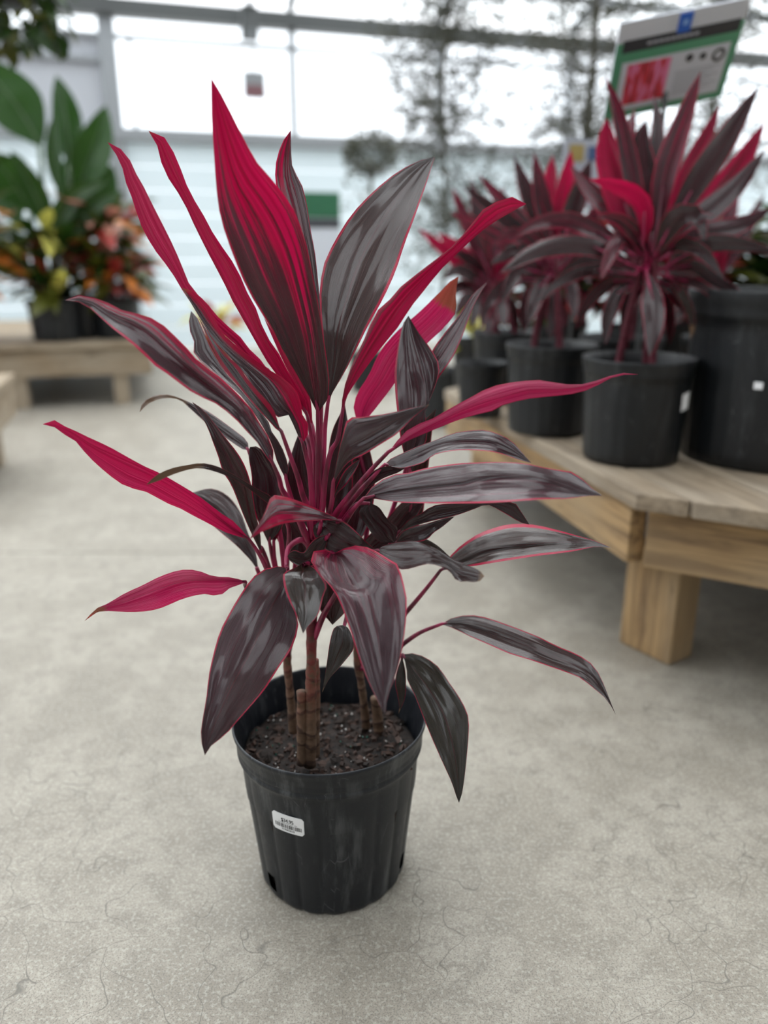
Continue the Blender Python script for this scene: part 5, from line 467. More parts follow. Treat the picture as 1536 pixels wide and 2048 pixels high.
('AN',[[-41.2,30,497.5,-41.2,30,497.5,-41.2,30,497.5],[-43.5,30.8,499.2,-42.2,31.1,499.7,-40.8,30.8,500.4],[-45.9,31.5,500.9,-43.2,32.1,501.9,-40.3,31.5,503.3],[-48.2,32.2,502.7,-44.1,33.2,504.1,-39.8,32.2,506.2],[-50.4,33,504.6,-45.1,34.2,506.4,-39.6,33,509.2],[-52.4,33.9,506.6,-46.3,35.3,508.8,-39.8,33.9,512.1],[-54.5,34.8,508.6,-47.6,36.3,511.2,-40.4,34.8,514.9],[-56.4,35.7,510.7,-49,37.4,513.5,-41.2,35.7,517.6],[-58.3,36.6,512.8,-50.5,38.4,515.9,-42.3,36.7,520.3],[-60.1,37.6,515,-52.1,39.5,518.3,-43.5,37.6,522.9],[-61.8,38.6,517.3,-53.6,40.5,520.7,-44.9,38.7,525.4],[-63.1,39.7,519.7,-55,41.6,523.1,-46.4,39.7,527.8],[-64.2,40.8,522.3,-56.4,42.6,525.6,-48,40.8,530.1],[-65.1,42,524.9,-57.7,43.7,528,-49.9,42,532.3],[-65.7,43.2,527.6,-59,44.7,530.4,-52,43.2,534.3],[-66.2,44.5,530.3,-60.4,45.8,532.7,-54.2,44.5,536.1],[-66.2,45.8,533,-61.6,46.8,534.9,-56.8,45.8,537.6],[-65.9,47.2,535.6,-62.8,47.9,536.9,-59.5,47.2,538.7],[-65.4,48.6,538.3,-63.9,48.9,538.9,-62.3,48.6,539.8],[-65,50,540.9,-65,50,540.9,-65,50,540.9]],[-0.3,0,0,0.02,0.9,0],[[-41.5,30,498.2],[-44.8,20,481.1],[-55.3,15,374.4],[-58.8,10,347.6]]),
('f1',[[-7.1,0,521.6,-7.1,0,521.6,-7.1,0,521.6],[-12.4,1.1,528.9,-9.1,2.1,529.1,-5.6,1.1,530.1],[-17.7,2.1,536.1,-11,4.2,536.6,-4,2.1,538.6],[-23.1,3.1,543.3,-13,6.3,544.1,-2.3,3.1,547],[-28.3,4.2,550.6,-15,8.4,551.6,-0.9,4.2,555.5],[-33.4,5.4,557.9,-17.2,10.5,559.2,0,5.4,563.9],[-38.1,6.8,565.4,-19.5,12.6,567,0.2,6.8,572.4],[-42.2,8.3,573.1,-21.9,14.7,574.9,-0.2,8.3,580.7],[-46,9.9,581.1,-24.2,16.8,582.9,-1.1,10,588.9],[-49.2,11.8,589.2,-26.5,18.9,591,-2.3,11.8,597],[-51.5,13.8,597.6,-28.4,21.1,599.2,-3.9,13.8,605],[-52.7,16,606.1,-30,23.2,607.5,-5.7,16,612.9],[-52.4,18.5,614.6,-30.9,25.3,615.8,-7.9,18.5,620.6],[-50.6,21.3,622.9,-31.4,27.4,623.9,-10.9,21.3,628],[-48.1,24.3,630.9,-31.7,29.5,631.8,-14.3,24.3,635.2],[-45.2,27.4,638.8,-32,31.6,639.5,-17.9,27.4,642.2],[-42.5,30.5,646.8,-32.3,33.7,647.3,-21.5,30.5,649.3],[-39.7,33.6,654.7,-32.7,35.8,655,-25.3,33.6,656.4],[-36.4,36.8,662.5,-33,37.9,662.6,-29.3,36.8,663.3],[-33.2,40,670.2,-33.2,40,670.2,-33.2,40,670.2]],[-0.25,0,0,0.04,0.2,0],[[-7.1,0,525.1],[-5.1,-30,511.7]]),
('f2',[[32,20,492.1,32,20,492.1,32,20,492.1],[28.1,20.8,502.1,32.4,22.1,501.3,36.8,20.8,501.5],[24,21.5,511.9,32.8,24.2,510.4,41.9,21.5,510.9],[19.9,22.2,521.6,33.2,26.3,519.4,47,22.2,520.1],[16.2,23,531.5,33.7,28.4,528.6,51.8,23,529.4],[13.3,24,541.6,34.4,30.5,538,56.2,24,538.9],[11.8,25.4,551.8,35.5,32.6,547.7,59.8,25.4,548.5],[11.8,27.1,562,36.8,34.7,557.7,62.4,27.1,558.3],[12.8,29,572.1,38.2,36.8,567.7,64.3,29,568.2],[14.6,31.2,582,39.8,38.9,577.7,65.5,31.2,578.1],[16.8,33.6,591.7,41.2,41.1,587.6,66.3,33.5,587.9],[19,36,601.4,42.6,43.2,597.5,66.6,35.9,597.8],[21.5,38.5,611,43.7,45.3,607.4,66.5,38.4,607.6],[24.5,41.2,620.3,44.7,47.4,617.2,65.4,41.2,617.3],[27.9,44.1,629.5,45.5,49.5,626.8,63.4,44.1,626.7],[31.7,47.1,638.4,46.2,51.6,636.2,61.1,47.1,636.1],[35.7,50.2,647.3,47.1,53.7,645.6,58.7,50.2,645.5],[40.2,53.4,655.9,48,55.8,654.8,55.9,53.4,654.7],[45,56.7,664.4,48.8,57.9,663.8,52.8,56.7,663.8],[49.7,60,672.9,49.7,60,672.9,49.7,60,672.9]],[-0.25,0,0,0.04,0.2,0],[[32,20,495.8],[34.2,30,427.4]]),
('f3',[[25.2,10,473.9,25.2,10,473.9,25.2,10,473.9],[29,10.2,482.1,30.8,11.1,479.5,32.7,10.2,477.6],[32.5,10.3,490.5,36.2,12.1,485.1,40.1,10.3,481.2],[36,10.5,498.7,41.6,13.2,490.9,47.4,10.5,485.2],[39.8,10.8,506.7,47.1,14.2,496.7,54.5,10.8,489.4],[44.2,11.2,514.3,52.7,15.3,502.5,61.5,11.2,493.7],[49.3,11.8,521.3,58.8,16.3,508,68.5,11.8,498],[54.9,12.5,527.7,65.1,17.4,513.3,75.4,12.4,502.4],[60.9,13.3,533.7,71.5,18.4,518.4,82.1,13.3,506.9],[67.1,14.2,539.4,77.8,19.5,523.7,88.7,14.2,511.7],[73.3,15.2,545,84.1,20.5,529.1,94.9,15.2,516.9],[79.4,16.3,550.7,90,21.6,534.9,100.6,16.3,522.6],[85.2,17.4,556.7,95.6,22.6,541,105.8,17.4,528.8],[90.7,18.5,563,100.8,23.7,547.4,110.8,18.5,535.1],[96.2,19.7,569.2,105.9,24.7,553.9,115.5,19.6,541.7],[102.2,21,574.9,111.2,25.8,560.1,120,21,548.3],[109.4,22.6,578.8,116.9,26.8,565.6,124.2,22.6,555],[117.7,24.9,579.2,122.9,27.9,569.6,127.9,24.8,561.8],[126.1,27.4,577.3,128.7,28.9,572.6,131.2,27.4,568.7],[134.6,30,575.6,134.6,30,575.6,134.6,30,575.6]],[-0.25,0,0,0.04,0.2,0],[[25.3,10,477.6],[30.7,30,427.4]]),
('f4',[[-31.9,30,465.6,-31.9,30,465.6,-31.9,30,465.6],[-38.3,29.7,474,-34,31.1,474.6,-29.3,29.7,476.3],[-44.8,29.2,482.3,-35.9,32.1,483.4,-26.3,29.2,486.8],[-51.3,28.9,490.5,-38.1,33.2,492.3,-23.9,28.9,497.3],[-57.5,28.9,498.8,-41,34.2,501.4,-23.3,28.9,507.9],[-63.2,29.3,507.4,-44.8,35.3,510.5,-25,29.3,518.1],[-68.1,30,516.3,-48.9,36.3,519.7,-28.1,30.1,527.6],[-72.4,31,525.4,-53,37.4,528.9,-32,31,536.8],[-76.3,32.2,534.7,-57.1,38.4,538.1,-36.3,32.2,545.7],[-79.7,33.4,544.2,-60.9,39.5,547.3,-40.6,33.4,554.5],[-82.8,35.1,553.5,-64.5,41.1,556.5,-44.7,35.1,563.2],[-85.7,37.4,562.8,-68.1,43.2,565.5,-48.9,37.5,571.7],[-88.1,39.9,572.2,-71.4,45.3,574.5,-53.3,39.9,580.2],[-89.9,42.4,581.7,-74.5,47.4,583.6,-57.7,42.4,588.5],[-90.9,45.1,591.2,-77.2,49.5,592.8,-62.2,45.1,596.8],[-91.1,47.8,600.8,-79.4,51.6,601.9,-66.6,47.8,605.1],[-90.2,50.8,610.3,-81,53.7,611.1,-71,50.8,613.4],[-88.4,53.8,619.6,-82.2,55.8,620.1,-75.4,53.8,621.6],[-86.2,56.9,628.8,-83.2,57.9,629.1,-79.9,56.9,629.9],[-84.3,60,638.1,-84.3,60,638.1,-84.3,60,638.1]],[-0.25,0,0,0.04,0.2,0],[[-33.2,30,469.4],[-46.9,20,408.8],[-58.6,10,349.4]]),
('f5',[[5.2,10,503.3,5.2,10,503.3,5.2,10,503.3],[4.3,11.3,514.6,6.9,12.1,513.9,9.7,11.3,513.8],[3.3,12.6,525.8,8.7,14.2,524.3,14.2,12.6,524.1],[2.3,13.8,536.9,10.4,16.3,534.8,18.8,13.8,534.4],[1.3,15.1,548,12.1,18.4,545.2,23.3,15.1,544.7],[0.5,16.4,559,13.7,20.5,555.6,27.5,16.4,555],[-0.2,17.9,570,15.2,22.6,566.2,31.1,17.9,565.4],[-0.5,19.5,580.9,16.4,24.7,576.8,34,19.5,576],[-0.3,21.3,591.7,17.4,26.8,587.6,35.8,21.3,586.8],[0.2,23.4,602.3,18.1,28.9,598.4,36.7,23.4,597.5],[1.2,25.6,612.9,18.7,31.1,609.1,36.9,25.6,608.2],[2.4,27.9,623.5,19.2,33.2,619.8,36.7,27.9,618.9],[3.6,30.2,634,19.8,35.3,630.5,36.7,30.2,629.5],[4.9,32.6,644.4,20.2,37.4,641.1,36.2,32.6,640.1],[6.4,35.1,654.8,20.5,39.5,651.7,35.1,35.1,650.6],[8.6,37.7,665,21,41.6,662.2,33.8,37.7,661],[11.9,40.6,674.8,22,43.7,672.5,32.4,40.6,671.4],[16.5,43.6,684.1,23.4,45.8,682.5,30.6,43.6,681.6],[21.7,46.8,693,25.2,47.9,692.2,28.7,46.8,691.8],[26.9,50,702,26.9,50,702,26.9,50,702]],[-0.25,0,0,0.04,0.2,0],[[5.3,10,507],[0.4,-20,493.5]]),
('f6',[[7.3,-20,507.8,7.3,-20,507.8,7.3,-20,507.8],[4.3,-21.3,503.8,8.3,-22.1,504.6,12.2,-21.3,504.7],[1.2,-22.6,499.9,9.3,-24.2,501.5,17.1,-22.6,501.8],[-1.9,-23.9,495.9,10.3,-26.3,498.4,22.1,-23.9,499],[-4.5,-25.3,491.6,11.4,-28.4,495,26.9,-25.3,495.9],[-6.7,-26.7,487.1,12.6,-30.5,491.3,31.4,-26.7,492.3],[-8.5,-28.3,482.5,13.6,-32.6,487.1,35,-28.3,488],[-10,-30,477.9,14.2,-34.7,482.5,37.7,-30,483.1],[-11.3,-31.8,473.2,14.5,-36.8,477.7,39.5,-31.8,477.8],[-12.1,-33.7,468.5,14.6,-38.9,472.8,40.6,-33.7,472.4],[-12.5,-35.2,463.6,14.5,-40.5,467.5,40.7,-35.2,466.7],[-12,-36.4,458.5,14.2,-41.6,462.1,39.7,-36.4,461],[-10.6,-37.9,453.7,13.7,-42.6,456.9,37.4,-37.9,455.8],[-8.4,-39.4,449.3,13.2,-43.7,452.1,34.3,-39.4,451],[-5.9,-41.1,445.1,12.7,-44.7,447.6,30.9,-41.1,446.6],[-2.9,-42.8,441.2,12.4,-45.8,443.2,27.3,-42.8,442.3],[0.4,-44.5,437.6,12.1,-46.8,439,23.5,-44.5,438.2],[3.9,-46.3,434.3,11.8,-47.9,435.2,19.4,-46.3,434.6],[7.4,-48.2,431,11.3,-48.9,431.4,15.1,-48.2,431.1],[10.9,-50,427.6,10.9,-50,427.6,10.9,-50,427.6]],[-0.25,0,0,0.05,0.6,0],[[7.3,-20,509.2],[1.8,-30,525.7]])]
CANES=[{"p":[[-23.8,-62,218.4],[-21.1,-60,294.9],[-19.2,-57,345.8],[-17.9,-53,380.3],[-17.2,-50,413.4],[-13.7,-50,502.5],[-9,-50,536.2],[-4.4,-50,569.1]],"r":[8.5,8.3,7.6,7,7,8,8.5,7]},{"p":[[-18.5,-50,225.8],[-15.6,-48,302.6],[-14.1,-47,347.4],[-14.6,-48,374.6]],"r":[7.5,7,6.5,6]},{"p":[[-34.3,-64,223],[-32.9,-62,280.9],[-32.1,-60,334.1]],"r":[7.5,7.2,6.8]},{"p":[[-53.5,2,229.1],[-55.6,5,277.7],[-58.1,8,315.8],[-59.3,10,346.1],[-56.2,10,370.8]],"r":[7,6,5.6,6.3,5.5]},{"p":[[51.9,40,214],[48.6,38,257.4],[44,36,299.7],[40,35,329.3],[41.2,35,379.8],[50,35,418.2]],"r":[7,5.8,5.6,6,5.5,4]},{"p":[[71.9,30,200.2],[68.4,30,245.7],[65.5,30,270.5]],"r":[8,8,7]}]
P1_AXIS=[0.5862,1.813,0.44]
P1=[
('P1',[[-14.2,-0.8,467.5,-16.6,0,467.1,-19.4,-0.8,466.7],[-15.8,2.4,509.5,-25.2,5.6,508.2,-36.5,2.4,506.7],[-17.9,5.9,551.1,-33.6,11.1,549.1,-52.5,5.9,546.4],[-22.9,10.3,592,-42,16.7,589.5,-65,10.3,586.1],[-31.8,15.8,632.2,-50.9,22.2,629.6,-73.8,15.8,625.6],[-43.3,21.9,672,-60.9,27.8,669.1,-81.9,21.9,664.7],[-57.2,28.3,710.9,-72.1,33.3,708.1,-89.9,28.3,703.7],[-73.5,35.1,749,-84.7,38.9,746.4,-98,35.1,742.5],[-93,42.2,785.7,-99.5,44.4,783.8,-107.2,42.2,781.1],[-116.5,50,820.3,-116.5,50,820.3,-116.5,50,820.3]],[0.32,0.25,0,0.07,0.1,0],[]),
('P1',[[12.6,-1.7,477.1,9.9,-0,477.5,6.9,1,477.9],[20.5,-8.4,517,10.2,-2.2,518.6,-0.9,1.5,520.2],[27.4,-14.8,555.9,10.3,-4.4,559,-8.3,1.8,562],[32.8,-19.6,593.1,11.7,-6.7,598.6,-11.4,1.1,603.7],[37.7,-22.3,629.2,16.3,-8.9,636.9,-7.2,-0.8,644.2],[44,-23.7,665,24.3,-11.1,673.8,2.6,-3.6,682.1],[50.7,-24.2,701.5,33.8,-13.3,709.6,15.3,-6.8,717.1],[55.8,-23.8,738.5,43,-15.6,744.8,28.9,-10.6,750.6],[59.7,-22.7,775.6,52.1,-17.8,779.5,43.8,-14.8,782.9],[61.3,-20,813.5,61.3,-20,813.5,61.3,-20,813.5]],[0.32,0.25,0,0.07,0.1,0],[]),
('P1',[[7,21,488.2,4.2,20,488.4,1.6,19.5,488.6],[15.6,30.2,522,5.6,26.7,522.5,-3.7,24.9,523],[23.9,39.3,555.7,7.1,33.3,556.4,-8.6,30.4,557.3],[30,47.6,589.5,8.5,40,590.2,-11.6,36.2,591.2],[32.7,54.8,623.3,9.7,46.7,623.8,-11.9,42.6,624.7],[32.7,61.1,657,10.7,53.3,657.3,-9.9,49.4,658],[30.7,66.8,690.9,11.5,60,690.7,-6.6,56.6,690.9],[25.8,71.9,724.9,11.1,66.7,723.9,-2.8,64.1,723.3],[15.9,76.4,758.2,7.3,73.3,756.9,-0.9,71.8,755.9],[0.8,80,789.6,0.8,80,789.6,0.8,80,789.6]],[0.08,0.2,0,0.06,0.2,0],[]),
('P1',[[24.3,0.7,475.9,20.9,-0,477.5,16.9,-2.2,479.2],[53.3,8,509.5,41.5,5.6,515,28,-1.8,520.3],[81.9,15.3,543,61.9,11.1,552.3,39.1,-1.4,560.9],[108.5,22.1,576.8,82.6,16.7,589,53.1,0.5,600.3],[132.7,28.2,610.8,104.4,22.2,624.9,72.1,4.4,637.5],[155,33.6,645.9,127.5,27.8,659.7,95.9,10.4,671.9],[174.8,38.5,682.8,150.1,33.3,694.5,121.7,18,704.7],[191.1,42.9,720.8,171.7,38.9,729.6,149.3,26.9,737],[204.5,46.8,759.5,192.9,44.4,764.6,179.3,37.3,768.9],[213.9,50,799.4,213.9,50,799.4,213.9,50,799.4]],[0.08,0.2,0,0.06,0.2,0],[]),
('P1',[[35.8,-0.4,464.5,33,0,467.1,29.4,-1.9,469.6],[73.6,9.6,483.5,62.4,11.1,493.7,48.1,3.4,503.7],[111,19.6,503.3,92.1,22.2,520.3,67.6,9.2,536.5],[145.1,30.1,527.5,121.2,33.3,547.5,90.3,17.4,566.2],[173.7,41.2,557.3,148.5,44.4,576.1,116,28.3,593.4],[198.1,52.5,590.1,173.7,55.6,606.4,142.3,40.5,620.9],[218.6,64.1,624.7,197.1,66.7,637.8,169.3,53.7,649.2],[235.9,75.8,660.7,219.1,77.8,670.1,197.3,67.9,677.9],[249.4,87.7,698,239.3,88.9,703.3,226.2,83,707.6],[259.4,100,736.5,259.4,100,736.5,259.4,100,736.5]],[0.6,0.15,0,0.05,0,0],[]),
('P1',[[-19.3,-1.4,479.1,-23.1,-0,477.5,-27.8,-1.4,476],[-19.2,6,512.3,-33.8,11.1,506.6,-51.5,5.9,500.7],[-19.9,13.5,545,-44.6,22.2,535.8,-74.4,13.5,525.6],[-24.1,22.4,576.1,-55.2,33.3,565,-92.8,22.3,552.4],[-33,33,605.5,-65.6,44.4,594.4,-104.8,33,581.4],[-44.9,44.8,633.8,-75.9,55.6,623.9,-113.1,44.7,611.8],[-57.9,57.2,660.4,-85.7,66.7,653.6,-118.6,57.2,644.6],[-70.3,70.4,686.2,-92.7,77.8,684,-118.9,70.4,680],[-80.3,84.5,714.9,-94,88.9,715.2,-109.9,84.4,714.4],[-93.2,100,746.6,-93.2,100,746.6,-93.2,100,746.6]],[0.6,0.15,0,0.05,0,0],[]),
('P1',[[-28,-41.3,476.4,-30.2,-40,476.8,-32.5,-39.2,477.3],[-23,-53.6,497.7,-30.8,-48.9,499.2,-39.2,-46.1,500.7],[-19.8,-65.5,521,-32.8,-57.8,521.4,-46.9,-53.1,521.6],[-25.4,-76.2,547.3,-40.9,-66.7,543.1,-57.7,-60.9,538.7],[-41.7,-85.3,573.2,-54.7,-75.6,562.9,-69.1,-69.7,552.1],[-68.8,-93.5,591.6,-75.8,-84.4,577.1,-84,-79,562.1],[-97.4,-101.2,599.8,-100.3,-93.3,585.6,-104.1,-88.6,571],[-124.2,-108.3,603,-125.3,-102.2,591.8,-127.1,-98.6,580.2],[-150,-114.7,603,-150.4,-111.1,596.3,-151.2,-108.9,589.3],[-175.2,-120,600.6,-175.2,-120,600.6,-175.2,-120,600.6]],[0.6,0.15,0,0.05,0,0],[]),
('P1',[[-29,-39,427.8,-30.4,-40,425.5,-31.6,-40.5,423.2],[-62.5,-45.4,450.1,-67.3,-48.9,442.3,-71.5,-50.6,434.5],[-96.2,-52,472.6,-103.4,-57.8,459.2,-109.9,-60.7,445.8],[-134.7,-59.2,490.9,-140.5,-66.7,472.3,-145.3,-70.4,453.8],[-177.4,-67.2,498.3,-178.8,-75.6,477.1,-179.2,-79.8,456],[-219,-76.2,495.5,-216.5,-84.4,475.1,-213.2,-88.6,454.7],[-258.1,-85.9,485.5,-252.9,-93.3,468,-247,-97.1,450.6],[-293.3,-96.4,467.9,-286.8,-102.2,455.3,-279.7,-105.2,442.7],[-321.9,-107.6,444.1,-317.3,-111.1,437,-312.3,-112.9,429.9],[-347.4,-120,418.5,-347.4,-120,418.5,-347.4,-120,418.5]],[-0.12,0.05,0,0.05,0.3,0],[]),
('P1',[[-33.8,-19.7,416.5,-34,-20,414.7,-34.5,-21,413],[-63.8,-27.5,425.7,-64.7,-28.9,418.9,-66.4,-33,412.1],[-93.8,-35.5,434.9,-95.1,-37.8,423.5,-97.6,-44.7,412.2],[-125.7,-43.9,440.2,-125.2,-46.7,426.2,-126.2,-55.1,412.3],[-158,-52.7,437.2,-154.5,-55.6,423.6,-152.4,-64.2,410],[-187.5,-61.7,427.2,-181.8,-64.4,415.3,-177.4,-72.6,403.4],[-213.3,-71,412.8,-207.1,-73.3,403.3,-201.9,-80.4,393.9],[-236.3,-80.4,395.1,-230.4,-82.2,388.7,-225.2,-87.6,382.4],[-253.3,-90,373.1,-249.3,-91.1,369.8,-245.7,-94.3,366.6],[-267,-100,350,-267,-100,350,-267,-100,350]],[-0.12,0.05,0,0.05,0.3,0],[]),
('P1',[[-26.1,-60.3,419.5,-23.2,-60,420.6,-20.9,-61.5,421.7],[-28.1,-71.1,399.3,-17,-70,402.5,-8.1,-75.6,405.8],[-33.5,-81.9,380.4,-14,-80,383.5,1.7,-89.6,387.1],[-37.2,-92.4,361.8,-12.4,-90,364.4,7.4,-102.1,367.6],[-37.8,-102.5,343.8,-11.8,-100,345.2,8.9,-112.6,347.4],[-37.1,-112.4,326.5,-12.4,-110,326.1,7.3,-122,326.6],[-36.2,-122.1,308.8,-14.8,-120,307,2.4,-130.4,306.2],[-34.8,-131.6,290.2,-18.3,-130,288.1,-5.2,-138,287],[-32.1,-141,270.7,-22.3,-140,269.4,-14.4,-144.8,268.8],[-26,-150,250.8,-26,-150,250.8,-26,-150,250.8]],[-0.12,0.05,0,0.05,0.3,0],[]),
('P1',[[1.5,-41,455,-1.1,-40,456.4,-4.3,-41,457.8],[13.3,-52.3,469.9,4.2,-48.9,474.7,-7.2,-52.3,479.4],[24.2,-63.5,484.7,8.9,-57.8,492.9,-10.2,-63.5,500.7],[32.7,-73.9,498.3,14.2,-66.7,510.5,-9.2,-73.9,522],[38.2,-83.2,508.6,22,-75.6,526.1,0.6,-83.2,542.8],[42.6,-91.5,514.6,35.5,-84.4,536.2,23.5,-91.4,556.8],[44.6,-99,518.4,52.8,-93.3,536.5,56.8,-99,553.9],[49.4,-106.7,514.3,64.3,-102.2,521.6,75.8,-106.7,528.4],[59.4,-113.9,499.7,69.3,-111.1,502.4,77,-113.9,504.8],[74.2,-120,483.2,74.2,-120,483.2,74.2,-120,483.2]],[-0.12,0.05,0,0.05,0.3,0],[]),
('P1',[[25.6,-1.4,443.9,24.3,0,446.1,22.8,0.9,448.4],[50.6,-10.4,454.8,46.2,-5.6,462.3,41.1,-2.7,469.8],[74.8,-19.3,465.5,67.6,-11.1,478.4,59.3,-6.2,491.3],[97.3,-27.1,475.2,90,-16.7,493,81,-10.4,510.7],[119.3,-33.5,482.5,114.5,-22.2,503.3,107.9,-15.5,524.1],[143.8,-38.7,488.2,141,-27.8,509,136.3,-21.3,529.7],[171.1,-43.1,496.5,167.2,-33.3,514.5,161.6,-27.5,532.4],[196,-46.6,511.4,191,-38.9,524.6,184.6,-34.3,537.7],[215.9,-49.1,530.3,212.4,-44.4,538,208.1,-41.7,545.5],[233.3,-50,551.5,233.3,-50,551.5,233.3,-50,551.5]],[0.08,0.2,0,0.06,0.2,0],[]),
('P1',[[28.5,1,422.9,26.6,0,425,24.8,-0.5,427.1],[57,-4.7,432.6,49.3,-8.9,440.9,42.3,-11,449.2],[84,-10.9,443.1,71.2,-17.8,457,59.8,-21.2,470.9],[107.4,-18.4,453.2,94,-26.7,471.2,82.3,-30.8,489],[128.7,-27.5,460.7,119.3,-35.6,479.9,111.7,-39.6,498.9],[151.6,-37.2,463.1,146.7,-44.4,481.1,143.3,-48.1,499],[176.8,-47.2,462.6,174.2,-53.3,477.9,173,-56.4,493.1],[202.5,-57.6,461.4,201.5,-62.2,472.8,201.6,-64.5,484.2],[228.5,-68.4,458,228.3,-71.1,464.6,228.7,-72.5,471.3],[254.8,-80,456.2,254.8,-80,456.2,254.8,-80,456.2]],[-0.12,0.05,0,0.05,0.3,0],[]),
('P1',[[27.7,0.3,413.1,27.7,0,414.4,27.6,-0.8,415.7],[47.3,-7.9,405,47.5,-8.9,409.8,47,-11.8,414.6],[66.8,-16.2,397.6,67.1,-17.8,405.6,66.2,-22.6,413.7],[85.4,-24.7,391,86.4,-26.7,400.9,85.9,-32.6,410.8],[102.4,-33.5,384.5,105.2,-35.6,394.2,106.4,-41.7,403.9],[117.3,-42.5,375.1,122.1,-44.4,382.9,125.3,-50.2,390.9],[131,-51.7,361.7,136.1,-53.3,367.8,139.7,-58.3,374],[145.7,-60.9,347.9,149.7,-62.2,352.5,152.7,-66,357.1],[160.3,-70.4,334,162.8,-71.1,336.6,164.6,-73.4,339.3],[175.4,-80,320.5,175.4,-80,320.5,175.4,-80,320.5]],[0.08,0.2,0,0.06,0.2,0],[]),
('P1',[[-18.7,-0.2,448.1,-20,0,446.1,-21.6,-1.2,444.2],[-48.6,-6.4,473.2,-53,-5.6,466.2,-58.9,-9.8,459.1],[-78.7,-12.5,498,-85.7,-11.1,486,-95,-18.2,473.8],[-111.6,-18.5,519.6,-119.1,-16.7,503.6,-129.4,-25.7,487.2],[-148.2,-24.1,535.9,-153.7,-22.2,517.8,-162,-31.9,499.2],[-188.4,-29.6,545.1,-189.6,-27.8,526.8,-193.2,-37.1,508],[-229,-35,543,-225.9,-33.3,527,-224.8,-41.6,510.4],[-266.2,-40.2,531.6,-260.8,-38.9,519.8,-256.8,-45.4,507.7],[-297.1,-45.2,511,-292,-44.4,504.9,-287.7,-48.4,498.6],[-316.9,-50,481.7,-316.9,-50,481.7,-316.9,-50,481.7]],[0.32,0.25,0,0.07,0.1,0],[]),
('P1',[[-1.6,18.6,477.8,-5.8,20,477.9,-10.9,18.6,477.9],[6.9,18.6,506.9,-7.4,23.3,507.3,-24.7,18.6,507.3],[15.2,18.6,536.1,-8.9,26.7,536.5,-38,18.6,536.1],[19.7,19.6,566.4,-11.3,30,565.5,-48.9,19.6,563.3],[18.2,22,596.9,-15.6,33.3,594.3,-56.6,22,589.7],[11.6,25.6,625.8,-21.3,36.7,622.7,-61.1,25.6,617.4],[2.7,30.2,652.2,-26.8,40,650.9,-62.3,30.2,647.5],[-6.4,35.6,676.7,-29.7,43.3,679.2,-57.7,35.6,679.7],[-12.7,42,703.2,-26.5,46.7,706.8,-43.2,42,709.1],[-20.4,50,733.8,-20.4,50,733.8,-20.4,50,733.8]],[0.08,0.2,0,0.06,0.2,0],[]),
('P1',[[23.8,-1.7,464.7,22,0,467.1,20,1,469.5],[55.1,-4.5,478.6,48.1,2.2,488.3,40.2,6.2,498.1],[85.7,-6.8,493.1,74.1,4.4,509.5,60.8,11.1,525.7],[113.8,-7,510.7,99.8,6.7,530.6,83.6,14.8,550.4],[139.4,-4.9,531.6,125.4,8.9,551.7,109.2,17.1,571.5],[164.3,-1.7,554.4,150.9,11.1,572.6,135.2,18.8,590.6],[187.1,2.3,580.4,174.5,13.3,595,160,19.9,609.3],[205.3,7.1,609.4,195,15.6,619.6,183.3,20.6,629.6],[219.8,12.8,639.5,213.6,17.8,645.4,206.5,20.8,651.1],[232.1,20,670.9,232.1,20,670.9,232.1,20,670.9]],[0.08,0.2,0,0.06,0.2,0],[]),
('P1',[[-18.3,1.1,458.1,-21,0,456.6,-23.5,-0.6,455.2],[-24.2,15.3,485.1,-34.4,11.1,479.6,-44,9,474.2],[-30.5,29.3,512.2,-47.7,22.2,502.8,-63.8,18.7,493.6],[-40.7,42.2,538.6,-61.6,33.3,525.7,-81.1,28.9,513.2],[-57.4,53.5,563,-77.2,44.4,547.6,-95.8,39.9,532.5],[-78.7,64.1,583.3,-95.7,55.6,567.2,-111.6,51.3,551.4],[-100.4,74.1,599.7,-115.4,66.7,585.8,-129.5,62.9,572.3],[-121.1,83.6,616,-133.6,77.8,606.2,-145.4,74.9,596.6],[-142.7,92.4,633.5,-150.4,88.9,627.9,-157.7,87.2,622.5],[-167,100,649.9,-167,100,649.9,-167,100,649.9]],[0.32,0.25,0,0.07,0.1,0],[]),
('P1',[[5.3,0.5,434.3,3.3,0,435.6,1,-1.4,436.9],[20.1,-9.5,448.6,13.1,-11.1,453.5,5.1,-15.9,458.2],[33.1,-19.6,460.4,23.5,-22.2,470.4,12.1,-30.2,480.3],[46.2,-30.1,463.2,40.4,-33.3,478.7,32.3,-43,493.9],[60.3,-41.1,461.2,60.1,-44.4,477.8,57.4,-54.4,494.1],[74.7,-52.5,456.6,79.2,-55.6,471.1,81.2,-64.8,485.3],[88.2,-64,448,95.7,-66.7,458.5,101.1,-74.8,468.8],[101.3,-75.7,434.8,108.6,-77.8,441.6,114.2,-84.1,448.2],[115.6,-87.6,419.7,120.1,-88.9,423.6,123.5,-92.7,427.5],[131.8,-100,406.1,131.8,-100,406.1,131.8,-100,406.1]],[-0.12,0.05,0,0.05,0.3,0],[]),
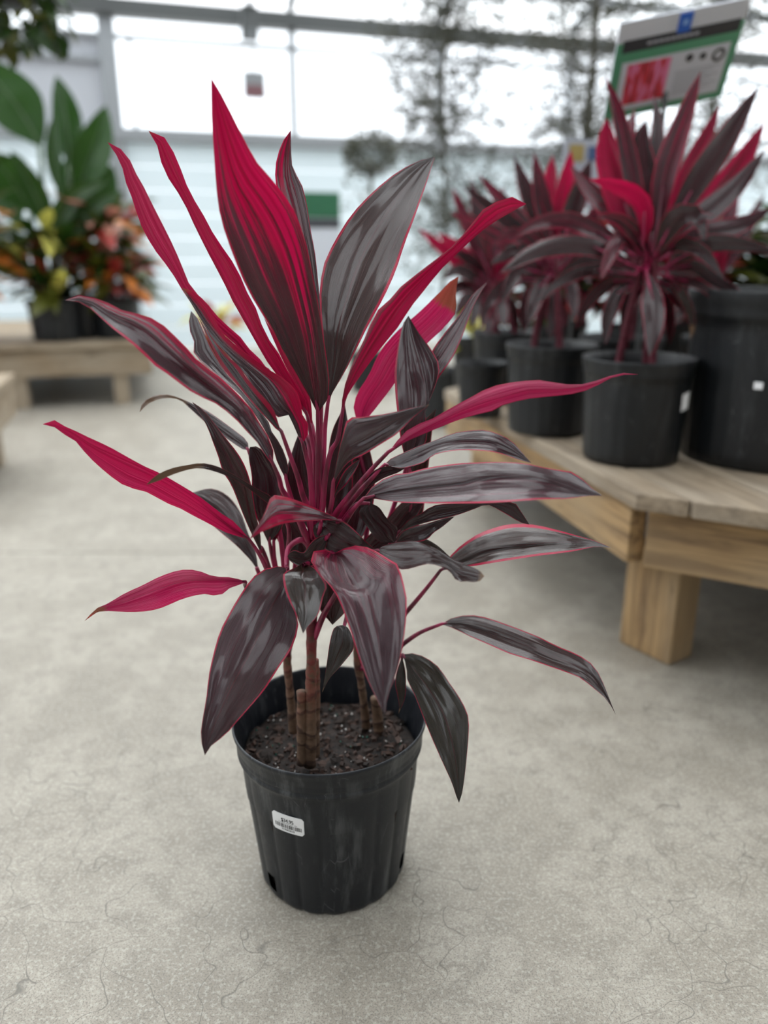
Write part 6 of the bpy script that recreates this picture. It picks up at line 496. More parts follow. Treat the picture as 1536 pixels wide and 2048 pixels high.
('P1',[[-7.4,-0.2,447.3,-8.9,0,446.1,-10.8,-1,445],[-21.8,-14,466,-26.9,-13.3,462.3,-33.3,-16.6,458.4],[-35.9,-27.8,484.9,-44.3,-26.7,478.3,-54.7,-32.2,471.6],[-57.3,-41.4,505.5,-62.7,-40,493,-70.6,-47,480.2],[-94.5,-55,506.1,-84.1,-53.3,492.9,-76.6,-61.7,479.4],[-111.9,-68.3,483.6,-96.7,-66.7,476.2,-84.3,-74.9,468.7],[-121.8,-81.5,464.8,-108,-80,459.1,-96.7,-87.3,453.3],[-128.9,-94.5,445.6,-118,-93.3,441.6,-109,-99,437.6],[-133.9,-107.3,426.3,-127.3,-106.7,423.9,-121.9,-110.1,421.7],[-136.7,-120,406.5,-136.7,-120,406.5,-136.7,-120,406.5]],[0.32,0.25,0,0.07,0.1,0],[]),
('P1',[[3.7,-0.9,455.5,1.1,0,456.6,-2.1,-0.9,457.8],[28.7,9.6,487.1,18.4,13.3,491.9,5.5,9.6,496.5],[53,20.3,519.1,35.7,26.7,527.3,14.2,20.4,534.9],[74.4,32.3,552.2,53.4,40,562.6,27.1,32.3,572],[92.9,45.5,586.7,71.9,53.3,597.7,45.5,45.6,607.4],[110.6,59.4,622,91.1,66.7,632.5,66.5,59.4,641.5],[127.2,73.7,658.6,110.3,80,667.4,88.9,73.8,674.8],[141.4,88.5,696.5,128.4,93.3,702.9,111.8,88.6,708.1],[153.3,103.8,735.1,145.6,106.7,738.8,135.6,103.8,741.7],[162.7,120,774.9,162.7,120,774.9,162.7,120,774.9]],[0.6,0.15,0,0.05,0,0],[]),
('P1',[[-3.3,-1.5,468.2,-5.5,0,467.1,-8,0.9,466],[-9.1,10,502.3,-17.7,15.6,498.6,-27.1,18.9,494.9],[-12.2,21.7,535.4,-27.6,31.1,531.2,-44.3,36.8,526.8],[-13,34.6,568.1,-33,46.7,565.1,-54.7,53.9,561.7],[-15.8,49.6,601.4,-36.9,62.2,599.4,-59.8,69.8,596.9],[-19.5,65.8,634.8,-39.7,77.8,634,-61.6,85,632.6],[-23.1,82.9,668,-41,93.3,668.9,-60.2,99.6,669.3],[-24.7,100.7,701.2,-38.5,108.9,704,-53.4,113.8,706.3],[-21.9,119.6,736,-30.1,124.4,738.6,-38.9,127.4,740.9],[-20.5,140,773.2,-20.5,140,773.2,-20.5,140,773.2]],[0.32,0.25,0,0.07,0.1,0],[]),
('P1',[[36.8,0.6,424.2,37.7,0,425,38.7,-0.3,425.8],[45.1,-3.6,407.1,48.3,-5.6,410.1,52,-6.5,413],[53.6,-7.8,390.2,59.2,-11.1,395.2,65.3,-12.8,400.2],[62.4,-12.4,374.1,69.8,-16.7,380.3,77.9,-18.8,386.3],[71,-17.6,359,79.4,-22.2,364.7,88.7,-24.5,370.3],[78.5,-23.3,343.8,87.3,-27.8,348.2,96.9,-30,352.4],[85,-29.3,328,93.2,-33.3,330.9,102,-35.3,333.5],[90.5,-35.7,312,97.1,-38.9,313,104.3,-40.5,313.9],[93.2,-42.5,295.4,97.2,-44.4,294.9,101.6,-45.4,294.4],[92.3,-50,277.3,92.3,-50,277.3,92.3,-50,277.3]],[-0.2,0,0,0.05,1.1,0.2],[]),
('P1',[[-16.4,0.4,405.6,-15.7,0,403.7,-15.2,-1.3,401.9],[-38.3,-4.1,403.6,-35.5,-5.6,397.3,-33.4,-9.8,391.2],[-61.7,-8.7,398.8,-54.4,-11.1,389.6,-48.5,-18.5,380.6],[-80.5,-13.4,383.8,-67.6,-16.7,375.5,-56.7,-26.4,367.6],[-91.9,-18.7,365,-76.4,-22.2,358.6,-63.1,-32.9,352.5],[-98.8,-24.3,346,-83.3,-27.8,340.9,-69.8,-38.2,336.2],[-103.1,-30.3,326.2,-89.1,-33.3,322.8,-76.8,-42.5,319.8],[-104.1,-36.5,305.7,-93,-38.9,304.3,-83.3,-46,303.3],[-100.9,-43,285.7,-94.3,-44.4,285.4,-88.4,-48.7,285.3],[-95.2,-50,266.4,-95.2,-50,266.4,-95.2,-50,266.4]],[-0.12,0.05,0,0.05,0.3,0],[]),
('P1',[[5.2,-0.2,405.1,6.6,0,403.7,7.7,-0.9,402.4],[-10.7,4.8,396.5,-5.1,5.6,391.1,-0.9,1.7,385.9],[-27.2,9.8,387.1,-17.1,11.1,378.6,-9.5,4.7,370.4],[-41.1,15.1,371.5,-26.8,16.7,363.8,-15.4,8.7,356.5],[-46.7,20.6,349.9,-30.9,22.2,345.6,-18,14.3,341.8],[-46.1,26.3,328.1,-31.1,27.8,326.1,-18.7,20.4,324.7],[-42.3,32.1,307,-29.3,33.3,306.1,-18.6,27,305.8],[-36.5,37.9,285.5,-26.6,38.9,285.7,-18.4,34.1,286.5],[-26.6,43.9,264.5,-20.7,44.4,265.2,-16,41.6,266.3],[-13.4,50,244.7,-13.4,50,244.7,-13.4,50,244.7]],[0.08,0.2,0,0.06,0.2,0],[]),
('P1',[[17,-0.6,401.9,17.8,0,403.7,18.2,-0.6,405.6],[28.7,3.3,392.1,31.5,5.6,399.1,32.8,3.3,406.2],[40.5,7.4,383.2,45.5,11.1,395,47.9,7.4,407],[50.4,12,376.1,59.3,16.7,389.9,64.8,12,403.8],[58.5,17.3,371,71.8,22.2,382.3,81.6,17.3,394],[66.4,23,364.7,81.9,27.8,372.1,94,23,379.9],[75.6,29.1,356,90.2,33.3,360.7,101.7,29.1,365.8],[85.9,35.6,345.7,97.5,38.9,348.8,106.6,35.6,352.3],[97.8,42.5,334.8,104.7,44.4,336.7,110.1,42.5,338.9],[112.3,50,324.7,112.3,50,324.7,112.3,50,324.7]],[-0.12,0.05,0,0.05,0.3,0],[]),
('P1',[[-4.9,-0.9,405.6,-4.5,0,403.7,-4.3,0.6,401.8],[-30.7,-6.7,412.3,-29.5,-3.3,405.5,-28.7,-1.3,398.7],[-57.9,-12.4,418.4,-54.3,-6.7,407,-51.4,-3.2,395.5],[-86.7,-17.6,416.1,-77.9,-10,402.5,-69.9,-5.4,388.7],[-111,-21.6,403.9,-98.1,-13.3,391,-86.1,-8.3,378.1],[-129.6,-24.7,387,-115.6,-16.7,376.1,-102.3,-11.9,365.2],[-144.1,-27,367,-130.5,-20,358.9,-117.6,-15.8,351],[-153,-28.8,344.3,-141.8,-23.3,339.3,-131.1,-20.1,334.4],[-157.4,-29.9,321.1,-150.6,-26.7,318.3,-144.1,-24.7,315.7],[-159.5,-30,297.3,-159.5,-30,297.3,-159.5,-30,297.3]],[0.08,0.2,0,0.06,0.2,0],[]),
('P1',[[22,0.8,423.1,21,0,425,20.2,-0.4,427],[48.4,2.8,423.5,45.2,0,430.1,42.5,-1.4,436.7],[73.6,4.7,423.8,69.4,0,435.2,66,-2.3,446.6],[94.9,5.9,420.4,94.6,0,435,95.3,-2.9,449.5],[113.6,6.4,410.3,118.5,0,424.5,124.5,-3.2,438.6],[135.3,6.2,396.3,140.6,0,410,147.1,-3.1,423.4],[160.2,5.6,384.6,164,0,397.2,168.9,-2.8,409.7],[185.1,4.3,375,187.8,0,385.1,191.3,-2.2,395],[210.1,2.6,366.8,211.7,0,372.9,213.8,-1.3,378.9],[235.7,0,360.7,235.7,0,360.7,235.7,0,360.7]],[-0.12,0.05,0,0.05,0.3,0],[]),
('P1',[[5.4,0.3,402.6,6.6,0,403.7,7.6,-1,404.9],[18.1,12.5,385.8,22.9,11.1,390.4,26.7,6.9,395.1],[30.9,24.6,369.7,39.4,22.2,377,46.3,15.2,384.4],[42.5,36.3,355.2,54.6,33.3,362.1,64.5,24.5,369.2],[53,47.5,340.8,66.6,44.4,345.2,77.9,35.3,349.9],[62.8,58.5,324.7,76.1,55.6,327.3,87.3,46.8,330.2],[72.6,69.2,307.4,84.4,66.7,308.8,94.2,59,310.5],[82.4,79.8,289.7,91.6,77.8,289.9,99.3,71.8,290.4],[90.9,90.1,271,96.5,88.9,270.7,101.1,85.3,270.6],[100.9,100,251.2,100.9,100,251.2,100.9,100,251.2]],[0.08,0.2,0,0.06,0.2,0],[]),
('P1',[[-12,-0.2,427,-12.3,0,425,-13,-1,423],[-37.4,4.8,439.8,-38.7,5.6,432.2,-41.4,1.6,424.5],[-63.3,9.8,452.7,-65.1,11.1,439.7,-69.2,4.5,426.7],[-92.1,15,462,-92,16.7,445.3,-94.6,8.3,428.6],[-123.5,20.4,462.5,-119,22.2,445.1,-117.3,13.3,427.7],[-153.1,26,453,-144.6,27.8,437.7,-138.6,19.1,422.5],[-177.6,31.8,435,-166.9,33.3,423.6,-158.4,25.6,412.2],[-194.3,37.7,411.1,-184.6,38.9,403.7,-176.5,32.9,396.5],[-205.5,43.7,385.3,-199.5,44.4,381.1,-194.3,40.8,377.2],[-214.7,50,358.3,-214.7,50,358.3,-214.7,50,358.3]],[-0.12,0.05,0,0.05,0.3,0],[]),
('P1',[[4.1,-0.7,447.1,2.2,0,446.1,-0.2,-0.7,445.2],[-3.9,-13.6,465.7,-10.7,-11.1,462.4,-19,-13.6,458.9],[-13.2,-26.3,484.9,-23.7,-22.2,478.1,-36.9,-26.3,471.2],[-27,-38.5,502.5,-39.1,-33.3,492.2,-54.3,-38.5,481.5],[-43.7,-49.9,517.2,-55.4,-44.4,505.1,-70.3,-49.9,492.5],[-63.2,-60.7,529.7,-72.5,-55.6,516.7,-84.9,-60.7,503.2],[-86.1,-71.1,539.4,-91.1,-66.7,526.2,-98.6,-71.1,512.5],[-110.6,-81.2,542.2,-111.4,-77.8,531,-114.2,-81.2,519.5],[-132.3,-90.9,539.3,-132.1,-88.9,532.6,-133,-91,525.6],[-152.5,-100,534.1,-152.5,-100,534.1,-152.5,-100,534.1]],[0.32,0.25,0,0.07,0.1,0],[]),
('P1',[[8.4,-21.2,445,6.6,-20,446.1,4.6,-19.3,447.3],[16.7,-35.3,458.4,10.6,-31.1,462.2,3.9,-28.6,465.9],[24.3,-49.3,471.2,14.3,-42.2,478,3.2,-38,484.7],[31,-62.5,482.4,19.1,-53.3,492.8,5.9,-47.9,503.1],[37.7,-74.4,491.9,26.5,-64.4,505.5,13.8,-58.5,519],[44.6,-85.1,501.2,35.8,-75.6,516.1,25.6,-69.9,530.9],[52.2,-94.9,509.7,46.8,-86.7,524.2,40.2,-81.7,538.6],[61.5,-104,517.1,59.5,-97.8,529,56.4,-94,540.9],[73.5,-112.6,523.9,72.9,-108.9,531.1,71.7,-106.7,538.3],[86.1,-120,533.1,86.1,-120,533.1,86.1,-120,533.1]],[0.08,0.2,0,0.06,0.2,0],[])]
P2_AXIS=[0.4491,2.1211,0.44]
P2=[
('P2',[[-5.5,-0.9,471.4,-8.2,0,470.7,-11.2,-0.9,470],[-5.7,-0.2,499.7,-16.4,3.3,496.9,-28.4,-0.2,494],[-6.8,0.8,527.5,-24.6,6.7,523,-44.7,0.8,518.1],[-10.9,2.9,554.1,-32.6,10,549,-57.2,2.8,543.1],[-18.4,6.1,579.6,-40.3,13.3,574.9,-65.1,6.1,569.4],[-26.8,10,604.6,-47.4,16.7,600.8,-70.5,10,596.1],[-35.9,14.2,629.5,-53.7,20,626.8,-73.6,14.2,623.1],[-45.8,18.9,654.6,-59.4,23.3,652.7,-74.7,18.9,650],[-56.9,24.1,679.6,-65,26.7,678.5,-74,24.1,676.9],[-70.7,30,704.2,-70.7,30,704.2,-70.7,30,704.2]],[0.32,0.25,0,0.07,0.1,0],[]),
('P2',[[-12.4,-1.4,471.8,-14.7,0,470.7,-17,0.8,469.6],[-18.8,0.4,499.9,-27.3,5.6,495.8,-36.1,8.7,491.7],[-25.7,2.4,527.6,-39.9,11.1,520.9,-55,16.4,513.9],[-34.6,5.7,554.1,-52.5,16.7,545.9,-71.5,23.3,537.4],[-45.9,10.8,579,-64.8,22.2,571,-84.7,29.1,562.6],[-58.4,17,603.1,-76.5,27.8,596.2,-95.6,34.2,588.9],[-71.4,24,627.1,-87.4,33.3,621.6,-104.2,39,615.9],[-85.2,31.7,651.1,-97.7,38.9,647.3,-110.6,43.2,643.1],[-100.2,40.2,675.1,-107.6,44.4,672.9,-115.3,47,670.5],[-117.6,50,698.5,-117.6,50,698.5,-117.6,50,698.5]],[0.08,0.2,0,0.06,0.2,0],[]),
('P2',[[1.8,1.3,470.2,-1.8,0,470.7,-5.2,-0.7,471.2],[13.4,4.7,496.1,0.7,0,497.7,-11.4,-2.4,499.3],[24.7,7.9,521.9,3.3,0,524.4,-17.1,-4,527.1],[33.1,10.1,548,5.7,0,551,-20.3,-5.1,554.2],[37.3,10.8,574.5,8,0,577.3,-19.9,-5.4,580.4],[37.9,10.3,601.2,9.9,0,603.5,-16.7,-5.2,606.2],[36,9,627.8,11.5,0,629.5,-11.8,-4.5,631.6],[31.8,6.9,654.1,12.9,0,655.3,-5,-3.5,656.8],[25.5,4.1,680.3,14.3,0,680.9,3.6,-2.1,681.8],[15.7,0,706.3,15.7,0,706.3,15.7,0,706.3]],[0.6,0.15,0,0.05,0,0],[]),
('P2',[[8,0.7,469.7,4.7,0,470.7,1.1,-2,471.6],[22.9,2.3,492.1,11.6,0,495.4,-0.6,-6.8,498.5],[37.5,3.8,514.5,18.5,0,519.9,-2.1,-11.4,525],[50.1,4.9,537.2,25.3,0,544.2,-1.4,-14.8,550.7],[59.5,5.4,560.6,32.2,0,568.3,2.7,-16.3,575.3],[65.7,5.3,584.6,39.1,0,592.2,10.4,-15.9,598.9],[69.6,4.7,609.2,46.1,0,615.9,20.7,-14,621.7],[71.4,3.6,634.2,53.1,0,639.3,33.3,-10.9,643.8],[71.1,2.2,659.6,60.1,0,662.6,48.2,-6.5,665.2],[67.1,0,685.8,67.1,0,685.8,67.1,0,685.8]],[0.08,0.2,0,0.06,0.2,0],[]),
('P2',[[-18.3,-0.3,460.3,-20.3,0,458.5,-22.6,-1.4,456.6],[-34.2,-1.1,487.3,-42.1,0,480.2,-51.1,-5.4,472.9],[-50.6,-1.8,513.6,-63.7,0,501.7,-78.7,-9,489.6],[-69.1,-2.2,537.5,-85.1,0,523.2,-103.4,-11,508.4],[-90.3,-2.2,558.8,-106.4,0,544.5,-124.8,-11,529.6],[-112.5,-2,578.8,-127.6,0,565.6,-144.6,-10.2,551.7],[-135.6,-1.7,597.9,-148.6,0,586.7,-163.1,-8.8,574.7],[-159.6,-1.3,616.1,-169.5,0,607.6,-180.5,-6.7,598.4],[-184.3,-0.8,633.4,-190.2,0,628.4,-196.7,-3.9,622.9],[-210.8,0,649,-210.8,0,649,-210.8,0,649]],[0.32,0.25,0,0.07,0.1,0],[]),
('P2',[[-18.9,-0.8,460.5,-20.3,0,458.5,-22,-0.8,456.4],[-41.7,-6.2,484.8,-47.1,-3.3,477.3,-53.5,-6.2,469.8],[-64.5,-11.5,508.5,-73.6,-6.7,496.1,-84.4,-11.5,483.4],[-88.4,-16,530.1,-99.8,-10,514.7,-113.3,-16,498.8],[-114,-19.5,548.9,-125.9,-13.3,533,-139.8,-19.6,516.6],[-140.6,-22.5,566,-151.8,-16.7,551.2,-164.8,-22.5,535.6],[-167.9,-25,581.8,-177.6,-20,569,-188.8,-25.1,555.5],[-195.8,-27.2,596.3,-203.3,-23.3,586.5,-211.8,-27.2,576.1],[-224.4,-29,609.6,-228.9,-26.7,603.8,-233.9,-29,597.6],[-254.2,-30,620.9,-254.2,-30,620.9,-254.2,-30,620.9]],[0.08,0.2,0,0.06,0.2,0],[]),
('P2',[[-17.6,-1.5,448.1,-19.5,0,446.2,-21.6,0.9,444.2],[-28.2,0.2,470.3,-35.2,5.6,463.4,-42.7,8.8,456.4],[-38.8,2.1,492.2,-50.8,11.1,480.7,-63.5,16.5,469],[-51,5.1,512.6,-66.4,16.7,498,-82.8,23.6,483],[-65.5,9.8,530.9,-82,22.2,515.2,-99.6,29.7,499.1],[-82.4,15.9,547.5,-97.9,27.8,532.2,-114.5,34.9,516.5],[-101.2,23,562.8,-114.3,33.3,548.8,-128.3,39.6,534.5],[-122,30.9,575.9,-131.6,38.9,564.6,-141.7,43.7,553],[-144.2,39.7,586.3,-149.8,44.4,579.3,-155.6,47.3,572.2],[-168,50,594.1,-168,50,594.1,-168,50,594.1]],[0.6,0.15,0,0.05,0,0],[]),
('P2',[[-23.5,1.1,436.1,-25.2,0,433.8,-26.7,-0.5,431.5],[-48.5,-1.9,458.1,-54,-5.6,450.4,-59.2,-7.4,442.6],[-73.2,-5,480,-82.5,-11.1,467,-91.3,-14.2,454],[-99.1,-8.7,500.3,-110.8,-16.7,483.2,-121.8,-20.7,466.1],[-127.3,-13.5,517.8,-139.3,-22.2,498.5,-150.6,-26.6,479.3],[-157.6,-19.3,531.7,-168.2,-27.8,512.4,-178.2,-32,493.2],[-188.9,-25.8,542.2,-197.5,-33.3,524.8,-205.6,-37.1,507.5],[-220.6,-33.1,549.9,-226.9,-38.9,536.2,-232.9,-41.8,522.6],[-252.5,-41,555.4,-256.3,-44.4,547.2,-259.8,-46.2,539.1],[-285.2,-50,558.4,-285.2,-50,558.4,-285.2,-50,558.4]],[0.32,0.25,0,0.07,0.1,0],[]),
('P2',[[-22.6,0.5,423.5,-24.4,0,421.4,-26.4,-1.6,419.4],[-34.9,-9,441.7,-42.4,-11.1,433.7,-50.7,-17.6,425.6],[-46.9,-18.7,459.8,-59.5,-22.2,446.5,-73.4,-33,433.2],[-63.7,-29,476.2,-76.9,-33.3,458.5,-91.6,-46.3,440.8],[-89,-40.1,488.5,-95.8,-44.4,467.8,-104.2,-57.4,447],[-119.6,-51.5,489.5,-116.5,-55.6,469.5,-114.8,-67.8,449.4],[-143.9,-63.1,478.7,-135.8,-66.7,463.1,-128.7,-77.4,447.5],[-160.8,-75,464.7,-153.2,-77.8,453.7,-146.4,-86,442.6],[-174.4,-87.3,450.1,-169.9,-88.9,443.6,-165.9,-93.7,437],[-187.2,-100,434.4,-187.2,-100,434.4,-187.2,-100,434.4]],[-0.12,0.05,0,0.05,0.3,0],[]),
('P2',[[-27.1,-20.2,411.6,-27.6,-20,409.4,-28.4,-21.1,407.2],[-46.7,-32,423.4,-49,-31.1,415.2,-52.3,-35.4,407.1],[-66.8,-43.7,436.1,-69.9,-42.2,422.2,-74.6,-49.4,408.3],[-94.3,-55.2,443.7,-91.2,-53.3,425.8,-90,-62.5,407.8],[-123.3,-66.4,434.1,-110.4,-64.4,419.2,-99.5,-74.3,404.3],[-139.6,-77.4,414.5,-123.4,-75.6,404.8,-109,-84.9,395.3],[-148.4,-88.3,395.6,-133.5,-86.7,388.7,-120.2,-94.8,382.1],[-154.1,-99,377.2,-142.5,-97.8,372.2,-132.1,-104,367.5],[-158.2,-109.6,358.9,-151.4,-108.9,355.8,-145.3,-112.6,352.9],[-161,-120,339.8,-161,-120,339.8,-161,-120,339.8]],[-0.12,0.05,0,0.05,0.3,0],[]),
('P2',[[-16.2,-20.8,411.6,-14.7,-20,409.4,-13.6,-20.8,407.2],[-37.4,-33.8,409.8,-31.3,-31.1,402.4,-26.4,-33.9,395.2],[-58.9,-46.9,402,-45.5,-42.2,392.6,-33.9,-46.9,383.5],[-74,-59.3,386.7,-54.5,-53.3,378.9,-37.2,-59.3,371.4],[-82.8,-70.8,371,-61.3,-64.4,364.3,-42.2,-70.9,358.1],[-88,-81.7,355.4,-67.4,-75.6,349.6,-49,-81.7,344.4],[-91.2,-92,339.8,-73.1,-86.7,334.9,-56.9,-92,330.6],[-92.6,-101.9,324.1,-78.6,-97.8,320.3,-66.1,-101.9,317],[-92.5,-111.3,308.1,-84.2,-108.9,305.8,-76.8,-111.3,303.7],[-90,-120,291.4,-90,-120,291.4,-90,-120,291.4]],[-0.12,0.05,0,0.05,0.3,0],[]),
('P2',[[5.7,-21.4,420,3.8,-20,421.7,1.8,-19.2,423.3],[19.5,-33.5,430.1,13,-28.9,435.5,6.1,-26.1,440.9],[32.1,-45.6,440.7,21.2,-37.8,449.8,9.5,-33.1,458.9],[41,-56.7,448.3,30.1,-46.7,463.3,18.2,-40.7,478.3],[35.1,-65.8,450.2,43.2,-55.6,469.9,50.4,-49.5,489.5],[29.6,-74.8,447.3,51.2,-64.4,454.9,72,-58.3,462.5],[34.6,-82.6,434,55,-73.3,438,74.5,-67.8,441.9],[41.7,-89.5,418.2,57.7,-82.2,420.9,73,-77.9,423.5],[50.8,-95.5,402.1,60.3,-91.1,403.8,69.5,-88.5,405.5],[63.7,-100,386.9,63.7,-100,386.9,63.7,-100,386.9]],[0.08,0.2,0,0.06,0.2,0],[]),
('P2',[[9.3,1.3,444.4,6.4,0,446.2,3.6,-0.6,447.9],[27.7,2.9,454.2,15.8,-2.2,460.9,4.5,-4.8,467.7],[45,4.1,464.5,24.9,-4.4,475.7,6,-8.7,486.8],[58.5,3.7,476.8,34,-6.7,490.4,11,-11.8,503.9],[67.6,1.5,491,43.2,-8.9,504.9,20.2,-14.1,518.7],[74.9,-1.5,505.7,52.6,-11.1,519,31.7,-15.9,532.4],[81,-5.1,520.1,62.7,-13.3,532.6,45.6,-17.4,545.1],[87.1,-9.3,534.3,74.3,-15.6,544.9,62.4,-18.7,555.6],[94.6,-14.1,548.9,87.5,-17.8,555.5,80.9,-19.6,562.2],[100.7,-20,565.9,100.7,-20,565.9,100.7,-20,565.9]],[0.32,0.25,0,0.07,0.1,0],[]),
('P2',[[-3.9,0.7,458.8,-7.4,0,458.5,-11.2,-2,458.1],[3,11.5,487,-10.3,8.9,485.7,-24.5,1.2,484.3],[9.1,22.1,515.3,-13.4,17.8,513,-37.4,4.8,510.4],[11.8,32.1,542.9,-16.4,26.7,540.2,-46.5,10.4,537.1],[10.6,41.2,569.6,-18.8,35.6,567.5,-50.2,18.6,564.8],[7.7,49.8,595.8,-20.2,44.4,594.9,-50,28.4,593.3],[4.3,58,621.9,-20,53.3,622.3,-45.9,39.3,621.9],[0.4,65.8,648.8,-18.3,62.2,649.6,-38.2,51.5,649.8],[-4.7,73.2,676.4,-15.8,71.1,677,-27.7,64.7,677.1],[-13.7,80,704.3,-13.7,80,704.3,-13.7,80,704.3]],[0.6,0.15,0,0.05,0,0],[]),
('P2',[[-16.8,-0.3,435.7,-18.7,0,433.8,-20.9,-1.4,431.9],[-29,-9.9,454.7,-35.8,-8.9,448,-43.6,-13.7,441.3],[-41.1,-19.4,473.3,-52.5,-17.8,462.2,-65.7,-25.9,450.9],[-55,-28.7,490.6,-69.1,-26.7,476,-85.4,-37,461.3],[-72.5,-37.7,505.8,-86.1,-35.6,489.1,-102.1,-46.5,472.2],[-95.4,-46.5,518.6,-104.4,-44.4,500.3,-115.6,-54.8,481.6],[-124.9,-55.1,524.3,-124.9,-53.3,506.3,-126.6,-62.4,487.8],[-151.8,-63.7,515.1,-145.4,-62.2,502.1,-140.3,-69.4,488.9],[-168.3,-72,499,-163.1,-71.1,492,-158.6,-75.5,484.9],[-180.4,-80,481.5,-180.4,-80,481.5,-180.4,-80,481.5]],[0.32,0.25,0,0.07,0.1,0],[]),
('P2',[[-2.8,-20.6,413.6,-2.2,-20,415.5,-2,-20.6,417.5],[8.6,-30.9,405.5,11.5,-28.9,411.8,13.4,-30.9,418.2],[13.5,-41.3,396.8,23.2,-37.8,404.2,31.2,-41.3,411.7],[11.9,-51.3,386.3,27.9,-46.7,390.3,41.8,-51.3,394.6],[11.5,-60.8,373.3,29.8,-55.6,375.6,45.7,-60.7,378.3],[12.7,-69.5,359.3,30.8,-64.4,360.8,46.4,-69.5,362.8],[15.2,-77.9,345,31.3,-73.3,346.1,45.2,-77.8,347.6],[19.1,-85.7,330.6,31.6,-82.2,331.4,42.4,-85.7,332.5],[24.6,-93.2,316.2,32,-91.1,316.7,38.5,-93.2,317.5],[32.7,-100,302.1,32.7,-100,302.1,32.7,-100,302.1]],[0.08,0.2,0,0.06,0.2,0],[]),
('P2',[[-17.9,-1.2,398.6,-16.3,0,396.5,-14.7,0.7,394.5],[-38.5,-4.9,395.6,-32.3,0,387.3,-26.4,2.9,379],[-60.5,-8.2,391.6,-48.7,0,378.6,-37.4,5,365.5],[-80.5,-10.2,378,-62,0,366,-44,6.1,354.1],[-90.7,-10.3,356.7,-69.6,0,349.4,-48.9,6.2,342.3],[-93.7,-9.6,335.6,-73.3,0,331.3,-53.5,5.7,327.2],[-93.1,-8.2,315.5,-75.4,0,312.7,-58.2,4.9,310.1],[-90.4,-6.3,295.9,-76.9,0,293.9,-63.6,3.8,292.1],[-86.4,-3.8,276.4,-78.3,0,275.1,-70.4,2.3,273.8],[-80.3,0,256.1,-80.3,0,256.1,-80.3,0,256.1]],[0.08,0.2,0,0.06,0.2,0],[]),
('P2',[[-5.5,1,396.5,-3.2,0,396.5,-0.9,-0.5,396.6],[-11.3,-1.9,379.6,-2.9,-5.6,379.9,5.9,-7.4,380.2],[-16.7,-4.9,362.9,-2.4,-11.1,363.3,12.5,-14.2,363.6],[-20.6,-8.8,347,-2.6,-16.7,346.7,16.1,-20.6,346.1],[-22.5,-14.1,331.5,-3.8,-22.2,330.1,15.6,-26.3,328.5],[-23.5,-20.1,315.5,-5.9,-27.8,313.6,12.4,-31.6,311.4],[-23.7,-26.6,299,-8.5,-33.3,297.1,7.4,-36.7,294.9],[-22.9,-33.7,282.2,-11.2,-38.9,280.7,1,-41.5,279],[-21,-41.4,265.2,-14,-44.4,264.3,-6.7,-46,263.3],[-16.7,-50,247.9,-16.7,-50,247.9,-16.7,-50,247.9]],[-0.12,0.05,0,0.05,0.3,0],[]),
('P2',[[2.1,0.5,394.6,3.3,0,396.5,4.3,-1.4,398.5],[14,1.7,380,18.1,0,387,21.5,-4.9,394],[25.3,2.8,366.6,33.2,0,377.7,39.9,-8.4,389],[32.8,3.6,354.7,46.4,0,366,58.1,-10.9,377.4],[38.8,4,343,56,0,351.4,71.1,-11.9,360],[45.5,3.9,329.6,63,0,335.5,78.5,-11.5,341.7],[53.1,3.4,314.8,68.8,0,319.1,82.7,-10.2,323.8],[61.8,2.6,299.3,74.1,0,302.5,84.9,-7.9,306],[72.1,1.6,283.8,79.4,0,285.8,85.8,-4.7,288],[85.1,0,269.2,85.1,0,269.2,85.1,0,269.2]],[0.08,0.2,0,0.06,0.2,0],[]),
('P2',[[-16.3,-0.2,398.9,-16.3,0,396.5,-16.5,-1.2,394.2],[-45.8,-4.1,406.2,-45.8,-3.3,398.2,-46.6,-7.3,390.4],[-76.2,-8,413.8,-75.1,-6.7,400.3,-75.5,-13.4,387],[-109.7,-11.8,415.1,-104.1,-10,398.1,-100.2,-18.9,381.3],[-141.6,-15.3,403.9,-130.2,-13.3,387.2,-120.7,-23.4,370.8],[-167,-18.6,384.4,-152.6,-16.7,370.5,-139.9,-26.6,357],[-186.3,-21.8,359.6,-171.2,-20,349.9,-157.5,-28.9,340.7],[-196.9,-24.7,330.4,-183.8,-23.3,325.4,-171.7,-30.3,321],[-198.9,-27.5,300.8,-190.7,-26.7,298.6,-183.2,-30.8,296.8],[-197.5,-30,271.7,-197.5,-30,271.7,-197.5,-30,271.7]],[0.08,0.2,0,0.06,0.2,0],[]),
('P2',[[-11.7,-0.7,397.8,-9.7,0,396.5,-8,-0.7,395.3],[-24.1,6.2,389.3,-16.4,8.9,384.2,-9.7,6.2,379.2],[-36.9,13.3,380.4,-23.7,17.8,372,-12.2,13.3,364],[-47.4,21.2,366.7,-29.8,26.7,358.9,-14.2,21.2,351.5],[-51.5,30,347.8,-32.4,35.6,344,-15.4,30,340.7],[-48.9,39.3,328.2,-30.8,44.4,328,-14.8,39.3,328.4],[-42.3,48.9,310.6,-26.9,53.3,311.9,-13.2,48.9,313.7],[-33.7,58.8,294.2,-21.9,62.2,295.6,-11.4,58.8,297.5],[-23.7,69.1,278.4,-16.7,71.1,279.2,-10.4,69.1,280.2],[-12,80,262.5,-12,80,262.5,-12,80,262.5]],[-0.12,0.05,0,0.05,0.3,0],[]),
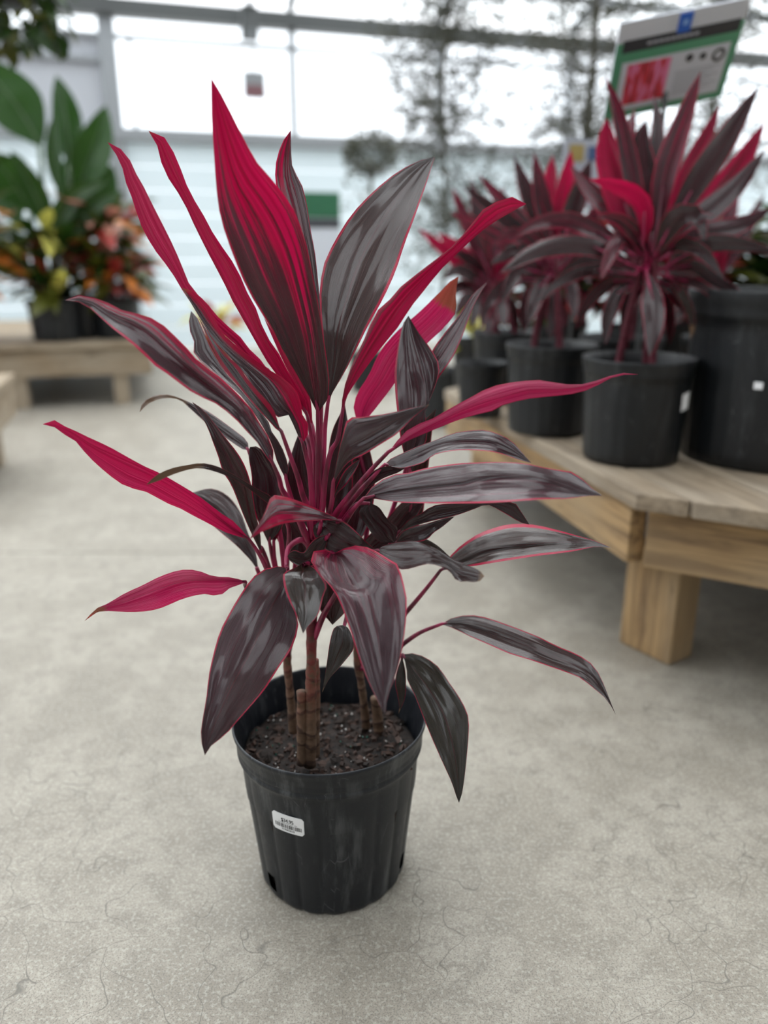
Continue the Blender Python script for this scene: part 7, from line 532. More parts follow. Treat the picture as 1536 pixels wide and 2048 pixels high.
('P2',[[-3.8,-1.3,419.3,-4.9,0,421.4,-6.1,0.8,423.6],[15.3,0.7,420.8,11.1,5.6,428.9,6.5,8.5,437],[33.5,2.9,423.4,26.7,11.1,437.2,19,16,451],[48,6.5,425.4,43,16.7,444.2,37.1,22.7,463.1],[57.8,12,426,61.2,22.2,446.4,63.6,28.3,466.8],[68,18.2,423.6,79,27.8,440.5,89.1,33.5,457.4],[82.5,25,417.5,95.1,33.3,430.3,106.9,38.3,443.2],[99.7,32.4,409.4,110.1,38.9,418.7,119.9,42.7,428.1],[118.9,40.6,401.2,125.1,44.4,406.8,130.9,46.7,412.5],[140.7,50,395.4,140.7,50,395.4,140.7,50,395.4]],[0.08,0.2,0,0.06,0.2,0],[])]
P3_AXIS=[0.4,2.62,0.44]
P3=[
('P3',[[-47.8,-0.9,386.2,-50.6,0,384.9,-53.6,-0.9,383.7],[-55.8,-3.7,421.4,-66.7,0,416.3,-78.6,-3.7,411.3],[-64.6,-6.2,455.7,-82.8,0,447.4,-102.6,-6.2,439],[-76.5,-7.6,488.3,-98.8,0,478.3,-122.8,-7.6,468.1],[-92,-7.6,518.7,-114.5,0,509,-138.6,-7.6,498.9],[-108.7,-7.1,548.3,-129.7,0,539.6,-152.3,-7.1,530.4],[-126.3,-6.1,577.3,-144.5,0,570.2,-163.9,-6.1,562.4],[-144.9,-4.6,605.8,-158.8,0,600.6,-173.6,-4.6,594.8],[-164.6,-2.7,633.9,-172.8,0,630.9,-181.6,-2.7,627.4],[-186.8,0,660.9,-186.8,0,660.9,-186.8,0,660.9]],[0.32,0.25,0,0.07,0.1,0],[]),
('P3',[[-47.7,-1.6,385.6,-50.6,0,384.9,-53.5,0.9,384.2],[-48.9,-0.4,422.4,-59.7,5.6,419.7,-70.9,9.1,417.1],[-50.7,1.1,458.7,-68.9,11.1,454.4,-87.8,17.1,450],[-55.1,4.1,494,-78,16.7,488.9,-101.7,24.2,483.6],[-63,9.2,528.2,-86.8,22.2,523.3,-111.5,30.1,518.2],[-72.7,15.5,561.8,-95.3,27.8,557.6,-118.6,35.2,553.2],[-83.5,22.7,595.2,-103.2,33.3,591.9,-123.5,39.7,588.5],[-95.5,30.7,628.4,-110.6,38.9,626.2,-126.2,43.8,623.7],[-108.8,39.6,661.5,-117.8,44.4,660.3,-127.1,47.4,658.9],[-125.1,50,694.2,-125.1,50,694.2,-125.1,50,694.2]],[0.08,0.2,0,0.06,0.2,0],[]),
('P3',[[-55.6,1.2,371.3,-58,0,369.4,-60.3,-0.6,367.6],[-68.4,-1.4,396,-76.9,-5.6,389.5,-85.2,-7.6,383],[-81.1,-4.1,420.6,-95.5,-11.1,409.6,-109.5,-14.6,398.7],[-95.7,-7.7,443.6,-114,-16.7,429.5,-131.7,-21.1,415.4],[-113.4,-12.7,464.5,-132.5,-22.2,449,-151.1,-27,433.5],[-134.2,-18.7,483.4,-151.5,-27.8,467.7,-168.5,-32.3,452.1],[-157.9,-25.5,500,-171.7,-33.3,485.1,-185.1,-37.3,470.3],[-184,-32.8,512.7,-193.4,-38.9,500.3,-202.6,-41.9,488],[-210.9,-40.8,521.4,-216.2,-44.4,513.8,-221.4,-46.2,506.3],[-238.6,-50,527.4,-238.6,-50,527.4,-238.6,-50,527.4]],[0.6,0.15,0,0.05,0,0],[]),
('P3',[[-55.7,0.5,356.1,-57.3,0,353.9,-59.1,-1.6,351.7],[-69.9,-7,373.1,-75.6,-8.9,365.7,-81.8,-14.4,358.4],[-83.5,-14.7,390.2,-93.3,-17.8,377.9,-103.9,-27.2,365.8],[-98.3,-22.6,406.1,-110.8,-26.7,390,-124.2,-38.8,374.1],[-115.9,-31.1,420,-128.6,-35.6,401.5,-142.1,-48.9,383.2],[-138.2,-40.1,431.3,-147,-44.4,411.5,-156.7,-57.4,391.9],[-167.8,-49.5,436,-167.1,-53.3,416.9,-167.2,-64.8,398],[-194.2,-59.2,423.8,-186.3,-62.2,411,-178.9,-71.4,398.3],[-207.7,-69.3,405.4,-201.6,-71.1,398.6,-195.9,-76.6,391.9],[-217.4,-80,386.8,-217.4,-80,386.8,-217.4,-80,386.8]],[-0.12,0.05,0,0.05,0.3,0],[]),
('P3',[[-39.2,-0.3,384.6,-42.5,0,384.9,-46.1,-1.7,385.3],[-26.8,2,415.6,-40,3.3,416.9,-54.4,-3.4,418.3],[-15.3,4.4,446.6,-37.4,6.7,448.8,-61.4,-4.6,451],[-7.9,7.2,477.8,-34.9,10,480.5,-64.1,-3.8,482.9],[-5.5,10.6,509.6,-32.6,13.3,512,-62,-0.5,514],[-5.6,14.1,541.5,-30.8,16.7,543.4,-58.1,3.8,544.8],[-7.9,17.8,573.4,-29.5,20,574.7,-52.9,9,575.4],[-12.2,21.7,605,-28.7,23.3,605.9,-46.5,15,606.2],[-18.3,25.7,636.3,-28,26.7,636.9,-38.6,21.7,637],[-27.2,30,667.7,-27.2,30,667.7,-27.2,30,667.7]],[0.32,0.25,0,0.07,0.1,0],[]),
('P3',[[-31.6,-1,383.7,-34.5,0,384.9,-37.6,-1,386.2],[-11.7,1.9,406.5,-22.3,5.6,411.3,-34,1.9,416.1],[8,5,429.4,-9.9,11.1,437.5,-29.6,5,445.6],[24.8,8.9,454,2.2,16.7,463.7,-22.7,9,473.3],[37.2,14.2,481.1,13.4,22.2,490.2,-12.9,14.2,499.1],[45.9,20.2,510,23,27.8,517.3,-2.3,20.2,524.2],[50.7,26.8,539.5,30.6,33.3,544.8,8.4,26.8,549.7],[52.5,33.9,568.9,37,38.9,572.6,19.9,33.9,575.8],[52.1,41.5,598.2,42.9,44.4,600.4,32.7,41.5,602.3],[49.2,50,628.1,49.2,50,628.1,49.2,50,628.1]],[0.08,0.2,0,0.06,0.2,0],[]),
('P3',[[-49.2,-1.2,340.8,-48.6,0,338.3,-48,0.7,335.9],[-68.9,-15.5,344.9,-66.1,-11.1,336.3,-63.5,-8.5,327.8],[-92.4,-29.7,344.9,-82.9,-22.2,332.5,-73.6,-17.7,320.1],[-111.9,-43,331.4,-94.2,-33.3,321.1,-76.8,-27.5,310.9],[-122.1,-54.8,315,-101.6,-44.4,307.3,-81.3,-38.2,299.7],[-127.5,-65.5,299.3,-107.5,-55.6,293,-87.8,-49.6,286.9],[-130.4,-75.3,283.8,-112.8,-66.7,278.6,-95.5,-61.5,273.6],[-131.5,-84.5,268.3,-117.9,-77.8,264.3,-104.5,-73.8,260.4],[-131.1,-92.9,252.5,-123,-88.9,250,-115.1,-86.5,247.6],[-128.5,-100,235.9,-128.5,-100,235.9,-128.5,-100,235.9]],[-0.12,0.05,0,0.05,0.3,0],[]),
('P3',[[-50.1,1,343.9,-48.9,0,346.1,-47.7,-0.5,348.4],[-42.6,-7.6,332.4,-37.4,-11.1,339.2,-32.1,-12.9,346],[-41.5,-16.2,321.5,-29.1,-22.2,328.9,-16.5,-25.2,336.2],[-43.6,-25.5,310.6,-25.6,-33.3,315.9,-7.1,-37.3,320.9],[-43.9,-35.7,298.2,-23.7,-44.4,302.5,-2.9,-48.8,306.5],[-42.2,-47,285.4,-22.3,-55.6,289,-1.9,-59.8,292.4],[-38.8,-59.1,272.6,-21.2,-66.7,275.6,-3.1,-70.4,278.4],[-33.9,-71.9,259.9,-20.2,-77.8,262.3,-6.1,-80.7,264.5],[-27.4,-85.4,247.5,-19.2,-88.9,249,-10.8,-90.6,250.4],[-18,-100,235.9,-18,-100,235.9,-18,-100,235.9]],[-0.12,0.05,0,0.05,0.3,0],[]),
('P3',[[-56,0.5,363.7,-57.7,0,361.7,-59.5,-1.5,359.7],[-78.7,-3.5,390.1,-85.4,-5.6,382.2,-92.5,-11.7,374.4],[-101.8,-7.7,415.7,-112.8,-11.1,402.5,-124.6,-21.3,389.5],[-126.5,-12.5,438.6,-140,-16.7,422.7,-154.3,-29.1,406.8],[-153.3,-18.1,458.6,-167,-22.2,442.7,-181.3,-34.7,426.8],[-180.8,-23.9,477.3,-193.5,-27.8,462.6,-206.8,-39.3,447.9],[-208.7,-30,495.1,-219.7,-33.3,482.6,-231.1,-43.2,470.1],[-237,-36.4,512,-245.5,-38.9,502.6,-254.2,-46.4,493],[-266,-43,528,-271,-44.4,522.4,-276.1,-48.9,516.7],[-296.2,-50,542,-296.2,-50,542,-296.2,-50,542]],[0.6,0.15,0,0.05,0,0],[]),
('P3',[[-38.9,-0.3,368.4,-41.9,0,369.4,-45.1,-1.6,370.6],[-25,-6.8,383.6,-36.3,-5.6,387.6,-48.5,-11.6,391.8],[-12,-13.2,398.8,-30.9,-11.1,405.6,-51.5,-21.3,412.6],[-1.9,-19.2,414.3,-25.4,-16.7,423.4,-50.8,-29.4,432.7],[4.7,-24.9,430.1,-19,-22.2,440.8,-45,-35.4,451.4],[10.1,-30.3,446.2,-11.6,-27.8,457.4,-35.5,-40.2,468.5],[15,-35.5,463.1,-3.4,-33.3,473.5,-23.7,-44,483.7],[19.2,-40.5,481,5.3,-38.9,489.2,-10.2,-47.1,497.2],[22.3,-45.4,499.8,14,-44.4,504.7,4.8,-49.3,509.4],[22.4,-50,520.1,22.4,-50,520.1,22.4,-50,520.1]],[0.6,0.15,0,0.05,0,0],[]),
('P3',[[-47.4,-0.9,363.5,-49.6,0,361.7,-52,-0.9,359.9],[-56,-8.7,383.9,-63.8,-5.6,377.5,-72.5,-8.7,371.3],[-64.3,-16.4,404.1,-77.7,-11.1,393.5,-92.4,-16.4,383.1],[-74.5,-23.4,423,-91.5,-16.7,409.3,-110.1,-23.4,395.8],[-88,-29.4,440,-105.5,-22.2,424.7,-124.7,-29.4,409.5],[-104.9,-34.6,455.3,-120.3,-27.8,439.3,-137.1,-34.6,423.3],[-125.7,-39.2,468,-136.6,-33.3,452.1,-148.7,-39.3,436],[-148.9,-43.4,475.3,-155,-38.9,461.7,-161.9,-43.4,448],[-171.5,-47.1,477,-174.5,-44.4,468.7,-178.1,-47.2,460.3],[-193.8,-50,475.9,-193.8,-50,475.9,-193.8,-50,475.9]],[0.08,0.2,0,0.06,0.2,0],[]),
('P3',[[-47.6,-1.6,385.3,-50.6,0,384.9,-53.6,1,384.6],[-43.4,5.7,413.4,-53.4,11.1,412.2,-63.8,14.4,411],[-39.2,13,441.4,-56.2,22.2,439.5,-73.8,27.7,437.6],[-36.8,21.3,469.2,-59,33.3,466.9,-82,40.5,464.4],[-37.4,31.2,496.9,-61.9,44.4,494.3,-87.4,52.4,491.5],[-41,42.6,524.3,-65.1,55.6,521.7,-89.9,63.3,518.8],[-47.2,55.1,551.6,-68.5,66.7,549.1,-90.6,73.6,546.4],[-55.7,68.8,578.5,-72.4,77.8,576.5,-89.6,83.2,574.3],[-66.3,83.5,605.2,-76.4,88.9,604,-86.7,92.1,602.7],[-80.3,100,631.5,-80.3,100,631.5,-80.3,100,631.5]],[0.32,0.25,0,0.07,0.1,0],[]),
('P3',[[-48.3,1,340.9,-48.6,0,338.3,-48.8,-0.5,335.8],[-66.3,4.1,350.3,-67.9,0,340.3,-69.1,-2.1,330.1],[-85.3,6.9,360.3,-87,0,343.3,-88.4,-3.5,326.2],[-110.1,8.5,364,-106.3,0,343.5,-102,-4.3,322.9],[-135.7,8.7,354.1,-123.7,0,336.7,-111.4,-4.4,319.1],[-152.4,8.3,335.8,-136.9,0,323.5,-121,-4.1,311],[-162,7.1,316.9,-147.3,0,308,-132.4,-3.6,299],[-168.2,5.5,298.2,-156.7,0,291.8,-145.1,-2.7,285.3],[-172.7,3.2,279.4,-166,0,275.5,-159.1,-1.6,271.5],[-176,0,259.5,-176,0,259.5,-176,0,259.5]],[0.08,0.2,0,0.06,0.2,0],[]),
('P3',[[-50.9,0.5,330.9,-48.3,0,330.5,-45.8,-1.6,330.2],[-60.5,-3.5,317.4,-50.6,-5.6,316.1,-41.4,-11.7,314.9],[-69.6,-7.7,303.8,-53.1,-11.1,301.6,-37.5,-21.4,299.8],[-76.2,-12.4,289.6,-55.3,-16.7,287.1,-35.8,-29.6,285.2],[-79,-17.8,274.8,-57.3,-22.2,272.6,-37,-35.6,271.1],[-79.5,-23.6,259.9,-59.1,-27.8,258.1,-39.9,-40.4,257],[-78.4,-29.7,245.1,-60.7,-33.3,243.6,-44,-44.3,242.8],[-75.9,-36.1,230.2,-62.3,-38.9,229.1,-49.4,-47.3,228.5],[-72,-42.8,215.3,-63.9,-44.4,214.6,-56.2,-49.5,214.3],[-65.5,-50,200.1,-65.5,-50,200.1,-65.5,-50,200.1]],[0.08,0.2,0,0.06,0.2,0],[]),
('P3',[[-41.6,-0.3,336,-40.5,0,338.3,-39.6,-1.3,340.7],[-28.2,-0.9,322.4,-24.2,0,330.7,-21.1,-4.6,339.2],[-16.4,-1.6,310.3,-7.8,0,323.4,-0.7,-7.8,336.8],[-10.2,-2,299.8,6,0,312.1,20.2,-10.1,324.9],[-5.9,-2.2,288.7,14.9,0,296.7,33.4,-11,305.5],[0,-2.1,275,20.9,0,280.1,39.7,-10.6,286.1],[7,-1.9,259.5,25.7,0,263.1,42.5,-9.4,267.5],[15.4,-1.5,243.4,30,0,246,43,-7.3,249.2],[25.6,-0.9,227,34.2,0,228.7,42,-4.3,230.8],[39.1,0,211.5,39.1,0,211.5,39.1,0,211.5]],[-0.12,0.05,0,0.05,0.3,0],[]),
('P3',[[-56.3,-0.8,348.6,-57,0,346.1,-58,-0.8,343.8],[-73.9,-8.2,361.4,-76.7,-5.6,353.2,-80.2,-8.2,345.2],[-91.2,-15.5,375,-95.9,-11.1,361.2,-101.7,-15.5,347.6],[-112,-22.4,386.6,-115.5,-16.7,367.9,-120.2,-22.4,349.4],[-138.2,-28.6,391.7,-135.7,-22.2,370.5,-134.6,-28.6,349.6],[-164.2,-34.1,385.6,-155.3,-27.8,366.3,-147.6,-34.1,347.2],[-183.8,-39,373,-172.9,-33.3,357.3,-162.9,-39,342],[-198.6,-43.3,358.3,-189.2,-38.9,346.6,-180.6,-43.3,335.2],[-210.7,-47.1,342.6,-205.2,-44.4,335.5,-200.1,-47.1,328.6],[-221.7,-50,325,-221.7,-50,325,-221.7,-50,325]],[0.08,0.2,0,0.06,0.2,0],[])]
BIRD_AXIS=[-1.9934,5.3,0.4]
BIRD=[
('S',[[-78.1,-105.9,1158.8,-98.7,-100,1151.9,-114.5,-105.9,1143.5],[-51.5,-123.4,1222.6,-116.4,-104.5,1200,-166.3,-123.5,1172.1],[-28.3,-140.8,1287.6,-136.1,-109.1,1246.8,-218.4,-141,1196.4],[-17.9,-155.4,1348.8,-158.1,-113.6,1292.1,-264.5,-155.8,1221.8],[-24.1,-165.6,1403.8,-181.3,-118.2,1336.3,-299.8,-166.1,1252.3],[-50.1,-170.7,1452.1,-206.4,-122.7,1378.9,-323.2,-171.3,1288.1],[-87.6,-173,1493.3,-234.1,-127.3,1419.6,-342.4,-173.5,1328.4],[-131.9,-173,1527.1,-263.1,-131.8,1459,-359.3,-173.5,1374.6],[-182,-171,1555,-292.5,-136.4,1497.7,-373.1,-171.3,1426.2],[-238.3,-167,1579.3,-321.6,-140.9,1536.2,-382,-167.1,1482.2],[-302,-160.8,1599.5,-351,-145.5,1574.1,-386.2,-160.8,1542.2],[-380.3,-150,1611.6,-380.3,-150,1611.6,-380.3,-150,1611.6]],[-0.5,0,0,0,3,0],[]),
('S',[[45.9,-3.5,1050.8,33,0,1050.8,22.6,-3.5,1050.1],[76.5,-6.6,1099,35.4,4.5,1098.8,2.4,-6.6,1096.1],[106.4,-9.8,1148.2,36.8,9.1,1146.6,-18.8,-9.8,1140.4],[128.4,-11.3,1197.3,36.6,13.6,1194.1,-36.8,-11.4,1184.3],[140.5,-10.3,1245.5,36.2,18.2,1241.4,-47.4,-10.3,1229.2],[141,-6.2,1294.1,34.9,22.7,1288.4,-50,-6.3,1274],[133.6,-0.5,1343.1,32.3,27.3,1335.1,-48.7,-0.5,1318.1],[118.8,6.7,1391.8,27.4,31.8,1381.2,-45.6,6.6,1362.2],[96.5,15.1,1438,19.8,36.4,1426.7,-41.3,15.1,1407.9],[68.2,24.9,1481,10.6,40.9,1471.6,-35.3,24.9,1456.4],[34.7,36.1,1521.7,0.8,45.5,1516.3,-26.2,36.1,1507.2],[-8.5,50,1560.9,-8.5,50,1560.9,-8.5,50,1560.9]],[-0.5,0,0,0,3,0],[]),
('S',[[102,-54.4,869.2,86.4,-50,873.1,74,-54.4,876.5],[157.3,-68.4,907.8,107.7,-54.5,920.5,68.2,-68.4,930.9],[212,-82.4,945.1,129,-59.1,967.5,62.7,-82.4,985.5],[259.4,-94.3,982.2,151,-63.6,1013.8,64.6,-94.2,1039.2],[296.2,-103,1021.4,174.1,-68.2,1059.5,76.7,-102.8,1089.9],[321.1,-108,1065,197.7,-72.7,1104.6,99,-107.8,1135.7],[338.9,-110.9,1111.8,221.1,-77.3,1149.4,126.5,-110.8,1178.3],[350.8,-112.2,1161.1,244,-81.8,1193.9,157.8,-112.1,1218.4],[356.1,-112,1212.1,265.7,-86.4,1238.4,192.5,-111.9,1257.2],[354.7,-110.2,1263.6,286.4,-90.9,1282.8,230.9,-110.1,1295.9],[346.6,-106.8,1315.7,306.6,-95.5,1326.9,273.9,-106.7,1334.4],[326.7,-100,1370.7,326.7,-100,1370.7,326.7,-100,1370.7]],[-0.5,0,0,0,3,0],[]),
('S',[[1.7,-121.9,868.9,-5.4,-120,868,-11,-121.9,866.8],[14.8,-127.9,914.1,-7.6,-121.8,911.2,-25.4,-127.9,907.3],[27.6,-134,958.8,-10.2,-123.6,954.1,-40.1,-134,947.4],[37.5,-139.1,1002.3,-12.5,-125.5,996.7,-51.9,-139.1,988.5],[43.2,-142.7,1043.9,-13.6,-127.3,1039.3,-58.5,-142.7,1031.3],[44.9,-144.7,1084.4,-12.7,-129.1,1081.8,-58.3,-144.7,1075.7],[45.1,-145.7,1124.8,-9.8,-130.9,1124.3,-53.3,-145.7,1120.1],[44.3,-146.1,1165.5,-5.2,-132.7,1166.5,-44.4,-146.1,1164.1],[42.4,-145.7,1206.2,1,-134.5,1208.6,-31.7,-145.7,1207.9],[40.2,-144.7,1246.4,9.5,-136.4,1250.3,-14.7,-144.7,1251.7],[40.6,-143,1287.9,23,-138.2,1291.2,9,-143,1293.1],[37.9,-140,1331.7,37.9,-140,1331.7,37.9,-140,1331.7]],[-0.5,0,0,0,3,0],[]),
('S',[[-237.3,-4.8,795.3,-253.4,0,788.4,-265.5,-4.8,780.9],[-214.7,-24.2,843,-266,-9.1,821.3,-304.4,-24.2,797.6],[-191.9,-43.6,890.4,-278.2,-18.2,854.1,-342.9,-43.8,814],[-177.4,-60.8,935.1,-290.5,-27.3,886.5,-375.2,-61,832.4],[-176.2,-74.5,975.4,-303.5,-36.4,918.2,-398.3,-74.8,854.2],[-189.5,-84.1,1009,-317.6,-45.5,949.1,-412.4,-84.4,881.9],[-210.9,-91.4,1038.4,-332,-54.5,979.4,-421.2,-91.7,913],[-240.5,-96.9,1065.6,-347.5,-63.6,1008.8,-425.4,-97.1,944.8],[-280.2,-100.5,1090.4,-365.2,-72.7,1036.4,-425.7,-100.7,976.2],[-330.3,-102.4,1107.1,-387.4,-81.8,1060.2,-425.9,-102.6,1008.4],[-383.7,-102.9,1108.2,-414.4,-90.9,1078.6,-434.2,-102.9,1046.2],[-441.9,-100,1096.2,-441.9,-100,1096.2,-441.9,-100,1096.2]],[-0.5,0,0,0,3,0],[]),
('S',[[124.9,-103.2,631,114.2,-100,635.9,105.8,-103.2,640.6],[175,-119.3,656.1,141.2,-109.1,671.8,114.6,-119.3,686.8],[225.1,-135.4,680.7,168.1,-118.2,707.3,123.4,-135.3,732.4],[270.1,-150,707.9,194.8,-127.3,742.6,135.6,-149.9,774.9],[307.2,-162.2,739.5,220.9,-136.4,777.7,152.7,-162.1,812.9],[334.9,-171.8,776.5,246,-145.5,813,175.3,-171.6,846],[356.1,-179.8,816.8,269.6,-154.5,848.6,200.3,-179.7,876.7],[370.8,-186.5,858.7,291.3,-163.6,884.5,227.1,-186.4,906.7],[379.1,-192,901.4,311.2,-172.7,920.7,256.1,-192,936.7],[381.1,-196.4,944.2,329.4,-181.8,957,287.2,-196.3,967.1],[376.4,-199.5,986.4,345.9,-190.9,993.4,320.9,-199.5,998.7],[362.3,-200,1029.5,362.3,-200,1029.5,362.3,-200,1029.5]],[-0.5,0,0,0,3,0],[]),
('S',[[-95.2,-102.9,638.5,-105.8,-100,635.9,-113.9,-102.9,633.2],[-78.2,-118.3,691.8,-111.6,-109.1,684,-137.6,-118.3,675.4],[-60.8,-133.8,745.4,-116.9,-118.2,731.8,-160.4,-133.8,716.6],[-51,-147.9,799.1,-124.2,-127.3,778.4,-180.7,-147.9,755.4],[-52.5,-159.8,850.2,-134.6,-136.4,823.6,-197.6,-159.9,793.9],[-64.5,-169.2,896.2,-147.1,-145.5,867.5,-210.1,-169.3,835.2],[-82,-177.2,938.7,-160.4,-154.5,910.6,-220.1,-177.3,878.6],[-103.7,-184.1,978.7,-174.3,-163.6,952.9,-227.8,-184.1,923.3],[-129.4,-189.9,1016.6,-188.5,-172.7,994.6,-233.2,-189.9,969.2],[-159.3,-194.7,1053.2,-203.2,-181.8,1035.7,-236.2,-194.7,1015.4],[-195.3,-198.5,1086.5,-220.5,-190.9,1075,-239.1,-198.5,1061.8],[-241.4,-200,1111.9,-241.4,-200,1111.9,-241.4,-200,1111.9]],[-0.5,0,0,0,3,0],[]),
('S',[[24.6,-202.5,541.7,16,-200,545.4,9.4,-202.5,549],[73.4,-217.1,576.4,46,-209.1,587.7,24.8,-217.1,598.8],[121.1,-231.8,610.7,75,-218.2,630.1,39.3,-231.7,648.6],[163.7,-245.1,643.3,104.8,-227.3,671.5,59.3,-245,698.3],[200.1,-256.4,673.6,137.4,-236.4,711,89.5,-256.3,746.5],[232.5,-265.5,703.9,173.9,-245.5,747.4,129.9,-265.4,788.6],[263.8,-273.5,734.5,213.2,-254.5,780.9,176.3,-273.4,824.9],[294.6,-280.7,763.5,255.7,-263.6,810.6,228.8,-280.6,855.1],[325.4,-287,790.2,301.8,-272.7,834.7,287.8,-286.9,876.9],[362.5,-292.6,813.6,351.5,-281.8,849.5,347.5,-292.6,883.6],[407.3,-297.3,837.4,402.2,-290.9,858.8,401.1,-297.2,879.2],[452.5,-300,868.5,452.5,-300,868.5,452.5,-300,868.5]],[-0.5,0,0,0,3,0],[]),
('S',[[-256.5,-104.2,373.8,-269.3,-100,364.8,-278.4,-104.2,355.9],[-243.4,-131.6,419.6,-284.1,-118.2,391.5,-313.1,-131.6,363.8],[-229.5,-158.9,465.3,-298.1,-136.4,418.5,-347,-159.1,371.9],[-223.4,-184.2,507.9,-312.2,-154.5,444.9,-375,-184.4,381.8],[-231.2,-206.3,545.8,-327.5,-172.7,469.9,-394,-206.6,393.4],[-255.1,-224.7,575.2,-345.2,-190.9,492.1,-405,-225,408],[-287.1,-241,595.2,-365.4,-209.1,511,-414.6,-241.3,425.6],[-323.6,-255.7,606.5,-387.4,-227.3,526.9,-424.9,-256,446.1],[-365,-269,609.5,-411.1,-245.5,539.8,-434.9,-269.2,468.9],[-412.9,-280.8,602.9,-436.6,-263.6,548.1,-443.7,-280.9,492.6],[-456.1,-291.6,579.7,-464.3,-281.8,547.3,-462.9,-291.7,514.6],[-492.1,-300,544.2,-492.1,-300,544.2,-492.1,-300,544.2]],[-0.5,0,0,0,3,0],[]),
('S',[[-2.9,96.4,705.6,-15.9,100,703,-26.2,96.4,700.1],[16.3,93.1,760.9,-25.1,104.5,752.9,-57.9,93.1,743.7],[36.2,89.9,811.6,-34,109.1,802.6,-89.9,89.9,791.3],[57.4,88.6,853.6,-35,113.6,853.3,-108.6,88.6,849.6],[75.6,90.1,894.4,-27.7,118.2,904.1,-110.1,90.1,909.4],[87,94.4,939,-16.6,122.7,954.3,-99.1,94.4,964.6],[94.7,100.3,985.9,-3.2,127.3,1004,-81.2,100.4,1016.9],[99.2,107.6,1033.5,11.9,131.8,1053.1,-57.7,107.7,1067.6],[101.4,116.2,1081.3,29.4,136.4,1101.5,-27.8,116.2,1117.1],[103.3,125.8,1131.2,50.3,140.9,1148.8,8.1,125.8,1162.7],[103.6,136.6,1184.6,72.6,145.5,1195.3,47.9,136.6,1203.7],[94.4,150,1241.9,94.4,150,1241.9,94.4,150,1241.9]],[-0.5,0,0,0,3,0],[]),
('S',[[-106.7,-202.5,484.4,-115.8,-200,486.4,-122.8,-202.5,488.4],[-60.2,-217,537.8,-89,-209.1,544,-111.4,-217,550.1],[-15.1,-231.5,589.7,-63.2,-218.2,601.2,-100.6,-231.5,612.1],[26.5,-244.6,637.1,-34.6,-227.3,657,-81.8,-244.5,675.6],[66.2,-255.8,681.7,0.1,-236.4,709.8,-50.4,-255.7,736.2],[101.8,-264.9,727.3,38.2,-245.5,760.5,-10.1,-264.8,791.5],[135.4,-272.8,769.7,80.5,-254.5,808,39.5,-272.7,843.8],[169.7,-279.9,806.7,129.4,-263.6,849.5,101.3,-279.8,889.7],[210.4,-286.3,838.7,186.3,-272.7,880.5,172,-286.2,919.9],[260.7,-292,868.1,247.5,-281.8,901.5,241.4,-292,933.1],[316.7,-296.9,899,309.5,-290.9,918.7,306.2,-296.9,937.4],[370.7,-300,937.2,370.7,-300,937.2,370.7,-300,937.2]],[-0.5,0,0,0,3,0],[]),
('S',[[-360.6,96.3,707.4,-373.5,100,703,-383.2,96.3,698.3],[-342.5,88.4,746.3,-383.7,100,732.8,-414.7,88.3,718.2],[-323.6,80.4,785.8,-392.9,100,762.8,-445.1,80.3,737.7],[-314,74,827.6,-403.6,100,792.2,-470.3,73.9,753.6],[-321.1,70.4,869.6,-417.8,100,819.7,-488.4,70.2,765.7],[-345.2,70,903.7,-436.7,100,844.1,-501.7,69.8,780.1],[-376.1,71.5,928.1,-458.7,100,866.1,-515.8,71.3,799.6],[-411,74.3,945.2,-482.4,100,886.4,-530.7,74.1,823.2],[-449.9,78.5,957,-507.4,100,905.3,-545.2,78.3,849.9],[-495.8,84,964.6,-533.8,100,922.5,-557,83.9,877.5],[-545.1,90.8,960.3,-564,100,934.1,-574.3,90.7,906.2],[-595.3,100,943.7,-595.3,100,943.7,-595.3,100,943.7]],[-0.5,0,0,0,3,0],[]),
('S',[[179.8,197,769.2,168.9,200,769,160,197,768.4],[205.9,190.5,806.8,171.2,200,806.2,142.8,190.5,804.6],[232.6,184,844.4,174,200,843.4,126.1,184,840.3],[253.4,178.8,883.8,176,200,880.3,112.6,178.7,873.7],[263.9,175.7,925.1,176,200,916.9,103.9,175.7,904.8],[262.2,175.2,965.5,173.1,200,953,100.3,175.2,936.2],[253.2,176.3,1003.2,168.4,200,988.6,99.2,176.2,969.6],[238.9,178.5,1038.2,162.4,200,1023.8,100.1,178.5,1005.1],[220.2,181.9,1071.4,155.9,200,1058.6,103.6,181.9,1042.1],[197.2,186.4,1103.9,149,200,1093.3,109.9,186.4,1079.6],[168.5,192,1134.1,140.3,200,1127.3,117.5,192,1118.5],[131.1,200,1160.9,131.1,200,1160.9,131.1,200,1160.9]],[-0.5,0,0,0,3,0],[])]
BIRD_STEMS=[[[-0.261,-0.05,0.112],[-0.149,-0.08,0.607],[-0.099,-0.1,1.152]],[[-0.183,0,0.109],[-0.054,0,0.609],[0.033,0,1.051]],[[-0.142,-0.02,0.11],[-0.022,-0.04,0.486],[0.086,-0.05,0.873]],[[-0.195,-0.05,0.112],[-0.087,-0.1,0.486],[-0.005,-0.12,0.868]],[[-0.249,0,0.109],[-0.247,0,0.486],[-0.253,0,0.788]],[[-0.13,-0.05,0.112],[0.018,-0.1,0.365],[0.114,-0.1,0.636]],[[-0.183,-0.08,0.114],[-0.125,-0.1,0.365],[-0.106,-0.1,0.636]]]
SIGN=[0.6771,2.0589,1.3272,0.7189,-0.1987,0.1096,0.3021,0.2294]

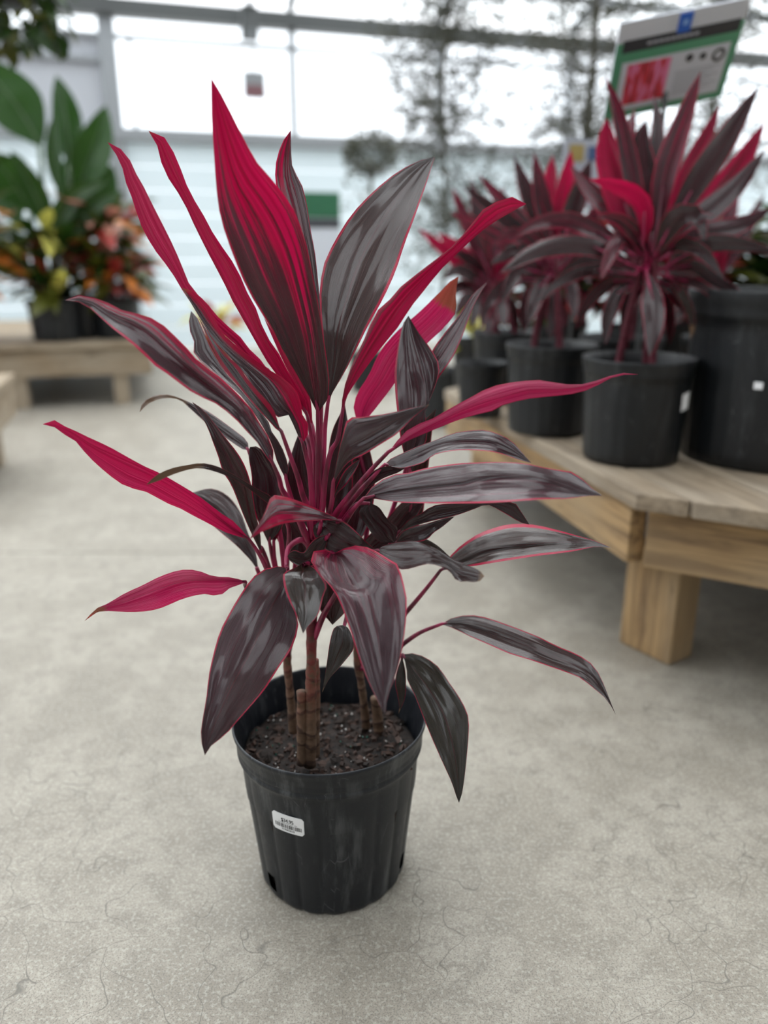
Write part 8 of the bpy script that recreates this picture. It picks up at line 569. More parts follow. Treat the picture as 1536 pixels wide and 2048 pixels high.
def leaf_mesh(name, rows, st, seed, cols=16, bottom=None):
    """rows: left, middle and right points in millimetres; a thin leaf blade with its own vein coordinates"""
    v, f, uv = [], [], []; n = len(rows); rng = random.Random(seed * 7.1); ph = rng.uniform(0, 6)
    for i, r in enumerate(rows):
        l, m, q = Vector(r[0:3]) / 1000, Vector(r[3:6]) / 1000, Vector(r[6:9]) / 1000; t = i / (n - 1)
        for j in range(cols + 1):
            w = j / cols * 2 - 1; a = abs(w); ed = l if w < 0 else q
            p = m.lerp(ed, a); p.y = m.y + (ed.y - m.y) * a ** 1.6
            wid = (ed - m).length
            p.y += .05 * wid * math.sin(t * 11 + ph + (1.3 if w < 0 else 0)) * a * a
            p.y += .13 * wid * mnoise.noise(Vector((w * 3.1, t * 1.4, seed))) + .045 * wid * mnoise.noise(Vector((w * 7.5, t * 1.8, seed + 9))) + .09 * wid * mnoise.noise(Vector((w * 1.1, t * 4.5, seed + 5)))
            v.append(p); uv.append((t, w, seed))
    k = cols + 1
    f = [(i * k + j, i * k + j + 1, (i + 1) * k + j + 1, (i + 1) * k + j) for i in range(n - 1) for j in range(cols)]
    me = mesh(name, v, f)
    for nm, dat in (('luv', uv), ('lp1', [tuple(st[:3])] * len(v)), ('lp2', [tuple(st[3:6])] * len(v))):
        at = me.attributes.new(nm, 'FLOAT_VECTOR', 'POINT'); at.data.foreach_set('vector', [c for p in dat for c in p])
    me.materials.append(M_LEAF); me.polygons.foreach_set('use_smooth', [True] * len(me.polygons)); return me

# ------------------------------------------------------------------ the potted cordyline in front
hero = empty('potted_cordyline', HERO_AXIS, 0, label='tall red and maroon cordyline in a black ribbed pot on the concrete floor', cat='potted plant')
def body_r(z): return .1085 + (.1315 - .1085) * min(z, .225) / .225
def pot_rf(r, z, th):
    d = 1 + .010 * math.cos(2 * th + .7) * min(1, max(0, (z - .15) / .1)) + .006 * math.cos(3 * th + 2) * min(1, max(0, (z - .15) / .1))
    if z < .214 and r > .09:
        fl_ = abs(math.sin(th * 10 + .4)) ** .45; r = r - .0030 * (1 - fl_) * min(1, (.214 - z) / .02)
    return r * d
def make_pot():
    prof = [(.100, .004), (.1045, .0), (.1075, .004)]
    z = .008
    while z < .212: prof.append((body_r(z), z)); z += .004
    prof += [(.1312, .214), (.1338, .217), (.1348, .220), (.1340, .223), (.1328, .225), (.1345, .228), (.1352, .231), (.1345, .234), (.1352, .237), (.1375, .247), (.1385, .252), (.1398, .255), (.1404, .258), (.1400, .2605), (.1380, .2610), (.1366, .258), (.1350, .245), (.1325, .234), (.1295, .214), (.1270, .17), (.1255, .155)]
    n = 264; mb = MB().lathe(prof, n, pot_rf); keep = []
    holes = [(math.radians(-49), .030), (math.radians(76), .030), (math.radians(166), .03), (math.radians(250), .03)]
    for q in mb.f:
        c = sum((Vector(mb.v[i]) for i in q), Vector()) / 4; th = math.atan2(c.x, -c.y); drop = False
        if .012 < c.z < .05 and c.xy.length > .1:
            for h0, hz in holes:
                da = (th - h0 + PI) % (2 * PI) - PI
                if abs(da * .11 / .0115) ** 4 + abs((c.z - hz) / .0135) ** 4 < 1: drop = True
        if not drop: keep.append(q)
    mb.f = keep
    mb.f.append(tuple(range(n))); return mb
pot = make_pot().build('pot', M_POT, hero, smooth=True)
soil_mb = MB(); ns = 56; SZ = .206
def soil_h(x, y): return SZ + .010 * mnoise.noise(Vector((x * 28, y * 28, 3))) + .004 * mnoise.noise(Vector((x * 95, y * 95, 1)))
rings = 22
v = [(0, 0, soil_h(0, 0))]; f = []
for i in range(1, rings + 1):
    r = .1255 * i / rings
    for j in range(ns): a = 2 * PI * j / ns; x, y = r * math.cos(a), r * math.sin(a); v.append((x, y, soil_h(x, y)))
f += [(0, 1 + j, 1 + (j + 1) % ns) for j in range(ns)]
f += [(1 + (i - 1) * ns + j, 1 + i * ns + j, 1 + i * ns + (j + 1) % ns, 1 + (i - 1) * ns + (j + 1) % ns) for i in range(1, rings) for j in range(ns)]
base = len(v)
for z, r in ((.15, .121), (.05, .105), (.012, .102)):
    for j in range(ns): a = 2 * PI * j / ns; v.append(((r + .002 * math.sin(j * 5.3)) * math.cos(a), (r + .002 * math.sin(j * 5.3)) * math.sin(a), z))
last = 1 + (rings - 1) * ns
f += [(last + j, base + j, base + (j + 1) % ns, last + (j + 1) % ns) for j in range(ns)]
for q in range(2): f += [(base + q * ns + j, base + (q + 1) * ns + j, base + (q + 1) * ns + (j + 1) % ns, base + q * ns + (j + 1) % ns) for j in range(ns)]
soil = link('soil', mesh('soil', v, f), hero, M_SOIL, smooth=True)
rng = random.Random(11); chips = MB(); perl = MB(); bead = MB()
def rock(mb, c, d, rng):
    Mx = Matrix.Rotation(rng.uniform(0, 6.3), 3, 'Z') @ Matrix.Rotation(rng.uniform(-.7, .7), 3, 'X') @ Matrix.Rotation(rng.uniform(-.6, .6), 3, 'Y')
    v = []
    for a, b, g_ in ((-1, -1, -1), (1, -1, -1), (1, 1, -1), (-1, 1, -1), (-1, -1, 1), (1, -1, 1), (1, 1, 1), (-1, 1, 1)):
        k = .75 if g_ > 0 else 1
        v.append(Vector(c) + Mx @ Vector((a * d[0] * rng.uniform(.6, 1) * k, b * d[1] * rng.uniform(.6, 1) * k, g_ * d[2] * rng.uniform(.6, 1))))
    mb.add(v, [(3, 2, 1, 0), (4, 5, 6, 7), (0, 1, 5, 4), (1, 2, 6, 5), (2, 3, 7, 6), (3, 0, 4, 7)])
for i in range(620):
    r = .122 * math.sqrt(rng.random()); a = rng.uniform(0, 6.3); x, y = r * math.cos(a), r * math.sin(a); s_ = rng.choice((1, 1, 1, 1.6, 2.4))
    rock(chips, (x, y, soil_h(x, y) + .001), (rng.uniform(.0016, .0055) * s_, rng.uniform(.001, .003) * s_, rng.uniform(.0008, .002) * s_), rng)
for i in range(70):
    r = .12 * math.sqrt(rng.random()); a = rng.uniform(0, 6.3); x, y = r * math.cos(a), r * math.sin(a); q = rng.uniform(.0007, .0016); rock(perl, (x, y, soil_h(x, y) + .0035), (q, q, q), rng)
for i in range(40):
    r = .12 * math.sqrt(rng.random()); a = rng.uniform(0, 6.3); x, y = r * math.cos(a), r * math.sin(a); q = rng.uniform(.001, .0016); rock(bead, (x, y, soil_h(x, y) + .003), (q, q, q), rng)
chips.build('bark_chips', M_BARK, soil, kind='stuff'); perl.build('perlite_grains', M_PERL, soil, kind='stuff'); bead.build('fertiliser_beads', M_GREENBEAD, soil, kind='stuff')
for i, c in enumerate(CANES):
    P = spline([Vector(p) / 1000 for p in c['p']], 10); n = len(P); rs = c['r']; R_ = []
    for k in range(n):
        q = k / (n - 1) * (len(rs) - 1); a = min(int(q), len(rs) - 2); rr = rs[a] + (rs[a + 1] - rs[a]) * (q - a)
        R_.append(rr / 1000 * (1 + .06 * math.sin(P[k].z * 260 + 2.2 * math.sin(P[k].z * 90) + i * 2)) * (1 + .04 * mnoise.noise(P[k] * 120)))
    MB().tube(P, R_, 12).build('cane', M_CANE, hero, smooth=True)
for i, (nm, rows, st, pet) in enumerate(HERO):
    lf = link('leaf', leaf_mesh('leaf', rows, st, i * 1.37 + .5), hero)
    if pet:
        P = spline([Vector(p) / 1000 for p in pet], 6); n = len(P)
        mid = [Vector(r[3:6]) / 1000 + Vector((0, .0026, -.0016)) for r in rows[1:6]][::-1]
        start = P[0]; tail = [p for p in mid if (p - start).length > .004]
        R_ = [.0005 + .0016 * k / max(1, len(tail)) for k in range(len(tail))] + [.0022 + .0025 * (k / (n - 1)) for k in range(n)]
        MB().tube(tail + P, R_, 8).build('petiole', M_PET, lf, smooth=True)

# price sticker on the pot, printed price, article line and bar code
stick = empty('price_sticker', (0, 0, 0)); stick.parent = hero
def on_pot(x, y, lift):      # x to the right, y up, metres on the sticker
    ca, sa = math.cos(math.radians(-1.5)), math.sin(math.radians(-1.5)); x, y = x * ca - y * sa, x * sa + y * ca
    z = .1655 + y; r = body_r(z) * 1.001 + lift + .0006; th = math.radians(-23.5) + x / .125
    return (r * math.sin(th), -r * math.cos(th), z)
def patch(mb, x0, x1, y0, y1, lift, n=1):
    for i in range(n):
        a, b = x0 + (x1 - x0) * i / n, x0 + (x1 - x0) * (i + 1) / n
        mb.add([on_pot(a, y0, lift), on_pot(b, y0, lift), on_pot(b, y1, lift), on_pot(a, y1, lift)], [(0, 1, 2, 3)])
W2, H2, RC = .0238, .0150, .0036; pts_ = []
for cx, cy, a0 in ((W2 - RC, H2 - RC, 0), (-W2 + RC, H2 - RC, 90), (-W2 + RC, -H2 + RC, 180), (W2 - RC, -H2 + RC, 270)):
    for k in range(7): a = math.radians(a0 + 15 * k); pts_.append((cx + RC * math.cos(a), cy + RC * math.sin(a)))
sm = MB(); nx = 16
cols_ = []
for i in range(nx + 1):
    x = -W2 + 2 * W2 * i / nx; e_ = max(0, abs(x) - (W2 - RC)); hh = H2 - RC + math.sqrt(max(0, RC * RC - e_ * e_)); cols_.append((x, hh))
v = [on_pot(x, s_ * hh, .0012 + l) for l in (0, -.0008) for x, hh in cols_ for s_ in (-1, 1)]; n2 = 2 * (nx + 1)
f = [(2 * i, 2 * i + 2, 2 * i + 3, 2 * i + 1) for i in range(nx)] + [(n2 + 2 * i, 2 * i + n2 + 1, n2 + 2 * i + 3, n2 + 2 * i + 2) for i in range(nx)]
f += [(2 * i, n2 + 2 * i, n2 + 2 * i + 2, 2 * i + 2) for i in range(nx)] + [(2 * i + 1, 2 * i + 3, n2 + 2 * i + 3, n2 + 2 * i + 1) for i in range(nx)] + [(0, 1, n2 + 1, n2), (2 * nx, n2 + 2 * nx, n2 + 2 * nx + 1, 2 * nx + 1)]
link('label_paper', mesh('label_paper', v, f), stick, M_WHITE)
def text_mesh(txt, size):
    cu = bpy.data.curves.new('txt', 'FONT'); cu.body = txt; cu.size = size; cu.align_x = 'CENTER'; cu.resolution_u = 3
    o = bpy.data.objects.new('txt', cu); C.objects.link(o); dg = bpy.context.evaluated_depsgraph_get(); me = bpy.data.meshes.new_from_object(o.evaluated_get(dg))
    bpy.data.objects.remove(o); bpy.data.curves.remove(cu); return me
def pot_text(name, txt, size, x, y, bold=0, ys=1.0):
    me = text_mesh(txt, size); base_ = [(p.co.x + x, p.co.y * ys + y) for p in me.vertices]; fs = [tuple(p.vertices) for p in me.polygons]; mb = MB()
    for dx in ((-bold, 0, bold) if bold else (0,)):
        mb.add([on_pot(a + dx, b, .00135) for a, b in base_], fs)
    bpy.data.meshes.remove(me); mb.build(name, M_INK, stick)
pot_text('printed_price', '$34.95', .0068, 0, .0024, .00026, 1.3)
pot_text('article_line', 'Cordyline Red Sister 10in', .0027, .0005, -.0002)
pot_text('article_number', '219003810', .0044, .0003, -.0122, .00012)
bars = MB(); rng = random.Random(3); x = -.0195
while x < .0195:
    w = rng.choice((.0004, .0004, .0008, .0012)); patch(bars, x, x + w, -.0080, -.0014, .00135); x += w + rng.choice((.0004, .0004, .0008, .0013))
bars.build('bar_code', M_INK, stick)

# ------------------------------------------------------------------ pots and plants on the benches
POT_CACHE = {}
def pot_parts(parent, rt, rb, h, m=None, soil_drop=.05, ribs=11):
    key = (rt, rb, h, ribs)
    if key not in POT_CACHE:
        def rf(r, z, th):
            if z < h * .82 and r > rb * .8: r -= .012 * rt * (1 - abs(math.sin(th * ribs)) ** .7)
            return r
        pr = [(rb * .9, .003), (rb * .97, 0), (rb, .006)] + [(rb + (rt * .94 - rb) * k / 12, .006 + (h * .84 - .006) * k / 12) for k in range(1, 13)]
        pr += [(rt * .965, h * .85), (rt * .955, h * .875), (rt * .985, h * .93), (rt, h * .985), (rt * .995, h), (rt * .975, h * .998), (rt * .94, h * .88), (rt * .9, h * .6)]
        mb = MB().lathe(pr, 132, rf); mb.f.append(tuple(range(132))); POT_CACHE[key] = mb.mesh('pot')
        sv = [(0, 0, h - soil_drop)]; sf = []
        for i in range(1, 7):
            for j in range(28): a = 2 * PI * j / 28; r = rt * .925 * i / 6; sv.append((r * math.cos(a), r * math.sin(a), h - soil_drop + .012 * mnoise.noise(Vector((r * math.cos(a) * 30, r * math.sin(a) * 30, h)))))
        sf += [(0, 1 + j, 1 + (j + 1) % 28) for j in range(28)] + [(1 + (i - 1) * 28 + j, 1 + i * 28 + j, 1 + i * 28 + (j + 1) % 28, 1 + (i - 1) * 28 + (j + 1) % 28) for i in range(1, 6) for j in range(28)]
        POT_CACHE[key, 's'] = mesh('soil', sv, sf)
    me = POT_CACHE[key]
    if m is not None and me.materials and me.materials[0] != m: me = me.copy(); me.materials.clear()
    o = link('pot', me, parent, m or M_POT2, True); link('soil', POT_CACHE[key, 's'], parent, M_SOIL, True); return o
def bench_plant(axis, leaves, rt, rb, h, label, seed, ncane=3):
    t = empty('potted_cordyline', axis, 0, label=label, cat='potted plant', group='red cordylines on the timber bench')
    pot_parts(t, rt, rb, h); rng = random.Random(seed)
    crown = sum((Vector(r[0][3:6]) for _, r, _, _ in leaves), Vector()) / len(leaves) / 1000
    for k in range(ncane):
        a = 6.28 * k / ncane + seed; f0 = Vector((.05 * math.cos(a), .05 * math.sin(a), h - .06))
        MB().tube(spline([f0, f0.lerp(crown, .5) + Vector((.01 * math.cos(a), .01 * math.sin(a), 0)), crown + Vector((.012 * math.cos(a), .012 * math.sin(a), .02))], 5), [.010, .010, .009, .009, .009, .009, .009, .008, .008, .008, .008], 8).build('cane', M_CANE, t, smooth=True)
    for i, (nm, rows, st, pet) in enumerate(leaves):
        lf = link('leaf', leaf_mesh('leaf', rows, st, seed * 3 + i * 1.7, 8), t)
        b = Vector(rows[0][3:6]) / 1000
        MB().tube([Vector(rows[3][3:6]) / 1000, b, b.lerp(crown, .6), crown + Vector((0, 0, -.06))], [.002, .004, .005, .006], 6).build('petiole', M_PET, lf, smooth=True)
    return t
plant1 = bench_plant(P1_AXIS, P1, .128, .110, .235, 'largest bench cordyline, its pot with a white sticker, under the tilted plant sign', 3)
plant2 = bench_plant(P2_AXIS, P2, .122, .106, .235, 'middle red cordyline on the timber bench, left of the stickered pot', 5)
plant3 = bench_plant(P3_AXIS, P3, .11, .09, .225, 'farthest red cordyline on the timber bench, beside the yellow-leaved plant', 8)
# white sticker on the first pot
mb = MB()
for i in range(6):
    a0, a1 = math.radians(36 + i * 2.4), math.radians(38.4 + i * 2.4)
    mb.add([(.1225 * math.sin(a), -.1225 * math.cos(a), z + (a - .6) * .02) for a, z in ((a0, .125), (a1, .125), (a1, .163), (a0, .163))], [(0, 1, 2, 3)])
mb.build('price_sticker', M_WHITE, plant1)

big = empty('large_nursery_pot', (.915, 1.825, .44), 0, label='very large black nursery pot at the right edge, behind the bench corner', cat='pot')
pot_parts(big, .215, .195, .385, None, .06, 16)
mb = MB()
for i in range(3):
    a0, a1 = math.radians(-38 + i * 1.6), math.radians(-36.4 + i * 1.6); mb.add([(.2095 * math.sin(a), -.2095 * math.cos(a), z) for a, z in ((a0, .185), (a1, .185), (a1, .2), (a0, .2))], [(0, 1, 2, 3)])
mb.build('price_sticker', M_WHITE, big)

def simple_leaf(L, W, droop=.25, fold=.25, n=7, cols=2, pk=.45, twist=0):
    v = []; 
    for i in range(n + 1):
        t = i / n; w = W / 2 * ((math.sin(PI / 2 * t / pk) if t < pk else math.cos(PI / 2 * (t - pk) / (1 - pk)) ** .9) * .97 + .03 * (1 - t))
        if i == n: w = 0
        z = -droop * L * t * t
        for j in range(cols * 2 + 1):
            s_ = j / cols - 1; v.append((L * t * (1 - .3 * droop * t), s_ * w, z + abs(s_) * w * fold))
    k = cols * 2 + 1
    return mesh('leaf', v, [(i * k + j, (i + 1) * k + j, (i + 1) * k + j + 1, i * k + j + 1) for i in range(n) for j in range(k - 1)])
def place_leaf(me, parent, p, az, el, roll=0, sc=1, name='leaf', m=None):
    o = link(name, me, parent, m); o.location = p; o.rotation_euler = (Matrix.Rotation(az, 3, 'Z') @ Matrix.Rotation(-el, 3, 'Y') @ Matrix.Rotation(roll, 3, 'X')).to_euler(); o.scale = (sc, sc, sc); return o

# yellow-leaved plant in the far pot
M_YEL = foliage_material('yellow foliage', (.50, .46, .05), (.78, .74, .20)); M_OR = foliage_material('orange foliage', (.55, .12, .02), (.70, .28, .05)); M_RD = foliage_material('red foliage', (.25, .012, .01), (.45, .06, .05))
M_GN = foliage_material('green foliage', (.006, .022, .003), (.03, .075, .010)); M_OL = foliage_material('olive foliage', (.025, .030, .004), (.11, .12, .012)); M_PK = foliage_material('salmon foliage', (.45, .16, .12), (.60, .30, .22))
def leafset(L, W, mats, **k):
    out = []
    for m in mats: me = simple_leaf(L, W, **k); me.materials.append(m); me.polygons.foreach_set('use_smooth', [True] * len(me.polygons)); out.append(me)
    return out
yp = empty('yellow_leaved_plant', (.335, 2.93, .44), 0, label='small pot of yellow-leaved plant at the far end of the timber bench', cat='potted plant')
pot_parts(yp, .085, .07, .17, None, .03)
YL = leafset(.13, .05, [M_YEL, M_YEL, M_OL], droop=.4); rng = random.Random(5)
for i in range(26):
    a = rng.uniform(0, 6.3); zz = rng.uniform(.15, .28); place_leaf(YL[i % 3], yp, (.03 * math.cos(a), .03 * math.sin(a), zz), a, rng.uniform(-.1, 1.0), rng.uniform(-.4, .4), rng.uniform(.7, 1.1))
MB().tube([(0, 0, .13), (.01, 0, .22), (0, .01, .30)], [.006, .005, .003], 6).build('stem', M_CANE, yp)

def copy_plant(src, loc, rz, label):
    r = src.copy(); C.objects.link(r); r.location = loc; r.rotation_euler = (0, 0, rz); r['label'] = label
    for ch in list(src.children):
        c = ch.copy(); C.objects.link(c); c.parent = r
        for g_ in ch.children: d = g_.copy(); C.objects.link(d); d.parent = c
    return r
copy_plant(plant2, (1.36, 2.45, .44), 2.4, 'red cordyline at the right edge, behind the very large black pot')
copy_plant(plant3, (.90, 2.88, .44), 1.3, 'dark red cordyline half hidden behind the largest bench cordyline')
copy_plant(plant2, (.70, 2.34, .44), 4.0, 'red cordyline in the second row, between the largest and the middle one')
copy_plant(plant3, (.62, 2.92, .44), 3.4, 'red cordyline at the back of the bench, right of the farthest one')
copy_plant(plant3, (1.02, 2.42, .44), 5.2, 'red cordyline in the second row, right behind the largest one')
# spare dark pots behind
for (x, y, rt, h, lab) in ((.27, 2.33, .075, .16, 'small empty black pot between the two far cordyline pots'),):
    q = empty('nursery_pot', (x + (.02 if x < .5 else 0), y, .44), 0, label=lab, cat='pot'); pot_parts(q, rt, rt * .82, h, None, .03)

# ------------------------------------------------------------------ left bench plants
bird = empty('bird_of_paradise', BIRD_AXIS, 0, label='tall green broad-leaved plant in a wide black pot on the left bench', cat='potted plant')
pot_parts(bird, .20, .17, .27, None, .04)
M_BIG = foliage_material('broad green leaf', (.009, .042, .002), (.026, .082, .009), .3, .35)
M_STALK = foliage_material('green stalk', (.05, .09, .04), (.14, .20, .11), .1)
for i, (nm, rows, st, pet) in enumerate(BIRD):
    me = leaf_mesh('leaf', rows, st, i + 40, 6); me.materials.clear(); me.materials.append(M_BIG); lf = link('leaf', me, bird)
    mid = [Vector(r[3:6]) / 1000 + Vector((0, -.004, 0)) for r in rows[:-1]]; MB().tube(mid, [.007 - .0045 * k / len(mid) for k in range(len(mid))], 5).build('midrib', M_STALK, lf)
for ln in BIRD_STEMS:
    MB().tube(spline(ln, 5), .014, 7).build('stalk', M_STALK, bird, smooth=True)
def croton(loc, label, rt, h, n, hgt, spread, mats, seed, potm=None, L=.2, W=.06):
    t = empty('croton_plant', loc, 0, label=label, cat='potted plant'); pot_parts(t, rt, rt * .85, h, potm, .04); rng = random.Random(seed)
    ls = leafset(L * 1.25, W * 1.45, mats, droop=.35)
    for k in range(4):
        a = 1.57 * k + seed; MB().tube([(.03 * math.cos(a), .03 * math.sin(a), h - .06), (spread * .35 * math.cos(a), spread * .35 * math.sin(a), h + hgt * .5), (spread * .5 * math.cos(a), spread * .5 * math.sin(a), h + hgt * .9)], [.009, .007, .004], 6).build('stem', M_CANE, t)
    for i in range(n):
        a = rng.uniform(0, 6.3); zz = h + hgt * rng.uniform(.0, 1); r = spread * .55 * rng.random() ** .7
        place_leaf(ls[rng.randrange(len(ls))], t, (r * math.cos(a), r * math.sin(a), zz), a + rng.uniform(-.5, .5), rng.uniform(-.25, 1.1), rng.uniform(-.5, .5), rng.uniform(.7, 1.25))
    return t
def LB(t_, n_): p = LK + fl * t_ + bk * n_; return (p.x, p.y, .40)
croton(LB(.20, .30), 'orange and red croton in a black pot at the right end of the left bench', .155, .24, 120, .50, .27, [M_OR, M_OL, M_OL, M_RD, M_GN, M_GN, M_PK], 2)
croton(LB(.56, .24), 'olive and yellow croton in a black pot beside the broad-leaved plant', .17, .25, 110, .40, .25, [M_OL, M_GN, M_GN, M_YEL, M_RD], 7)
M_REDPOT = mat('red plastic pot', (.20, .022, .014), .45)
croton(LB(1.13, .26), 'orange-leaved croton in a red pot at the left end of the left bench', .19, .30, 60, .62, .42, [M_OR, M_OR, M_PK, M_GN, M_OL], 9, M_REDPOT, .34, .07)
croton((-1.45, 6.9, 0), 'small yellow and red croton in a red pot on the floor by the white wall', .15, .24, 40, .25, .25, [M_YEL, M_YEL, M_OR, M_RD], 12, M_REDPOT, .16, .06)
croton(LB(.18, .80), 'dark green croton at the back right corner of the left bench', .14, .24, 90, .62, .24, [M_GN, M_GN, M_OL, M_RD], 15)
for i_, (x, y, lab, mats_) in enumerate(((.66, 3.10, 'dark leafy shrub at the back left corner of the timber bench', [M_GN, M_GN, M_RD]), (1.10, 3.06, 'dark leafy shrub at the back of the timber bench, behind the largest cordyline', [M_GN, M_OL, M_RD]), (1.50, 3.02, 'dark leafy shrub at the back of the timber bench, beside the steel post', [M_GN, M_GN, M_OL]))):
    croton((x, y, .44), lab, .13, .22, 110, .36, .24, mats_, 30 + i_, None, .17, .05)
# hanging basket
hb = empty('hanging_basket', (-1.53, 3.62, 1.86), 0, label='leafy green hanging basket in the upper left corner', cat='hanging basket')
MB().lathe([(.06, 0), (.11, .01), (.15, .08), (.165, .15), (.17, .155), (.16, .15), (.14, .09)], 32).build('basket', M_POT2, hb, smooth=True)
for k in range(3):
    a = 2.1 * k; MB().tube([(.16 * math.cos(a), .16 * math.sin(a), .15), (0, 0, .62)], .002, 5).build('hanger_wire', M_STEEL_D, hb)
MB().tube([(0, 0, .62), (0, 0, 2.15)], .003, 5).build('hanging_rod', M_STEEL_D, hb)
rng = random.Random(21); HL = leafset(.10, .06, [M_GN, M_GN, M_OL], droop=.4)
for i in range(240):
    a = rng.uniform(0, 6.3); r = rng.uniform(.08, .22); place_leaf(HL[i % 3], hb, (r * math.cos(a), r * math.sin(a), rng.uniform(-.13, .26)), a + rng.uniform(-.6, .6), rng.uniform(-.9, .6), rng.uniform(-.6, .6), rng.uniform(.7, 1.3))

# ------------------------------------------------------------------ fine-twigged trees
M_TWIG = mat('grey twig', (.12, .11, .085), .8); M_TINY = foliage_material('tiny grey green leaf', (.045, .05, .032), (.13, .135, .095), .3)
def wire_tree(loc, label, height, trunk_h, spread, seed, nb=34, nleaf=2600, tr=.014, clear=.25):
    t = empty('wiry_tree', loc, 0, label=label, cat='tree', group='fine twigged trees behind the bench'); rng = random.Random(seed)
    pot_parts(t, .17, .145, .30, None, .05)
    P = [Vector((0, 0, .22))]
    for k in range(8): P.append(P[-1] + Vector((rng.uniform(-.02, .02), rng.uniform(-.02, .02), (height - .22) / 8)))
    P = spline(P, 4); MB().tube(P, [tr * (1 - .7 * k / len(P)) for k in range(len(P))], 8).build('trunk', M_TWIG, t, smooth=True)
    br = MB(); lv = MB(); tips = []
    for i in range(nb):
        q = P[int(len(P) * (clear + (1 - clear) * rng.random()) * .99)]; a = rng.uniform(0, 6.3); L = spread * rng.uniform(.5, 1.0) * (1.1 - .5 * (q.z / height)); d = Vector((math.cos(a), math.sin(a), rng.uniform(-.1, .8))).normalized()
        pts2 = [q]
        for k in range(6): d = (d + Vector((rng.gauss(0, .28), rng.gauss(0, .28), rng.gauss(0, .28)))).normalized(); pts2.append(pts2[-1] + d * L / 6)
        br.tube(pts2, [.005, .0045, .004, .003, .0025, .002, .0012], 5); tips += pts2[1:]
        for b in range(5):
            s0 = pts2[rng.randrange(1, 6)]; dd = Vector((rng.gauss(0, 1), rng.gauss(0, 1), rng.gauss(0, .8))).normalized(); p2 = [s0]
            for k in range(4): dd = (dd + Vector((rng.gauss(0, .4), rng.gauss(0, .4), rng.gauss(0, .4)))).normalized(); p2.append(p2[-1] + dd * spread * .11)
            br.tube(p2, [.0025, .002, .0016, .0012, .0008], 4); tips += p2[1:] * 2
    for i in range(nleaf):
        c = rng.choice(tips) + Vector((rng.gauss(0, .02), rng.gauss(0, .02), rng.gauss(0, .02))); s_ = rng.uniform(.007, .016)
        Mx = Matrix.Rotation(rng.uniform(0, 6.3), 3, 'Z') @ Matrix.Rotation(rng.uniform(-1.4, 1.4), 3, 'X')
        lv.add([c + Mx @ Vector(p) for p in ((-s_, 0, 0), (-.2 * s_, -.55 * s_, .15 * s_), (s_, 0, 0), (-.2 * s_, .55 * s_, .15 * s_))], [(0, 1, 2, 3)])
    br.build('twigs', M_TWIG, t, kind='stuff'); lv.build('foliage', M_TINY, t, kind='stuff')
    return t
wire_tree((.34, 4.45, 0), 'sparse grey twiggy tree standing behind the tallest red leaf of the front plant', 2.75, 1.0, .72, 3, 80, 13000)
wire_tree((1.05, 4.35, 0), 'twiggy tree with a straight trunk left of the tilted sign', 2.85, 1.0, .80, 8, 76, 13000, .030, .36)
wire_tree((1.75, 4.55, 0), 'twiggy tree rising behind the tilted sign', 2.9, 1.0, .75, 14, 66, 11000, .026, .36)
wire_tree((2.45, 4.2, 0), 'twiggy tree behind the pale steel post at the right edge', 2.9, 1.0, .7, 19, 56, 9000, .026, .36)
tp = empty('ball_topiary', (-.09, 5.6, 0), 0, label='small round clipped shrub on a bare stem near the back wall', cat='shrub')
pot_parts(tp, .16, .14, .26, None, .04); MB().tube([(0, 0, .2), (.01, 0, .9), (0, 0, 1.5)], [.018, .016, .012], 8).build('stem', M_TWIG, tp)
lv = MB(); rng = random.Random(31)
for i in range(1500):
    d = Vector((rng.gauss(0, 1), rng.gauss(0, 1), rng.gauss(0, 1))).normalized() * (.20 * rng.uniform(.55, 1)); d.z *= .8; c = Vector((0, 0, 1.55)) + d; s_ = rng.uniform(.012, .02)
    Mx = Matrix.Rotation(rng.uniform(0, 6.3), 3, 'Z') @ Matrix.Rotation(rng.uniform(-1.4, 1.4), 3, 'X')
    lv.add([c + Mx @ Vector(p) for p in ((-s_, 0, 0), (-.2 * s_, -.55 * s_, .15 * s_), (s_, 0, 0), (-.2 * s_, .55 * s_, .15 * s_))], [(0, 1, 2, 3)])
lv.build('foliage', M_TINY, tp, kind='stuff')

# ------------------------------------------------------------------ signs
sq = SIGN
sign = empty('plant_sign', sq[:3], 0, label='tilted plant information sign with green frame and red leaf picture', cat='sign'); sign.rotation_euler = (sq[3], sq[4], sq[5]); SW, SH = sq[6], sq[7]
M_SGREEN = mat('sign green', (.10, .34, .20), .45); M_SDARK = mat('sign charcoal', (.035, .037, .045), .5); M_SWHITE = mat('sign white', (.66, .69, .76), .45); M_SGREY = mat('sign grey print', (.40, .42, .47), .5); M_SBLUE = mat('blue tag', (.02, .13, .60), .4); M_SLB = mat('pale blue print', (.25, .45, .85), .4)
def srect(name, x0, x1, y0, y1, th, m, parent=None):
    """x to the right, y up from the lower left corner, as fractions of the sign"""
    o = MB().box((0, 0, 0), ((x1 - x0) * SW, th, (y1 - y0) * SH)).build(name, m, parent or sign); o.location = (((x0 + x1) / 2 - .5) * SW, -th / 2 - .002, ((y0 + y1) / 2 - .5) * SH); return o
brd = MB().box((0, .001, 0), (SW, .006, SH)).build('board', M_SWHITE, sign, bevel=.001)
srect('frame_panel', 0, 1, 0, .80, .0006, M_SGREEN)
srect('header_band', .05, .97, .70, .82, .0012, M_SDARK); srect('green_band', .05, .97, .615, .695, .0014, M_SGREEN); srect('page_panel', .07, .94, .08, .60, .0012, M_SWHITE)
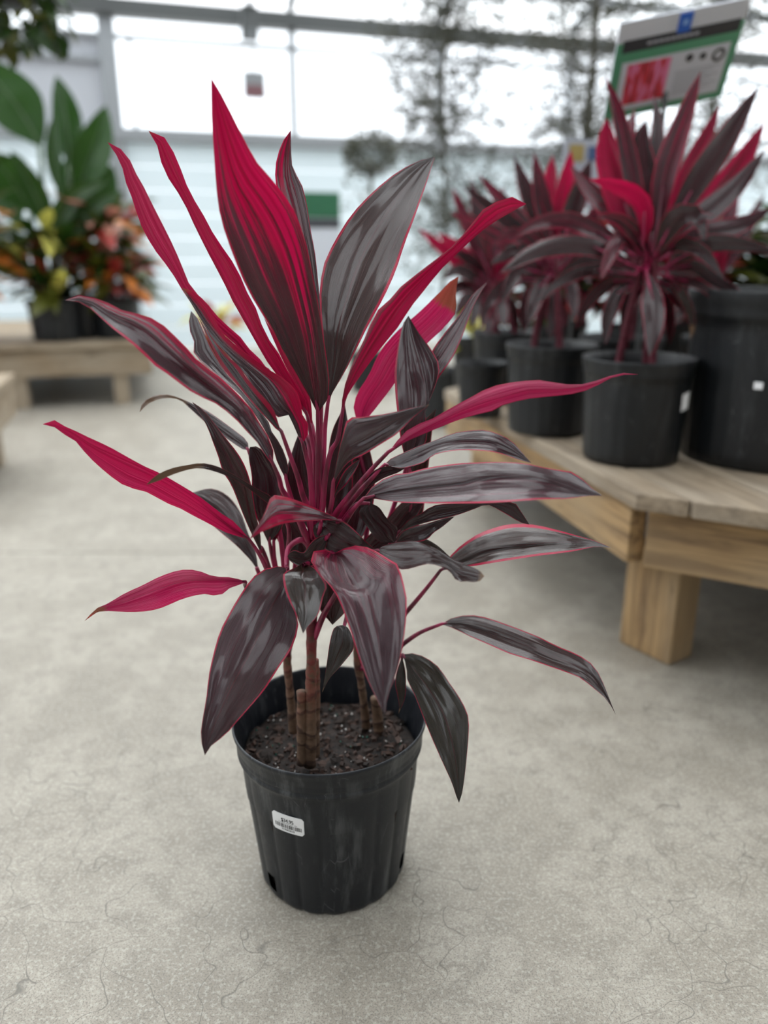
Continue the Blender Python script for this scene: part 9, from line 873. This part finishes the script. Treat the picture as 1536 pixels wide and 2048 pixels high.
def photo_mat():
    m = mat('printed leaf picture', rough=.4); g = NG(m); o = g('TexCoord').outputs['Object']
    n = g.noise(g.scale(o, (70, 70, 14)), 1.0, 3, .5, .6); c = g.mix(g.step(n, .34, .46), (.03, .02, .05), (.66, .04, .06)); c = g.mix(g.step(n, .50, .60), c, (.80, .22, .42)); g.l.new(c, g.b.inputs['Base Color']); return m
srect('leaf_picture', .12, .47, .14, .57, .0018, photo_mat())
for k in range(9): srect('print_line', .53, .90 - .05 * (k % 3), .38 - k * .03, .392 - k * .03, .0016, M_SGREY)
for k in range(9): srect('header_print', .24 + k * .046, .278 + k * .046, .745, .775, .0016, M_SGREY)
for x_, y_, r_ in ((.62, .52, .009), (.73, .51, .008), (.86, .49, .016)):
    o = MB().lathe([(.0001, .0), (r_, 0), (r_, .001), (.0001, .001)] if r_ < .012 else [(r_ * .6, 0), (r_, 0), (r_, .001), (r_ * .6, .001)], 20).build('printed_mark', M_SDARK, sign); o.location = ((x_ - .5) * SW, -.0036, (y_ - .5) * SH); o.rotation_euler = (PI / 2, 0, 0)
tag = srect('blue_tag', .46, .56, .80, .98, .003, M_SBLUE); o = MB().box((0, -.002, .002), (.012, .001, .012)).build('tag_mark', M_SLB, tag)
Rs = Matrix.LocRotScale(Vector(sq[:3]), sign.rotation_euler, None)
def loc_of(p): return Rs.inverted() @ Vector(p)
bot = Rs @ Vector((0, .004, -SH * .3))
MB().tube([Rs.inverted() @ bot, loc_of((bot.x, bot.y + .03, .441))], .006, 8).build('stake', M_STEEL_D, sign)
s2 = empty('back_sign', (.64, 2.72, 1.15), .25, label='small green and white sign leaning behind the bench cordylines', cat='sign')
MB().box((0, 0, 0), (.15, .006, .20)).build('board', M_SGREY, s2); MB().box((0, -.004, -.06), (.146, .003, .03)).build('green_band', M_SGREEN, s2); MB().box((-.03, -.004, .06), (.05, .003, .05)).build('yellow_patch', mat('yellow print', (.35, .26, .08)), s2); MB().box((.035, -.004, .06), (.05, .003, .04)).build('blue_patch', mat('blue print', (.05, .09, .20)), s2)
MB().tube([(0, .006, -.05), (0, .01, -.708)], .005, 8).build('stake', M_STEEL_D, s2)
s3p = Vector((-.48, 6.3, 0))
s3 = empty('standing_sign', s3p, WROT, label='white price board with a green header standing near the back wall', cat='sign')
MB().box((0, 0, 1.09), (.30, .012, .56)).build('board', M_SWHITE, s3); MB().box((0, -.008, 1.28), (.30, .006, .18)).build('green_header', mat('dark sign green', (.03, .14, .07), .5), s3); MB().box((0, -.008, 1.15), (.30, .006, .06)).build('dark_band', M_SDARK, s3)
MB().tube([(0, .02, .9), (0, .02, 0.012)], .014, 8).build('stand_pole', M_STEEL_D, s3); MB().box((0, 0, .006), (.3, .3, .012)).build('foot', M_STEEL_D, s3)
hs = empty('hanging_notice', WP(.82, .45, 2.97), WROT, label='small grey and red square notice hanging from the upper beam', cat='sign')
MB().box((0, 0, -.56), (.20, .01, .22)).build('board', mat('grey notice', (.22, .23, .24), .5), hs); MB().box((0, -.007, -.61), (.17, .004, .10)).build('red_field', mat('dull red print', (.16, .07, .08), .5), hs); MB().tube([(0, 0, -.45), (0, 0, -.1)], .008, 6).build('rod', M_STEEL, hs)
hx = empty('junction_box', WP(.82, .30, 2.97), WROT, label='dark box fixed under the upper beam above the hanging notice', cat='box')
MB().box((0, 0, -.03), (.15, .14, .26)).build('housing', M_STEEL_D, hx, bevel=.01); MB().box((0, -.06, .11), (.05, .16, .03)).build('bracket', M_STEEL, hx);
